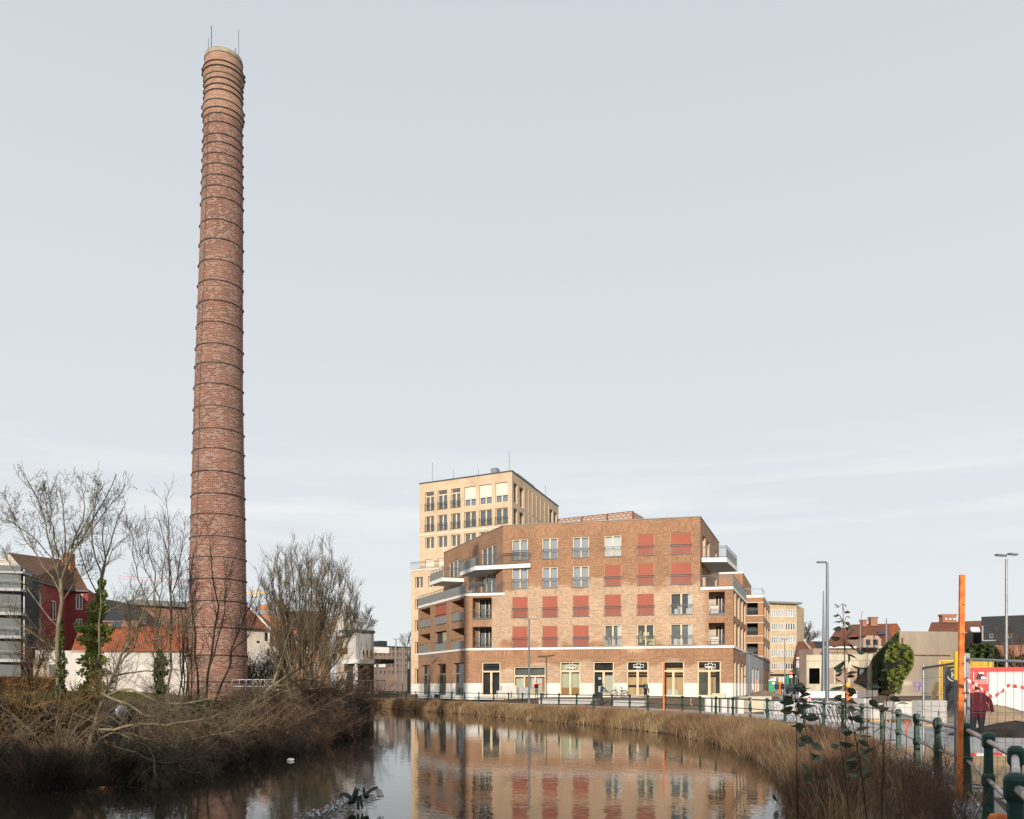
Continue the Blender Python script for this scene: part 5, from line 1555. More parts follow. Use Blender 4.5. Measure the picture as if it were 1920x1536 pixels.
for j in range(4): z = h[2] + (h[3] - h[2]) * j / 3; f9.box(mb, h[0], h[1], -.098, -.022, z - .05, z + .05)
gb = put('glass_block_grid', mb, M['concrete'], wh_, world=True)
mb = MB(); f9.quad(mb, h[0], h[1], -.095, h[2], h[3]); put('pane', mb, M['interior_green'], gb)
mb = MB(); f9.box(mb, f9.at_px(1712), f9.at_px(1781), .004, .12, EYE + (HY - 1229.5) / FPX * 95, EYE + (HY - 1227.5) / FPX * 95); put('rusty_beam', mb, M['rust'], wh_, world=True)
mb = MB(); u = f9.at_px(1690); f9.box(mb, u, u + .16, .004, .1, EYE + (HY - 1206) / FPX * 95, EYE + (HY - 1196) / FPX * 95); put('rusty_stub', mb, M['rust'], wh_, world=True)
mb = MB(); hg = f9.hole(1712.5, 1729, 1276, 1299); f9.box(mb, hg[0], hg[1], .004, .04, hg[2], hg[3]); gd = put('painted_panel', mb, mat('lilac_spray_paint', (.34, .27, .38), .8, .12, 2), wh_, world=True)
mb = MB()
for (a, b_, c, d) in ((.12, .5, .86, .9), (.12, .17, .5, .86), (.12, .55, .46, .5), (.5, .55, .1, .5), (.62, .67, .1, .9), (.62, .92, .5, .54), (.8, .85, .54, .9), (.2, .4, .1, .14)):
    W, Hh = hg[1] - hg[0], hg[3] - hg[2]; f9.box(mb, hg[0] + W * a, hg[0] + W * b_, .042, .05, hg[2] + Hh * c, hg[2] + Hh * d)
put('spray_lines', mb, mat('dark_spray_paint', (.09, .06, .12), .8, .1, 2), gd)
mb = MB(); f9.box(mb, f9.at_px(1662), f9.at_px(1742), .5, 1.4, .5, 1.0)
tag(put('kerb_wall', mb, M['grey_conc']), 'low grey kerb wall along the foot of the warehouse', 'low wall')
# second tiled roof and the dark slate building
r2 = thing('brown_roof_house', 'house with brown tiled roof and wide chimney above the warehouse wall', 'house', (gx(1790, 135), 135, .5))
mb = MB(); quadpx(mb, [(1738, 1190, 128), (1850, 1190, 129), (1840, 1164, 136), (1746, 1167, 135)]); rf = put('roof', mb, M['roof_red'], r2, world=True)
mb = MB(); quadpx(mb, [(1734, 1250, 129), (1850, 1250, 130), (1850, 1189, 130), (1734, 1189, 129)]); put('wall', mb, M['red_brick'], r2, world=True)
mb = MB(); a, b_ = at(1764, 1168, 135), at(1789, 1155, 135); mb.box(((a.x + b_.x) / 2, 135, (a.z + b_.z) / 2), (b_.x - a.x, 1.2, b_.z - a.z)); mb.box(((a.x + b_.x) / 2, 135, b_.z + .1), (b_.x - a.x + .3, 1.4, .3)); c_ = put('chimney', mb, M['red_brick'], rf)
mb = MB()
for k in range(3): u = a.x + (b_.x - a.x) * (.18 + .3 * k); mb.box((u + .15, 134.36, b_.z - .55), (.35, .06, .25))
put('vent', mb, M['curt_white'], c_)
mb = MB(); mb.box(at(1828, 1181, 128.5), (1.3, .3, .8), rx=-.5); put('roof_window', mb, M['white'], rf)
ds = thing('slate_building', 'dark slate clad building at the edge of the building site', 'building', (gx(1880, 92), 92, .5))
f10 = FR(1840, 90, 2060, 84.3); Z10 = EYE + (HY - 1158) / FPX * 91
H10 = [f10.hole(1855, 1863, 1188, 1196.5), f10.hole(1890, 1898, 1188, 1197)]
mb = MB(); wall(mb, f10, 0, f10.L, 0, Z10, H10, rev=.1); f10.box(mb, .05, f10.L, -8, -.2, 0, Z10 - .02); put('wall', mb, M['slate'], ds, world=True)
for h in H10: window(ds, f10, h, rec=.1, leaves=1, cover='interior_mid', frame='metal_panel')
mb = MB(); f10.box(mb, .05, .2, .004, .12, EYE + (HY - 1203) / FPX * 91, Z10 - 1); f10.box(mb, .05, 1.4, .004, .1, EYE + (HY - 1203.5) / FPX * 91, EYE + (HY - 1201.5) / FPX * 91); put('downpipe', mb, M['metal_light'], ds, world=True)
mb = MB(); f10.box(mb, 0, f10.L, .01, .05, 0, EYE + (HY - 1212) / FPX * 91); put('base_wall', mb, M['red_brick'], ds, world=True)
mb = MB(); q = FR(1824, 97.5, 1842, 97); q.box(mb, 0, q.L, -3, 0, 0, EYE + (HY - 1186) / FPX * 97); tag(put('annex', mb, M['slate']), 'narrow dark annex between warehouse and slate building', 'building')
# ------------------------------------------------------------------ branches, twigs, leaves and grass straight from arrays
RNG = np.random.RandomState(11)

def tubes(P, R, n=3):
    """P [N,K,3], R [N,K] -> vertices, quads"""
    N, K = R.shape
    T = np.gradient(P, axis=1)
    T /= np.linalg.norm(T, axis=2, keepdims=True) + 1e-9
    ref = np.zeros_like(T); ref[..., 0] = .31; ref[..., 1] = .87; ref[..., 2] = .38
    X = np.cross(T, ref); X /= np.linalg.norm(X, axis=2, keepdims=True) + 1e-9
    Y = np.cross(T, X)
    a = np.arange(n) * 2 * np.pi / n
    V = P[:, :, None, :] + R[:, :, None, None] * (X[:, :, None, :] * np.cos(a)[None, None, :, None] + Y[:, :, None, :] * np.sin(a)[None, None, :, None])
    idx = np.arange(N * K * n).reshape(N, K, n)
    i0, i1 = idx[:, :-1], idx[:, 1:]
    Q = np.stack([i0, np.roll(i0, -1, 2), np.roll(i1, -1, 2), i1], -1).reshape(-1, 4)
    return V.reshape(-1, 3), Q

def join(parts):
    Vs, Qs, o = [], [], 0
    for V, Q in parts:
        Vs.append(V); Qs.append(Q + o); o += len(V)
    return np.concatenate(Vs), np.concatenate(Qs)

def unit(v):
    return v / (np.linalg.norm(v, axis=-1, keepdims=True) + 1e-9)

def shoots(P, R, n, t0, t1, ang, length, rad, K=4, up=.25, wander=.12, rng=RNG, droop=0.0, taper=.35):
    """n side shoots from every branch of P; length and rad are (low, high) ; rad is a share of the parent's"""
    N, KP = R.shape
    t = rng.uniform(t0, t1, (N, n)) * (KP - 1)
    i = np.clip(t.astype(int), 0, KP - 2); f = (t - i)[..., None]
    r_ = np.arange(N)[:, None]
    A, B = P[r_, i], P[r_, i + 1]
    base = A * (1 - f) + B * f
    rp = R[r_, i] * (1 - f[..., 0]) + R[r_, i + 1] * f[..., 0]
    d = unit(B - A)
    side = unit(np.cross(d, rng.normal(size=d.shape)))
    an = np.radians(rng.uniform(ang[0], ang[1], (N, n)))[..., None]
    dirs = unit(d * np.cos(an) + side * np.sin(an) + np.array([0, 0, up]))
    L = rng.uniform(length[0], length[1], (N, n)) * (1.15 - .5 * (t / (KP - 1)))
    base, dirs, L, rp = base.reshape(-1, 3), dirs.reshape(-1, 3), L.ravel(), rp.ravel()
    M_ = len(L); out = np.zeros((M_, K, 3)); cur = base.copy(); out[:, 0] = cur
    dd = dirs.copy()
    for k in range(1, K):
        dd = unit(dd + rng.normal(size=dd.shape) * wander + np.array([0, 0, up * .3 - droop * k / K]))
        cur = cur + dd * (L / (K - 1))[:, None]
        out[:, k] = cur
    r0 = np.clip(rp * rng.uniform(rad[0], rad[1], M_), .0035, None)
    rr = r0[:, None] * np.linspace(1, taper, K)[None, :]
    return out, rr

def polyline(pts, K=8):
    """resample a list of points to K points with a little roundness"""
    p = np.array([tuple(q) for q in pts], float)
    s = np.concatenate([[0], np.cumsum(np.linalg.norm(np.diff(p, axis=0), axis=1))])
    t = np.linspace(0, s[-1], K)
    q = np.stack([np.interp(t, s, p[:, c]) for c in range(3)], 1)
    for _ in range(1):
        q[1:-1] = q[1:-1] * .6 + (q[:-2] + q[2:]) * .2
    return q

def limbs(px_lists, d, r0s, r1=.012, K=8, dvar=1.5, seed=1):
    rng = np.random.RandomState(seed)
    P, R = [], []
    for pts, r0 in zip(px_lists, r0s):
        dd = rng.uniform(-dvar, dvar)
        w = [at(x, y, d + dd * (i / max(1, len(pts) - 1))) for i, (x, y) in enumerate(pts)]
        q = polyline(w, K)
        L = np.linalg.norm(np.diff(q, axis=0), axis=1).sum()
        q[1:] += rng.normal(0, L * .008, (K - 1, 3))
        P.append(q); R.append(np.linspace(r0, r1, K))
    return np.array(P), np.array(R)

def leaf_cloud(C, size, rng=RNG, flat=.0, fold=True):
    """a folded leaf of two quads halves (rhombus) at every centre"""
    N = len(C)
    n = unit(rng.normal(size=(N, 3)) + np.array([0, -.7, .35]))
    u = unit(np.cross(n, rng.normal(size=(N, 3))))
    v = np.cross(n, u)
    s = (size * rng.uniform(.6, 1.35, N))[:, None]
    tip, tail = C + u * s * .6, C - u * s * .5
    l_, r_ = C + v * s * .42 + n * s * .1, C - v * s * .42 + n * s * .1
    V = np.stack([tail, r_, tip, l_], 1).reshape(-1, 3)
    Q = np.arange(N * 4).reshape(N, 4)
    return V, Q

def tree(name, label, cat, base, trunk, crowns, mt='bark', mc='twig', group=None, extra=()):
    """tree > trunk (limbs), crown (branches and twigs)"""
    t = thing(name, label, cat, base, group)
    V, Q = join(trunk); o = put('trunk', arr_mesh('trunk', V - np.array(base), Q), M[mt], t)
    o.data.polygons.foreach_set('use_smooth', [True] * len(o.data.polygons))
    if crowns:
        V, Q = join(crowns); put('crown', arr_mesh('crown', V - np.array(base), Q), M[mc], t)
    return t

# ---- the large bare tree at the far left
D1 = 32.0
LM = [[(117, 1395), (113, 1330), (112, 1250), (113, 1150), (115, 1085)],
      [(114, 1092), (101, 1050), (92, 1000), (76, 950), (56, 905), (43, 889)],
      [(114, 1092), (108, 1040), (97, 985), (84, 935), (80, 915)],
      [(115, 1090), (124, 1040), (121, 980), (115, 925), (111, 899)],
      [(116, 1086), (134, 1030), (150, 990), (160, 945), (152, 905)],
      [(116, 1086), (131, 1038), (166, 990), (195, 940), (223, 888)],
      [(113, 1112), (84, 1062), (45, 1002), (8, 930)],
      [(134, 1032), (178, 992), (212, 938), (237, 908)],
      [(113, 1180), (70, 1130), (25, 1070), (-6, 1012)],
      [(113, 1225), (66, 1190), (22, 1165), (-4, 1118)],
      [(115, 1085), (135, 1010), (178, 955), (186, 895)],
      [(113, 1140), (140, 1090), (175, 1065)], [(101, 1050), (60, 1000), (30, 985), (12, 975)],
      [(92, 1000), (96, 950), (90, 925)], [(112, 1250), (80, 1215), (50, 1215)]]
P0, R0 = limbs(LM, D1, [.1, .038, .035, .035, .04, .04, .03, .028, .028, .028, .03, .024, .022, .022, .022], dvar=2.5, seed=2)
R0[0] = np.linspace(.10, .072, R0.shape[1])
P1, R1 = shoots(P0[1:], R0[1:], 12, .12, .96, (24, 60), (.35, 1.15), (.36, .55), K=6, up=.26, wander=.22)
P2, R2 = shoots(P1, R1, 5, .2, 1.0, (25, 65), (.3, .85), (.5, .75), K=4, up=.35, wander=.22)
P3, R3 = shoots(P2, R2, 3, .3, 1.0, (20, 60), (.1, .32), (.6, .9), K=3, up=.2, wander=.2)
R2, R3 = np.maximum(R2, .0052), np.maximum(R3, .0042)
sd = P2[RNG.rand(len(P2)) < .10][:, -1]             # tufts of old keys still hanging
cl = np.repeat(sd, 9, 0) + RNG.normal(0, .07, (len(sd) * 9, 3))
t1 = tree('bare_tree', 'large bare spreading tree with hanging seed tufts at the left edge', 'tree', tuple(at(117, 1395, D1)),
          [tubes(P0[:1], R0[:1], 8), tubes(P0[1:], R0[1:], 6)], [tubes(P1, R1, 4), tubes(P2, R2, 3), tubes(P3, R3, 3)], mt='bark_pale', mc='bark')
V, Q = leaf_cloud(cl, .05); put('seed_tufts', arr_mesh('seed_tufts', V - np.array(t1.location), Q), M['twig_dark'], t1, kind='stuff')

# ---- the ivy clad tree beside it
D2 = 30.5
LM = [[(176, 1395), (181, 1300), (184, 1200), (187, 1130), (190, 1085)],
      [(190, 1090), (200, 1050), (190, 1010), (196, 965)],
      [(190, 1100), (184, 1060), (172, 1010), (171, 950), (180, 905)],
      [(188, 1120), (194, 1070), (208, 1010), (222, 962), (231, 950)],
      [(187, 1120), (170, 1090), (150, 1040), (143, 1010)],
      [(189, 1085), (205, 1040), (232, 1010), (262, 985)],
      [(186, 1160), (215, 1140), (250, 1122), (265, 1117)]]
P0, R0 = limbs(LM, D2, [.085, .038, .035, .038, .026, .026, .024], dvar=2, seed=5)
P1, R1 = shoots(P0[1:], R0[1:], 11, .2, .96, (24, 56), (.35, .95), (.36, .6), K=6, up=.30, wander=.2)
P2, R2 = shoots(P1, R1, 5, .2, 1.0, (25, 60), (.25, .7), (.5, .75), K=4, up=.35, wander=.18)
R2 = np.maximum(R2, .005)
t2 = tree('ivy_tree', 'bare tree whose trunk is thickly covered with green ivy', 'tree', tuple(at(176, 1395, D2)),
          [tubes(P0[:1], R0[:1], 8), tubes(P0[1:], R0[1:], 6)], [tubes(P1, R1, 4), tubes(P2, R2, 3)], mt='bark_pale', mc='bark')
def ivy_column(pts, d, n, seed):
    rng = np.random.RandomState(seed); C = []
    p = np.array(pts, float)                       # px, py, half-width px
    w = np.abs(np.diff(p[:, 1])) * (p[:-1, 2] + p[1:, 2]); w /= w.sum()
    for i in range(len(p) - 1):
        k = int(n * w[i]); t = rng.rand(k)
        x = p[i, 0] + (p[i + 1, 0] - p[i, 0]) * t; y = p[i, 1] + (p[i + 1, 1] - p[i, 1]) * t
        h = (p[i, 2] + (p[i + 1, 2] - p[i, 2]) * t) * (.75 + .35 * np.sin(y * .21 + 1.3 * np.sin(y * .09)))
        a = rng.uniform(0, 2 * np.pi, k); r = np.sqrt(rng.uniform(.25, 1, k)) * h / FPX * d
        c = np.stack([(x - CX) / FPX * d + r * np.cos(a), d + r * np.sin(a) * .9, EYE + (HY - y) / FPX * d + rng.normal(0, .05, k)], 1)
        C.append(c)
    return np.concatenate(C)
C = ivy_column([(192, 1088, 6), (188, 1120, 14), (180, 1155, 24), (176, 1185, 32), (174, 1225, 25), (176, 1265, 30), (172, 1305, 22), (164, 1345, 26), (150, 1385, 24), (140, 1420, 18)], D2 - .2, 7000, 3)
C2 = ivy_column([(147, 1176, 8), (165, 1185, 14), (200, 1187, 12), (206, 1180, 9)], D2 - .3, 900, 8)
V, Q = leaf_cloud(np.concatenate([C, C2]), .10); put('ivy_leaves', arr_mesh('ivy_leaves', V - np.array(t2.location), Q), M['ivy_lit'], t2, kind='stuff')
C = ivy_column([(116, 1165, 3), (112, 1190, 8), (113, 1215, 10), (110, 1225, 5)], D1 - .1, 450, 4)
C2 = ivy_column([(116, 1225, 8), (114, 1260, 13), (113, 1300, 10), (112, 1330, 6)], D1 - .1, 1200, 5)
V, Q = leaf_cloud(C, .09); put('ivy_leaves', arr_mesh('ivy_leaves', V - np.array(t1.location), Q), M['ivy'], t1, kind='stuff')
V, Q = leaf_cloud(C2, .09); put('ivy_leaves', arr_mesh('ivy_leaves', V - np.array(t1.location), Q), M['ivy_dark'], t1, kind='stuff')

# ---- slender bare trees between there and the chimney, and in front of the chimney
def slim(name, label, LMs, d, r0, seed, n1=10, n2=5, len1=(.5, 1.5), len2=(.2, .7), mt='bark', mc='twig', up=.35, ang=(22, 55), n3=0, cat='tree', dvar=1.2, droop=0, K=10):
    rng = np.random.RandomState(seed)
    rs = r0 if isinstance(r0, (list, tuple)) else [r0] * len(LMs)
    P, R = limbs(LMs, d, rs, r1=.008, K=K, dvar=dvar, seed=seed)
    P1, R1 = shoots(P, R, n1, .22, .98, ang, len1, (.3, .55), K=5, up=up, rng=rng, droop=droop)
    P2, R2 = shoots(P1, R1, n2, .15, 1.0, (22, 60), len2, (.5, .8), K=4, up=up * .7, wander=.18, rng=rng, droop=droop)
    rmin = d * .00013
    R1, R2 = np.maximum(R1, rmin * 1.3), np.maximum(R2, rmin)
    cr = [tubes(P1, R1, 3), tubes(P2, R2, 3)]
    if n3:
        P3, R3 = shoots(P2, R2, n3, .2, 1, (20, 60), (len2[0] * .4, len2[1] * .5), (.6, .9), K=3, rng=rng, up=up * .4)
        cr.append(tubes(P3, np.maximum(R3, rmin), 3))
    return tree(name, label, cat, tuple(at(*LMs[0][0], d)), [tubes(P, R, 6)], cr, mt=mt, mc=mc)
slim('slender_tree', 'slender bare tree with long straight shoots left of the chimney', [[(298, 1335), (299, 1150), (284, 1050), (275, 990), (270, 950)], [(299, 1160), (305, 1060), (322, 1005)], [(297, 1180), (262, 1090), (243, 1010), (237, 965)], [(299, 1120), (268, 1060), (254, 990)]], 33, [.055, .026, .026, .024], 21, n1=17, n2=6, len1=(.4, 1.6))
slim('slender_tree', 'bare tree with upright forked shoots nearest the chimney on its left', [[(322, 1335), (322, 1180), (312, 1050), (300, 985), (296, 955)], [(322, 1200), (322, 1080), (318, 1000), (311, 935)], [(321, 1150), (334, 1070), (343, 1010), (346, 968)]], 34, [.06, .036, .026], 22, n1=17, n2=6, len1=(.4, 1.6))
slim('thicket_tree', 'dense clump of straight bare stems beside the chimney foot', [[(338 + k * 4, 1335), (338 + k * 4, 1240), (336 + k * 5, 1150), (332 + k * 7 + (k % 3) * 4, 1050 + (k * 37) % 60)] for k in range(6)], 36, .038, 23, n1=15, n2=6, len1=(.4, 1.4))
slim('slim_tree', 'dark thin bare tree standing in front of the lit chimney', [[(388, 1345), (393, 1250), (396, 1190), (408, 1115), (393, 1030), (384, 985)], [(393, 1250), (410, 1190), (425, 1120), (420, 1060)]], 36, [.07, .04], 24, mt='twig_dark', mc='twig_dark', n1=22, n2=6, len1=(.4, 1.6))
slim('slim_tree', 'crooked thin bare tree leaning across the lower chimney', [[(395, 1340), (420, 1280), (436, 1220), (455, 1165), (487, 1100), (497, 1060)], [(362, 1340), (372, 1270), (365, 1180), (356, 1080), (372, 1000)], [(436, 1220), (470, 1190), (484, 1130)]], 37, [.06, .055, .035], 25, mt='twig_dark', mc='twig_dark', n1=22, n2=6, len1=(.4, 1.5))
slim('ivy_stem_tree', 'small bare tree with dark ivy on its stem before the white outbuilding', [[(296, 1330), (300, 1270), (303, 1210), (300, 1150)], [(300, 1270), (285, 1220), (262, 1180)]], 32, [.08, .04], 26, n1=12)
C = ivy_column([(300, 1222, 7), (303, 1245, 14), (300, 1275, 13), (301, 1305, 8)], 31.7, 1100, 6)
o = bpy.data.objects['ivy_stem_tree']; V, Q = leaf_cloud(C, .10); put('ivy_leaves', arr_mesh('ivy_leaves', V - np.array(o.location), Q), M['ivy_dark'], o, kind='stuff')

# ---- the pale leaning trunk and its drooping neighbour over the water
D3 = 25.5
slim('leaning_tree', 'pale grey trunk leaning right out of the bank with forked top', [[(163, 1408), (180, 1375), (190, 1320), (213, 1270), (235, 1222), (252, 1172), (275, 1140), (305, 1088)], [(235, 1222), (246, 1165), (252, 1120)], [(225, 1245), (252, 1215), (262, 1170), (285, 1140)], [(214, 1268), (260, 1258), (330, 1255), (385, 1262)], [(190, 1320), (215, 1300), (225, 1240)], [(236, 1218), (300, 1195), (370, 1170)]],
     D3, [.085, .04, .035, .03, .026, .028], 31, mt='bark', mc='bark', n1=16, n2=6, len1=(.4, 1.4), n3=2)
slim('drooping_tree', 'low bare tree with pale branches arching far over the water', [[(160, 1452), (182, 1382), (215, 1366), (252, 1382), (285, 1395), (330, 1390), (385, 1378), (440, 1372)], [(185, 1368), (225, 1368), (262, 1352), (300, 1362), (350, 1352), (420, 1338)],
     [(190, 1300), (240, 1318), (270, 1345), (300, 1340), (340, 1322)], [(210, 1400), (250, 1410), (300, 1432), (350, 1425), (395, 1420)], [(285, 1395), (320, 1420), (350, 1450), (378, 1448)], [(200, 1305), (245, 1290), (300, 1320), (360, 1318), (430, 1300)], [(230, 1378), (280, 1400), (290, 1440), (292, 1460)], [(255, 1385), (300, 1405), (320, 1440), (316, 1462)]],
     20.6, [.045, .04, .035, .035, .028, .035, .028, .028], 32, mt='bark_pale', mc='bark', n1=20, n2=6, len1=(.4, 1.3), n3=2, droop=.18, up=.1)

# ---- the many-stemmed willow right of the chimney
D4 = 62.0
rng = np.random.RandomState(40); LM = []; rs = []
tops = [(497, 1100), (507, 1068), (520, 1045), (533, 1042), (548, 1024), (560, 1040), (575, 1048), (588, 1036), (602, 1030), (616, 1032), (628, 1048), (640, 1062), (652, 1075), (662, 1105), (668, 1135), (668, 1165), (540, 1070), (580, 1070), (610, 1060), (640, 1100), (506, 1130), (655, 1150), (525, 1090), (566, 1085), (625, 1090), (596, 1075)]
for i, (x, y) in enumerate(tops):
    bx = 570 + (x - 585) * .22 + rng.uniform(-6, 6)
    k1 = (bx + (x - bx) * .42 + rng.uniform(-5, 5), 1300 - (1300 - y) * .36); k2 = (bx + (x - bx) * .82, 1300 - (1300 - y) * .70)
    LM.append([(bx, 1312), k1, k2, (x, y)]); rs.append(.075 if i < 16 else .055)
LM.append([(548, 1330), (535, 1260), (520, 1200), (535, 1150), (512, 1095)]); rs.append(.15)
LM.append([(590, 1312), (560, 1230), (532, 1180), (527, 1130)]); rs.append(.14)
P0, R0 = limbs(LM, D4, rs, r1=.02, K=9, dvar=2.6, seed=41)
P1, R1 = shoots(P0, R0, 26, .22, 1.0, (16, 52), (.9, 2.4), (.35, .55), K=5, up=.32, wander=.09, rng=rng)
P2, R2 = shoots(P1, R1, 12, .15, 1.0, (15, 48), (.4, 1.1), (.55, .8), K=4, up=.32, wander=.12, rng=rng)
R1 = np.maximum(R1, .011); R2 = np.maximum(R2, .0085)
tree('willow', 'dense many stemmed bare willow with olive twigs right of the chimney', 'tree', tuple(at(575, 1312, D4)),
     [tubes(P0, R0, 6)], [tubes(P1, R1, 3), tubes(P2, R2, 3)], mt='bark', mc='willow_twig')
slim('leaning_willow', 'two long bare willow trunks leaning right over the bank', [[(425, 1385), (450, 1345), (492, 1300), (545, 1262), (600, 1235), (660, 1212)], [(485, 1345), (510, 1290), (527, 1235), (548, 1170), (556, 1130)], [(492, 1300), (560, 1275), (640, 1262), (692, 1240)], [(455, 1340), (520, 1300), (580, 1290), (640, 1290)]], 48, [.13, .10, .07, .06], 43, mt='bark_pale', mc='willow_twig', n1=16, n2=6, len1=(.6, 2.0), n3=2)
slim('far_tree', 'bare round tree behind the white terrace house', [[(672, 1200), (676, 1180), (672, 1160)], [(676, 1185), (684, 1165), (690, 1152)], [(676, 1185), (694, 1175), (697, 1168)]], 122, .12, 44, n1=14, n2=9, len1=(.8, 2.2), len2=(.5, 1.2), mc='twig')
slim('far_tree', 'bare rounded tree behind the red tiled roof beside the flats', [[(1497, 1230), (1498, 1205), (1500, 1178)], [(1498, 1210), (1510, 1190), (1520, 1182)], [(1498, 1210), (1517, 1202), (1528, 1195)], [(1497, 1215), (1492, 1190), (1494, 1176)]], 185, .25, 45, n1=16, n2=10, len1=(1.5, 3.2), len2=(.8, 2.0), mc='twig')
slim('far_tree', 'small bare tree beside the pale brick tower', [[(765, 1225), (764, 1205), (768, 1192)], [(765, 1222), (757, 1205), (752, 1198)], [(765, 1222), (772, 1210), (776, 1200)]], 180, .15, 46, n1=10, n2=7, len1=(.8, 2.0), len2=(.5, 1.2))
slim('bare_shrub_tree', 'bare brown shrub in front of the dark slate building', [[(1905, 1262), (1890, 1225), (1868, 1195)], [(1905, 1262), (1900, 1220), (1893, 1180)], [(1905, 1262), (1915, 1215), (1930, 1180)], [(1905, 1262), (1885, 1240), (1860, 1228)]], 72, .06, 47, n1=14, n2=7, len1=(.6, 1.6), len2=(.3, .9), mc='twig_red')

# ---- shrubs along the left bank
def shrub_mesh(seed, stems=13, h=(1.2, 2.4), spread=.55, n1=7, n2=5, leaf=None, droop=.0, r=.018):
    rng = np.random.RandomState(seed)
    K = 5; P = np.zeros((stems, K, 3)); R = np.zeros((stems, K))
    for i in range(stems):
        a = rng.uniform(0, 2 * np.pi); s = rng.uniform(.1, spread); H = rng.uniform(*h)
        b = np.array([rng.normal(0, .18), rng.normal(0, .18), -.15]); d = np.array([math.cos(a) * s, math.sin(a) * s, 1.0])
        for k in range(K):
            t = k / (K - 1); P[i, k] = b + d * H * t + np.array([math.cos(a), math.sin(a), -.9 * droop]) * (t * t) * H * (.25 + droop)
        R[i] = np.linspace(r, r * .4, K)
    P1, R1 = shoots(P, R, n1, .15, 1, (20, 60), (.35, 1.0), (.5, .75), K=4, up=.15, rng=rng, wander=.16, droop=droop)
    P2, R2 = shoots(P1, R1, n2, .15, 1, (20, 60), (.15, .5), (.6, .9), K=3, up=.1, rng=rng, wander=.2, droop=droop)
    V, Q = join([tubes(P, R, 4), tubes(P1, R1, 3), tubes(P2, np.maximum(R2, .005), 3)])
    return V, Q, P2[:, -1]

under = {'twig_dark': [], 'twig_red': [], 'twig_gold': [], 'twig_pale': []}
rng = np.random.RandomState(77)
SH = [shrub_mesh(100 + k, stems=12, h=(.9, 2.3), spread=.8 if k % 2 else .5, n1=7, n2=5, droop=.25 if k % 2 else .05) for k in range(8)]
def bank_pt(t, off):
    """point on the left waterline (t metres along), off metres inland"""
    L = [p for p in reversed(LW)]
    for a, b in zip(L[:-1], L[1:]):
        s = (b - a).length
        if t <= s:
            d = (b - a) / s; n_ = Vector((-d.y, d.x)); q = a + d * t + n_ * off
            return q
        t -= s
    return L[-1]
leafpts = []
for k in range(420):
    t = rng.uniform(11, 92); off = abs(rng.normal(0, 3.6)) + .0
    p = bank_pt(t, off)
    if p.y < 15: continue
    V, Q, tips = SH[rng.randint(8)]
    a = rng.uniform(0, 6.28); s = rng.uniform(.5, 1.0) * (.62 if off < 4.5 and p.y < 44 else 1.0)
    if p.y > 52: s *= 1.1
    R_ = np.array([[math.cos(a), -math.sin(a), 0], [math.sin(a), math.cos(a), 0], [0, 0, 1]])
    W = (V * s) @ R_.T + np.array([p.x, p.y, gz(p.x, p.y)])
    key = 'twig_dark' if rng.rand() < (.8 if off < 2 else .45) else rng.choice(['twig_red', 'twig_gold', 'twig_pale'], p=[.55, .15, .30])  # pale twigs put sunlit branches into the colour, against darker ones
    under[key].append((W, Q))
    if rng.rand() < .05: leafpts.append((tips[rng.rand(len(tips)) < .5] * s) @ R_.T + np.array([p.x, p.y, gz(p.x, p.y)]))
for k in range(110):                            # fringe that hangs over the waterline
    t = rng.uniform(12, 80); p = bank_pt(t, rng.uniform(-.35, .9))
    if p.y < 14: continue
    V, Q, tips = SH[(rng.randint(4) * 2 + 1)]
    a = rng.uniform(0, 6.28); s = rng.uniform(.4, .7)
    R_ = np.array([[math.cos(a), -math.sin(a), 0], [math.sin(a), math.cos(a), 0], [0, 0, 1]])
    W = (V * s) @ R_.T + np.array([p.x, p.y, max(gz(p.x, p.y), WATER_Z - .05)])
    under['twig_dark' if rng.rand() < .7 else 'twig_red'].append((W, Q))
NM = {'twig_dark': 'bank_undergrowth', 'twig_red': 'brown_undergrowth', 'twig_gold': 'golden_undergrowth', 'twig_pale': 'pale_undergrowth'}
for key, lst in under.items():
    V, Q = join(lst); put(NM[key], arr_mesh(NM[key], V, Q), M[key], kind='stuff')
V, Q = leaf_cloud(np.concatenate(leafpts), .05); put('withered_leaves', arr_mesh('withered_leaves', V, Q), M['leaf_rust'], kind='stuff')

def shrub(name, label, px, py, d, mats, seed, s=1.0, leaf=0, leafm='leaf_rust', **kw):
    V, Q, tips = shrub_mesh(seed, **kw)
    p = at(px, py, d)
    t = thing(name, label, 'shrub', tuple(p))
    put('branches', arr_mesh('branches', V * s, Q), M[mats], t)
    if leaf:
        r_ = np.random.RandomState(seed); C = tips[r_.randint(len(tips), size=leaf)] * s + r_.normal(0, .05, (leaf, 3))
        V, Q = leaf_cloud(C, .055, rng=r_); put('foliage', arr_mesh('foliage', V, Q), M[leafm], t, kind='stuff')
    return t
shrub('golden_shrub', 'big golden brown twiggy bush at the left edge with rusty leaves', 8, 1440, 27, 'twig_gold', 201, s=1.6, leaf=2600, stems=34, h=(1.2, 2.3), spread=.75, n1=9, n2=6, droop=.1)
shrub('golden_shrub', 'lower golden bush below the bigger one at the left edge', 30, 1478, 24.5, 'twig_gold', 202, s=1.1, leaf=900, stems=24, h=(.8, 1.6), spread=.8, n1=8, n2=5, droop=.2)
shrub('rusty_shrub', 'reddish bush on the point of the bank under the willow', 605, 1330, 52, 'twig_red', 203, s=1.7, leaf=700, stems=30, h=(1.0, 1.9), spread=.9, n1=8, n2=6, droop=.2)
shrub('bank_shrub', 'fan of pale twigs leaning over the water near the white bag', 600, 1402, 38.5, 'twig_red', 204, s=1.25, stems=26, h=(1.1, 1.9), spread=1.15, n1=8, n2=5, droop=.22)
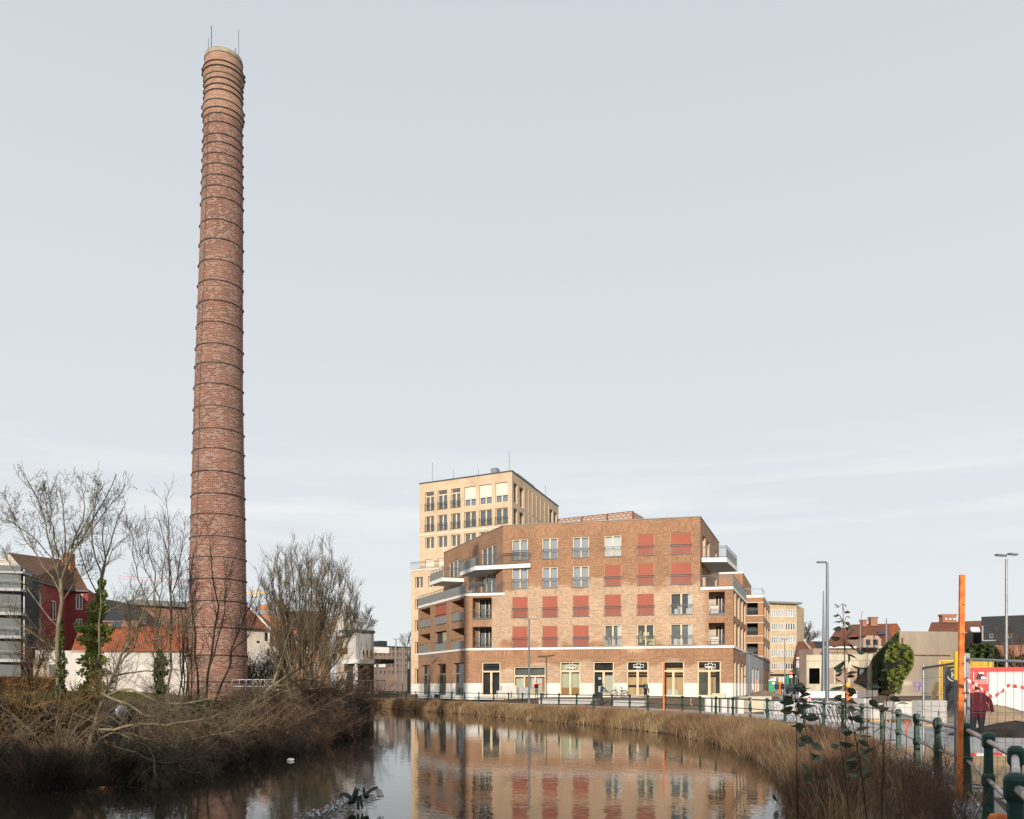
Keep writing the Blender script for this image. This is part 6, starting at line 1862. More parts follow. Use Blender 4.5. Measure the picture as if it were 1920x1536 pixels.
shrub('bank_shrub', 'dark rounded bush at the bank point beside the open water', 640, 1372, 45, 'twig_dark', 205, s=1.5, stems=30, h=(.9, 1.8), spread=.9, n1=9, n2=6, droop=.25)
shrub('bank_shrub', 'brown bush hanging over the narrow end of the river', 668, 1334, 64, 'twig_red', 206, s=1.7, stems=30, h=(.9, 1.8), spread=1.0, n1=8, n2=6, droop=.25)
shrub('evergreen_shrub', 'dark evergreen bush between chimney foot and small white house', 490, 1298, 78, 'twig_dark', 207, s=2.6, leaf=3500, leafm='ivy_dark', stems=26, h=(1.0, 1.5), spread=.8, n1=8, n2=6)
shrub('rusty_shrub', 'red brown leafless shrub before the dark red house', 66, 1262, 60, 'twig_red', 208, s=1.6, leaf=300, stems=20, h=(1.0, 1.9), spread=.6)
for k, (px_, d_, lab) in enumerate(((330, 24.5, 'wide arching bush with pale branches just right of the drooping tree'), (420, 29, 'arching bush of pale twigs midway along the left bank'),
                                   (500, 33, 'pale fan of branches on the bank below the chimney racks'), (100, 23.5, 'low pale twigged bush under the golden bushes'))):
    x_ = gx(px_, d_); V, Q, tips = shrub_mesh(240 + k, stems=15, h=(1.7, 3.0), spread=1.2, n1=7, n2=4, droop=.24, r=.016)
    t = thing('arching_shrub', lab, 'shrub', (x_, d_, gz(x_, d_)), 'arching shrubs on the left bank'); put('branches', arr_mesh('branches', V * .85, Q), M['twig_pale'], t)
# clipped hedge before the houses
hd = MB(); fh_ = FR(-30, 62, 104, 64)
C = []
r_ = np.random.RandomState(9)
for k in range(5200):
    u = r_.uniform(0, fh_.L); o = r_.choice([r_.uniform(-.8, 0), 0.02]); z = LZ + (1.25 * r_.rand() ** .6 if o > 0 else 1.2 + r_.normal(0, .05))
    C.append(tuple(fh_.pt(u, o, z)))
V, Q = leaf_cloud(np.array(C), .10, rng=r_)
hg = thing('hedge', 'brown clipped beech hedge on the left bank before the houses', 'hedge', (*((fh_.p0 + fh_.p1) / 2), LZ))
put('foliage', arr_mesh('foliage', V, Q), M['leaf_brown'], hg, world=True, kind='stuff')
fh_.box(hd, 0, fh_.L, -.8, -.08, LZ - .3, LZ + 1.15); put('branches', hd, M['twig_dark'], hg, world=True)

# ---- ivy on the warehouse and the green hedge top behind the yellow cabin
def ivy_patch(name, label, poly_px, d, n, depth, seed, size=.22, mats='ivy', dfun=None):
    r = np.random.RandomState(seed); poly = [tuple(p) for p in poly_px]
    xs = [p[0] for p in poly]; ys = [p[1] for p in poly]
    c = np.column_stack([r.uniform(min(xs), max(xs), n * 3), r.uniform(min(ys), max(ys), n * 3)])
    c = c[inside(c, poly)][:n]
    dd = np.full(len(c), d) if dfun is None else dfun(c)
    bul = .55 + .45 * np.sin(c[:, 0] * .35 + 2 * np.sin(c[:, 1] * .2)) * np.sin(c[:, 1] * .3)
    dd = dd - depth * r.uniform(.2, 1, len(c)) * bul
    C = np.column_stack([(c[:, 0] - CX) / FPX * dd, dd, EYE + (HY - c[:, 1]) / FPX * dd])
    V, Q = leaf_cloud(C, size, rng=r)
    ctr = at(sum(xs) / len(xs), max(ys), d)
    t = thing(name, label, 'ivy', tuple(ctr)); put('foliage', arr_mesh('foliage', V, Q), M[mats], t, world=True, kind='stuff')
    return t
ivy_patch('wall_ivy', 'thick green ivy hanging in a rounded mass on the warehouse front', [(1668, 1300), (1664, 1262), (1658, 1240), (1662, 1220), (1674, 1208), (1690, 1206), (1706, 1212), (1714, 1226), (1711, 1252), (1702, 1266), (1694, 1275), (1688, 1300)], 94.5, 5200, 2.4, 61)
def side_d(c): return np.maximum(94.6, 5.4 / np.maximum(.03, (c[:, 0] - CX) / FPX - .4026))
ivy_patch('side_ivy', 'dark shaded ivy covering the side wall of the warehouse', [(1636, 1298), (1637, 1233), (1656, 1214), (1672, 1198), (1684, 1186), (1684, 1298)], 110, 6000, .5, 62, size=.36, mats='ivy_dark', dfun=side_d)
ivy_patch('hedge_ivy', 'rounded green ivy hedge behind the yellow cabin', [(1800, 1262), (1806, 1225), (1820, 1208), (1850, 1206), (1868, 1214), (1880, 1235), (1884, 1262)], 74, 4200, 2.5, 63, size=.2, mats='ivy_dark')
ivy_patch('ground_ivy', 'brown scrub and creeper on the wall behind the red container', [(1880, 1262), (1878, 1236), (1890, 1226), (1905, 1232), (1930, 1222), (1940, 1262)], 73, 2600, 1.5, 64, size=.16, mats='leaf_brown')

# ---- dry grass on the right bank
def blades(P, H, W, rng, lean=.28):
    N = len(P); a = rng.uniform(0, 2 * np.pi, N); l_ = np.abs(rng.normal(0, lean, N))
    d = np.stack([np.cos(a) * l_, np.sin(a) * l_, np.ones(N)], 1); d = unit(d)
    b = rng.uniform(0, 2 * np.pi, N); s = np.stack([np.cos(b), np.sin(b), np.zeros(N)], 1) * W[:, None] * .5
    bend = np.stack([np.cos(a), np.sin(a), -.4 * np.ones(N)], 1) * (H * rng.uniform(.05, .3, N))[:, None]
    m = P + d * (H * .55)[:, None]; t = P + d * H[:, None] + bend
    V = np.stack([P - s, P + s, m + s * .8, m - s * .8, t + s * .25, t - s * .25], 1).reshape(-1, 3)
    i = np.arange(N)[:, None] * 6
    Q = np.concatenate([i + np.array([[0, 1, 2, 3]]), i + np.array([[3, 2, 4, 5]])])
    return V, Q
rng = np.random.RandomState(55)
cells = np.column_stack([rng.uniform(-24, 13, 900000), rng.uniform(11, 104, 900000)])
z_ = ground_z(cells); q_ = inside(cells, QUAY); rv = inside(cells, RIVER)
dR = seg_dist(cells, RW); dL = seg_dist(cells, LW); dF = seg_dist(cells, F_EXT)
ok = (~rv | (dR < .12)) & (dR < dL) & (~q_ | (dF < .25))
cells, z_, dR, dF = cells[ok], z_[ok], dR[ok], dF[ok]
dist = np.hypot(cells[:, 0], cells[:, 1])
# tufts: thicker in patches
tuft = .5 + .5 * np.sin(cells[:, 0] * 2.1 + 1.7 * np.sin(cells[:, 1] * .8)) * np.sin(cells[:, 1] * 1.3 + cells[:, 0])
keep = rng.rand(len(cells)) < np.clip(.35 + .6 * tuft, .1, 1)
cells, z_, dR, dF, dist, tuft = cells[keep], z_[keep], dR[keep], dF[keep], dist[keep], tuft[keep]
P = np.column_stack([cells, z_ - .03])
t = dR / (dR + dF + 1e-6)
H = (.28 + .42 * rng.rand(len(P)) + .22 * tuft) * np.clip(1.25 - 1.0 * t, .35, 1.2)
H *= np.where(dist < 22, 1.35, 1.0)
W = np.clip(dist * .00042, .008, .035)
def vnoise(x, y, s, seed):
    g = np.random.RandomState(seed).rand(256, 256); x, y = x / s + 100, y / s + 50
    i, j = np.floor(x).astype(int), np.floor(y).astype(int); fx, fy = smooth(x - i), smooth(y - j)
    a, b, c, d = g[i % 256, j % 256], g[(i + 1) % 256, j % 256], g[i % 256, (j + 1) % 256], g[(i + 1) % 256, (j + 1) % 256]
    return (a * (1 - fx) + b * fx) * (1 - fy) + (c * (1 - fx) + d * fx) * fy
n1, n2 = vnoise(P[:, 0], P[:, 1], 1.1, 1), vnoise(P[:, 0], P[:, 1], .45, 2)
H *= .55 + .65 * n1 + .35 * n2
brown = rng.rand(len(P)) < np.clip(-.35 + 1.3 * n1 + .5 * n2 + .30 * (dist < 33), .05, .95)
V, Q = blades(P[~brown], H[~brown], W[~brown], rng); put('dry_grass', arr_mesh('dry_grass', V, Q), M['reed'], kind='stuff')
V, Q = blades(P[brown], H[brown] * .9, W[brown], rng, lean=.4); put('brown_weeds', arr_mesh('brown_weeds', V, Q), M['reed_brown'], kind='stuff')
# stalky weeds on the near bank
WD = [shrub_mesh(300 + k, stems=16, h=(1.2, 2.4), spread=.45, n1=6, n2=3, r=.007) for k in range(5)]
lst = []
for k in range(105):
    for _ in range(60):
        x, y = rng.uniform(4.0, 10.5), (rng.uniform(7, 26) if k < 70 else rng.uniform(7, 17))
        p = np.array([[x, y]])
        if not inside(p, RIVER)[0] and not inside(p, QUAY)[0] and (seg_dist(p, F_EXT)[0] > (1.0 if y > 12 else .3)): break
    else: continue
    V, Q, _t = WD[rng.randint(5)]
    s = rng.uniform(.18, .42); a = rng.uniform(0, 6.28)
    R_ = np.array([[math.cos(a), -math.sin(a), 0], [math.sin(a), math.cos(a), 0], [0, 0, 1]])
    lst.append(((V * np.array([.8, .8, 1.1]) * s) @ R_.T + np.array([x, y, gz(x, y)]), Q))
V, Q = join(lst); put('bank_weeds', arr_mesh('bank_weeds', V, Q), M['twig_red'], kind='stuff')
# winter grass on the crest of the left bank
g = np.column_stack([rng.uniform(-42, -10, 60000), rng.uniform(40, 75, 60000)])
ok = (~inside(g, RIVER)) & (seg_dist(g, LW) > 4.5) & (np.hypot(g[:, 0] - CH.x, g[:, 1] - CH.y) > 2.6)
g = g[ok]; P = np.column_stack([g, ground_z(g) - .02])
V, Q = blades(P, rng.uniform(.06, .2, len(P)), np.full(len(P), .02), rng, lean=.5); put('bank_grass', arr_mesh('bank_grass', V, Q), M['grass'], kind='stuff')

# ---- the leafy saplings close to the camera
def leaf_mesh(seed):
    r = random.Random(seed); b = MB(); L = 1.0
    prof = [(0, 0), (.16, .20), (.38, .31), (.62, .27), (.84, .13), (1.0, 0)]
    for (t0, w0), (t1, w1) in zip(prof[:-1], prof[1:]):
        c0, c1 = -.12 * t0 * t0, -.12 * t1 * t1
        for sgn in (-1, 1):
            pts = [(t0, 0, c0), (t1, 0, c1), (t1, sgn * w1, c1 + w1 * .25), (t0, sgn * w0, c0 + w0 * .25)]
            b.face(pts if sgn > 0 else pts[::-1])
    return b.mesh('leaf', uv=False, smooth=True)
LEAF = [leaf_mesh(1)]; LEAF[0].materials.append(M['leaf'])
LEAFB = LEAF[0].copy(); LEAFB.materials.clear(); LEAFB.materials.append(M['leaf_brown'])
def sapling(label, pts, d, r0, leaves, seed, size=.125):
    size *= .97
    r = random.Random(seed)
    w = [at(x, y, d + r.uniform(-.05, .05)) for x, y in pts]
    t = thing('sapling', label, 'sapling', tuple(w[0]), 'leafy saplings on the near bank')
    q = polyline(w, 14); b = MB(); b.tube([Vector(p) for p in q], [r0 * (1 - .7 * i / 13) for i in range(14)], 6)
    stem = b
    L = []
    for (x, y, ang, s) in leaves:
        p = at(x, y, d + r.uniform(-.1, .1))
        k = min(range(14), key=lambda i: (q[i][2] - p.z) ** 2 + (q[i][0] - p.x) ** 2)
        stem.tube([Vector(q[k]), p], .003, 4)
        L.append((p, ang, s))
    put('stem', stem, M['bark' if seed % 2 else 'twig_dark'], t, world=True)
    base = Vector(w[0])
    for (p, ang, s) in L:
        o = bpy.data.objects.new('leaf', LEAFB if r.random() < .16 else LEAF[0]); COL.objects.link(o); o.parent = t
        o.location = p - base
        rot = Matrix.Rotation(math.radians(ang), 3, Vector((0, -1, 0))) @ Matrix.Rotation(r.uniform(-1.2, 1.2), 3, 'X') @ Matrix.Rotation(r.uniform(-.5, .5), 3, 'Z')
        o.rotation_euler = rot.to_euler(); o.scale = (size * s,) * 3
    return t
r = random.Random(12)
def auto_leaves(pts, n, y0, y1, spread=16):
    out = []
    q = np.array(pts, float); o = np.argsort(q[:, 1])
    for k in range(n):
        y = y0 + (y1 - y0) * (k + r.random()) / n
        x = np.interp(y, q[o, 1], q[o, 0]); sd = r.choice((-1, 1))
        ang = (r.uniform(-55, 30) if sd > 0 else 180 + r.uniform(-30, 55))
        out.append((x + sd * r.uniform(2, 7), y + r.uniform(-4, 4), ang, r.uniform(.55, 1.15)))
    return out
A1 = [(1590, 1640), (1588, 1500), (1586, 1400), (1585, 1300), (1583, 1200), (1580, 1132)]
lv = auto_leaves(A1, 13, 1133, 1180) ; lv = [(x, y, a, s * .55) for x, y, a, s in lv]
lv += [(1580, 1162, 200, 1.0), (1578, 1178, 215, .8), (1588, 1177, -25, 1.0), (1576, 1198, 175, .9), (1586, 1200, 60, 1.2), (1576, 1208, 205, .9), (1588, 1208, -35, .9), (1590, 1225, -80, .9)]
lv += auto_leaves(A1, 20, 1228, 1345)
sapling('tallest leafy sapling, its tip standing against the sky above the red roofs', A1, 8.5, .011, lv, 1)
A2 = [(1500, 1640), (1496, 1540), (1494, 1450), (1494, 1380), (1492, 1300), (1490, 1285)]
sapling('bushy topped sapling in front of the street end', A2, 9.0, .009, auto_leaves(A2, 24, 1284, 1330, 22) + auto_leaves(A2, 6, 1330, 1385), 2, .15)
A3 = [(1560, 1640), (1530, 1480), (1518, 1410), (1508, 1350), (1498, 1316)]
sapling('sapling leaning left with scattered leaves beside the warning sign', A3, 8.0, .009, auto_leaves(A3, 16, 1335, 1480), 3, .13)
A4 = [(1632, 1640), (1622, 1500), (1612, 1430), (1600, 1360), (1592, 1330)]
sapling('drooping leaved sapling right of the tallest one', A4, 8.2, .010, auto_leaves(A4, 22, 1330, 1460), 4, .15)
A5 = [(1630, 1640), (1627, 1480), (1626, 1350), (1625, 1250), (1627, 1210)]
sapling('straight thin sapling with few leaves before the black side wall', A5, 8.8, .008, auto_leaves(A5, 5, 1220, 1320), 5, .13)
A6 = [(1652, 1640), (1655, 1450), (1660, 1340), (1668, 1260), (1672, 1215)]
sapling('sapling with curled leaves before the warehouse ivy', A6, 9.2, .008, auto_leaves(A6, 7, 1225, 1330), 6, .13)
A7 = [(1650, 1640), (1664, 1450), (1674, 1330), (1682, 1240), (1684, 1200)]
sapling('rightmost thin sapling with pale leaves before the ivy mass', A7, 8.6, .008, auto_leaves(A7, 8, 1215, 1340), 7, .12)
A8 = [(1603, 1640), (1585, 1460), (1570, 1350), (1568, 1320)]
sapling('leafless leaning stalk left of the tallest sapling', A8, 8.3, .007, auto_leaves(A8, 3, 1330, 1400), 8, .12)
STALK = ['tall leafless brown stalk crossing the rusty post by the black side wall', 'short leafless stalk on the near bank right of the saplings', 'leaning leafless stalk before the left mesh fence panel', 'leafless stalk standing in front of the mesh fence middle', 'low leafless stalk leaning right under the mesh fence panel', 'leafless stalk just left of the near orange pole', 'shortest leafless stalk in the shaded weeds', 'leafless stalk leaning left behind the saplings'] 
for i, (x0, x1, yt) in enumerate(((1640, 1634, 1240), (1690, 1700, 1370), (1722, 1760, 1330), (1745, 1752, 1380), (1712, 1735, 1400), (1788, 1770, 1390), (1700, 1690, 1420), (1670, 1645, 1280))):
    pts = [(x0, 1640), ((x0 + x1) / 2 + 2, (1640 + yt) / 2), (x1, yt)]
    w = [at(x, y, 8 + i * .35) for x, y in pts]; b = MB(); q = polyline(w, 10); b.tube([Vector(p) for p in q], [.007 * (1 - .6 * k / 9) for k in range(10)], 5)
    rr = random.Random(i)
    for k in range(7):
        j = rr.randint(4, 9); p = Vector(q[j]); b.tube([p, p + Vector((rr.uniform(-.12, .12), 0, rr.uniform(.03, .12)))], .0025, 3)
    o = put('dry_stalk', b, M['twig_red'])
    tag(o, STALK[i], 'stalk', 'leafless stalks on the near bank')
A9 = [(1410, 1640), (1412, 1560), (1418, 1520), (1424, 1500)]
sapling('small twig with a few leaves over the water at the bottom edge', [(1500, 1640), (1482, 1560), (1470, 1510)], 7.5, .005, [(1456, 1503, 130, .8), (1462, 1508, -20, .5), (1456, 1520, 250, .8), (1483, 1530, 60, .7), (1478, 1560, 200, .8)], 9, .12)
# ------------------------------------------------------------------ the green cast iron quay railing
ral = thing('quay_railing', 'bottle green cast iron railing with steel rails curving along the whole quay', 'railing', (FENCE[10].x, FENCE[10].y, 0))
def post_mesh():
    b = MB()
    b.lathe((0, 0, 0), [(.100, -.05), (.100, .025), (.094, .04), (.072, .10), (.062, .16), (.054, .50), (.062, .515), (.070, .53), (.070, .625), (.062, .64), (.052, .655), (.046, .935),
                        (.056, .95), (.066, .965), (.068, .985), (.068, 1.075), (.060, 1.10), (.035, 1.12)], n=24, sq=.75, rot=math.pi / 24)
    return b.mesh('post', uv=False, smooth=False)
PM = post_mesh(); PM.materials.append(M['green_paint'])
ro = Vector(ral.location)
for i, p in enumerate(FENCE):
    o = bpy.data.objects.new('post', PM); COL.objects.link(o); o.parent = ral
    o.location = Vector((p.x, p.y, 0)) - ro
    a, b = FENCE[max(0, i - 1)], FENCE[min(len(FENCE) - 1, i + 1)]
    o.rotation_euler = (random.uniform(-.02, .02), random.uniform(-.02, .02), math.atan2((b - a).y, (b - a).x))
for a, b in zip(F_EXT[1:-3], F_EXT[2:-2]):
    for z, r in ((1.02, .030), (.58, .022), (.13, .020)):
        t = MB(); t.tube([(a.x, a.y, z), (b.x, b.y, z)], r, 8)
        me = t.mesh('rail', smooth=True)
        put('rail', me, M['pipe'] if (a.y < 30) else M['green_paint'], ral, world=True)

# ------------------------------------------------------------------ mesh fence panels
def mesh_panel(label, a, b, h=2.0, sag=0.0, rail='metal_light'):
    a, b = Vector(a), Vector(b)
    t = thing('mesh_fence', label, 'fence panel', tuple(a), 'temporary mesh fence panels')
    L = (b - a).length; u = (b - a) / L
    for p in (a, b):
        m = MB(); m.tube([p, p + Vector((0, 0, h + .05))], .021, 8); put('upright', m, M['metal_light'], t, world=True)
    m = MB()
    pts = [a + u * (L * k / 10) + Vector((0, 0, h - sag * math.sin(math.pi * min(1, k / 10 * 1.0)))) for k in range(11)]
    m.tube(pts, .021, 8); put('top_tube', m, M['lamp_grey'], t, world=True)
    m = MB(); m.tube([a + Vector((0, 0, .12)), b + Vector((0, 0, .12))], .018, 8); put('bottom_tube', m, M['metal_light'], t, world=True)
    m = MB(); n = int(L / .105)
    for k in range(1, n):
        p = a + u * (L * k / n); dz = sag * math.sin(math.pi * k / n); m.beam(p + Vector((0, 0, .12)), p + Vector((0, 0, h - dz)), .0042)
    for z in (.32, .62, .92, 1.22, 1.52, 1.8):
        m.beam(a + Vector((0, 0, z)), b + Vector((0, 0, z)), .0042)
    put('wire_mesh', m, M['lamp_grey'], t, world=True, kind='stuff')
    m = MB()
    for p in (a, b): m.box((p.x, p.y, .06), (.55, .22, .13), rz=math.atan2(u.y, u.x))
    put('foot', m, M['concrete'], t, world=True)
    return t
mesh_panel('temporary mesh fence panel standing left of the near orange pole', (gx(1731.5, 15.4), 15.4, 0), (gx(1791, 12.4), 12.4, 0))
mesh_panel('temporary mesh fence panel with sagging top tube right of the near orange pole', (gx(1809, 12.0), 12.0, .05), (gx(1809, 12.0) + 3.45, 11.0, .05), sag=.07)
m = MB(); p = at(1793.5, 1275, 12.2); q = at(1794.5, 1224, 12.2); m.tube([p, q], .038, 10); m.tube([q, q + Vector((0, 0, .02))], .04, 10)
tag(put('yellow_sleeve', m, M['yellow_lime']), 'yellow plastic sleeve on the fence upright beside the orange pole', 'sleeve')
m = MB(); p = at(1811, 1225, 12.1); m.tube([p - Vector((0, 0, .35)), p], .045, 8); p2 = at(1816, 1225, 12.15); m.tube([p2 - Vector((0, 0, 1.9)), p2], .02, 8)
tag(put('fence_coupler', m, M['grey_render']), 'grey steel coupler posts just right of the orange pole', 'coupler')

# orange surveying poles
def orange_pole(label, px, d, z0, py_top, w, tilt=0.0, dark=True):
    t = thing('orange_pole', label, 'pole', (gx(px, d), d, z0), 'orange marker poles')
    zt = EYE + (HY - py_top) / FPX * d; x = gx(px, d); m = MB()
    m.beam((x - tilt, d, z0), (x, d, zt), w, w * .6); put('bar', m, M['orange'], t, world=True)
    m = MB()
    for k in range(1, 5):
        z = z0 + (zt - z0) * (.35 + k * .13)
        m.tube([(x, d - w * .3 - .004, z), (x, d - w * .3 + .002, z)], .012, 8)
    put('bolt_hole', m, M['black'], t, world=True)
orange_pole('tall bright orange marker pole beside the mesh fence in front', 1804, 11.6, 0, 1078, .070, tilt=.04)
orange_pole('orange marker pole by the railing before the shop with plywood panels', 1244.5, 49.0, 0, 1241, .085)
orange_pole('short orange marker pole at the grey wing of the side street', 1419, 100, .5, 1275, .13)

# ------------------------------------------------------------------ lamps
def lamp(name, label, px, d, z0, y_top, r0, r1, arms, cat='street lamp', mtl='lamp_grey', head=(.75, .22, .07)):
    x = gx(px, d); zt = EYE + (HY - y_top) / FPX * d
    t = thing(name, label, cat, (x, d, z0))
    m = MB(); m.lathe((x, d, 0), [(r0 * 1.25, z0 - .1), (r0 * 1.2, z0 + .5), (r0, z0 + .9), (r1, zt)], n=12); put('post', m, M[mtl], t, world=True)
    for (dx, dz, tilt) in arms:
        m = MB(); m.tube([(x, d, zt + dz), (x + dx * .35, d, zt + dz + .05)], r1 * .7, 6)
        m.box((x + dx * .35 + math.copysign(head[0] / 2, dx), d, zt + dz + .06 + tilt * .2), head, ry=-tilt * (1 if dx > 0 else -1)); put('lamp_head', m, M['lamp_grey'], t, world=True)
        m = MB(); m.box((x + dx * .35 + math.copysign(head[0] / 2, dx), d, zt + dz + .06 - head[2] * .55 + tilt * .2), (head[0] * .7, head[1] * .7, .02), ry=-tilt * (1 if dx > 0 else -1)); put('lens', m, M['plastic_white'], t, world=True)
    return t
lamp('street_lamp', 'tall grey street lamp with one short arm near the bicycle racks', 1551, 51.5, 0, 1056, .13, .075, [(-.3, 0, 0)], head=(.52, .24, .09))
lamp('lamp_column', 'bare tapering grey column without lamp behind the tall street lamp', 1544, 88, .4, 1108, .24, .05, [])
lamp('street_lamp', 'double headed grey street lamp before the brick building', 992, 73.5, .02, 1162, .10, .06, [(-.3, 0, .05), (.3, 0, .05)], head=(.75, .25, .07))
lamp('light_mast', 'galvanised light mast with twin floodlights over the red container', 1887, 52, .1, 1048, .10, .07, [(-.35, .15, .1), (.35, .25, -.1)], mtl='metal_light', head=(.55, .3, .10), cat='light mast')
lamp('street_lamp', 'grey street lamp with long arm before the side street corner', 1404.6, 72, .3, 1229, .10, .09, [(.5, 0, .04)], head=(.55, .2, .07))
lamp('street_lamp', 'slim grey street lamp at the far end of the side street', 1471.5, 150, .5, 1199, .12, .08, [(-.2, 0, 0), (.2, 0, 0)], head=(.6, .3, .12))
lamp('street_lamp', 'slender pale street lamp left of the tower beyond the bend', 742.5, 150, .4, 1199, .14, .1, [(-.2, 0, 0), (.2, 0, 0)], mtl='metal_light', head=(.5, .3, .12))
lamp('street_lamp', 'far pale lamp post close to the tower beyond the bend', 754.5, 160, .4, 1204, .12, .08, [(-.2, 0, 0)], mtl='metal_light', head=(.6, .3, .12))
m = MB(); m.lathe((gx(766.5, 140), 140, 0), [(.3, .3), (.28, EYE + (HY - 1218) / FPX * 140)], n=10); tag(put('dark_column', m, M['lamp_grey']), 'thick dark grey column beside the pale brick tower', 'column')
m = MB(); m.lathe((gx(1662, 130), 130, 0), [(.18, .5), (.10, EYE + (HY - 1160) / FPX * 130)], n=10); tag(put('thin_mast', m, M['metal_light']), 'thin pale mast before the large tiled roof', 'mast')
m = MB(); x = gx(1613, 122); m.lathe((x, 122, 0), [(.13, .5), (.09, EYE + (HY - 1173) / FPX * 122)], n=10); m.tube([(x, 122, EYE + (HY - 1173) / FPX * 122), (x + .3, 122, EYE + (HY - 1146) / FPX * 122)], .05, 6)
tag(put('thin_mast', m, M['metal_light']), 'thin grey mast left of the gothic dormer', 'mast')
m = MB()
for (px_, d_, z0, y_) in ((1402, 70, .2, 1307),): m.lathe((gx(px_, d_), d_, 0), [(.22, z0 - .6), (.22, EYE + (HY - y_) / FPX * d_)], n=4, rot=.78)
tag(put('cabinet', m, mat('blue_grey_cabinet', (.06, .085, .12), .5, .1, 2)), 'dark blue grey cabinet post at the foot of the arm lamp', 'cabinet')
def wall_lamp(label, fr, px, z):
    u = fr.at_px(px); t = thing('wall_lamp', label, 'wall lamp', tuple(fr.pt(u, .05, z)))
    m = MB(); fr.box(m, u - .06, u + .06, .01, .9, z, z + .07); put('arm', m, M['lamp_grey'], t, world=True)
    m = MB(); fr.box(m, u - .18, u + .18, .7, 1.5, z + .04, z + .12); put('lamp_head', m, M['lamp_grey'], t, world=True)
wall_lamp('dark wall lamp arm under the white band on the angled front', DIAG, 823, 4.95)
wall_lamp('dark wall lamp arm near the street corner of the brick building', SIDE, 1385, 5.1)

# ------------------------------------------------------------------ bicycle racks: slanted hoops beside the railing
def hoop(b, p, yaw, w, h, lean, r=.024):
    u = Vector((math.cos(yaw), math.sin(yaw), 0)); n = Vector((-u.y, u.x, 0))
    pts = []
    for k in range(13):
        t = k / 12
        if t < .3: q = Vector((-w / 2, 0, h * .7 * t / .3))
        elif t > .7: q = Vector((w / 2, 0, h * .7 * (1 - t) / .3))
        else:
            a = math.pi * (1 - (t - .3) / .4); q = Vector((math.cos(a) * w / 2, 0, h * .7 + math.sin(a) * h * .3))
        pts.append(p + u * q.x + n * (q.z * lean) + Vector((0, 0, q.z)))
    b.tube(pts, r, 6)
def rack_row(label, p0, p1, n, yaw, h=.95, w=.75, lean=.55, group='galvanised bicycle racks beside the railing'):
    t = thing('bicycle_rack', label, 'bicycle rack', tuple(p0), group)
    for k in range(n):
        q = Vector(p0).lerp(Vector(p1), k / (n - 1)); b = MB(); hoop(b, q, yaw, w, h * (1 if k % 2 else .8), lean)
        put('hoop', b.mesh('hoop', smooth=True), M['rack_steel'], t, world=True)
    b = MB(); b.beam(Vector(p0) + Vector((0, 0, .03)), Vector(p1) + Vector((0, 0, .03)), .06); put('base_bar', b, M['rack_steel'], t, world=True)
rack_row('long row of slanted galvanised bicycle rack hoops behind the railing', (gx(1450, 40), 40, .03), (gx(1535, 33.8), 33.8, .03), 14, .25)
rack_row('second row of slanted bicycle rack hoops near the tall street lamp', (gx(1508, 41), 41, .03), (gx(1588, 35), 35, .03), 12, .25)
def steel_rack(label, px0, px1, d, z, n):
    t = thing('tube_rack', label, 'bicycle rack', (gx(px0, d), d, z), 'tubular racks by the chimney')
    for k in range(n):
        x = gx(px0 + (px1 - px0) * k / n, d); b = MB(); b.tube([(x, d, z - .1), (x + .15, d, z + 1.05), (x + 1.2, d - .2, z + 1.1), (x + 1.35, d - .2, z + .55)], .035, 6); b.tube([(x + .1, d, z + .55), (x + 1.3, d - .2, z + .55)], .03, 5)
        put('hoop', b.mesh('hoop', smooth=True), M['rack_steel'], t, world=True)
steel_rack('shiny steel tube racks at the right foot of the chimney', 432, 500, 66, 1.1, 5)
t_ = thing('tube_rack', 'low wire bicycle stands on the quay left of the brick corner', 'bicycle rack', (gx(790, 89), 89, .05), 'wire stands by the corner')
for k in range(6):
    b = MB(); hoop(b, Vector((gx(783, 89) + k * .42, 89, .02)), 1.2, .5, .8, .1, r=.02); put('hoop', b, M['lamp_grey'], t_, world=True)

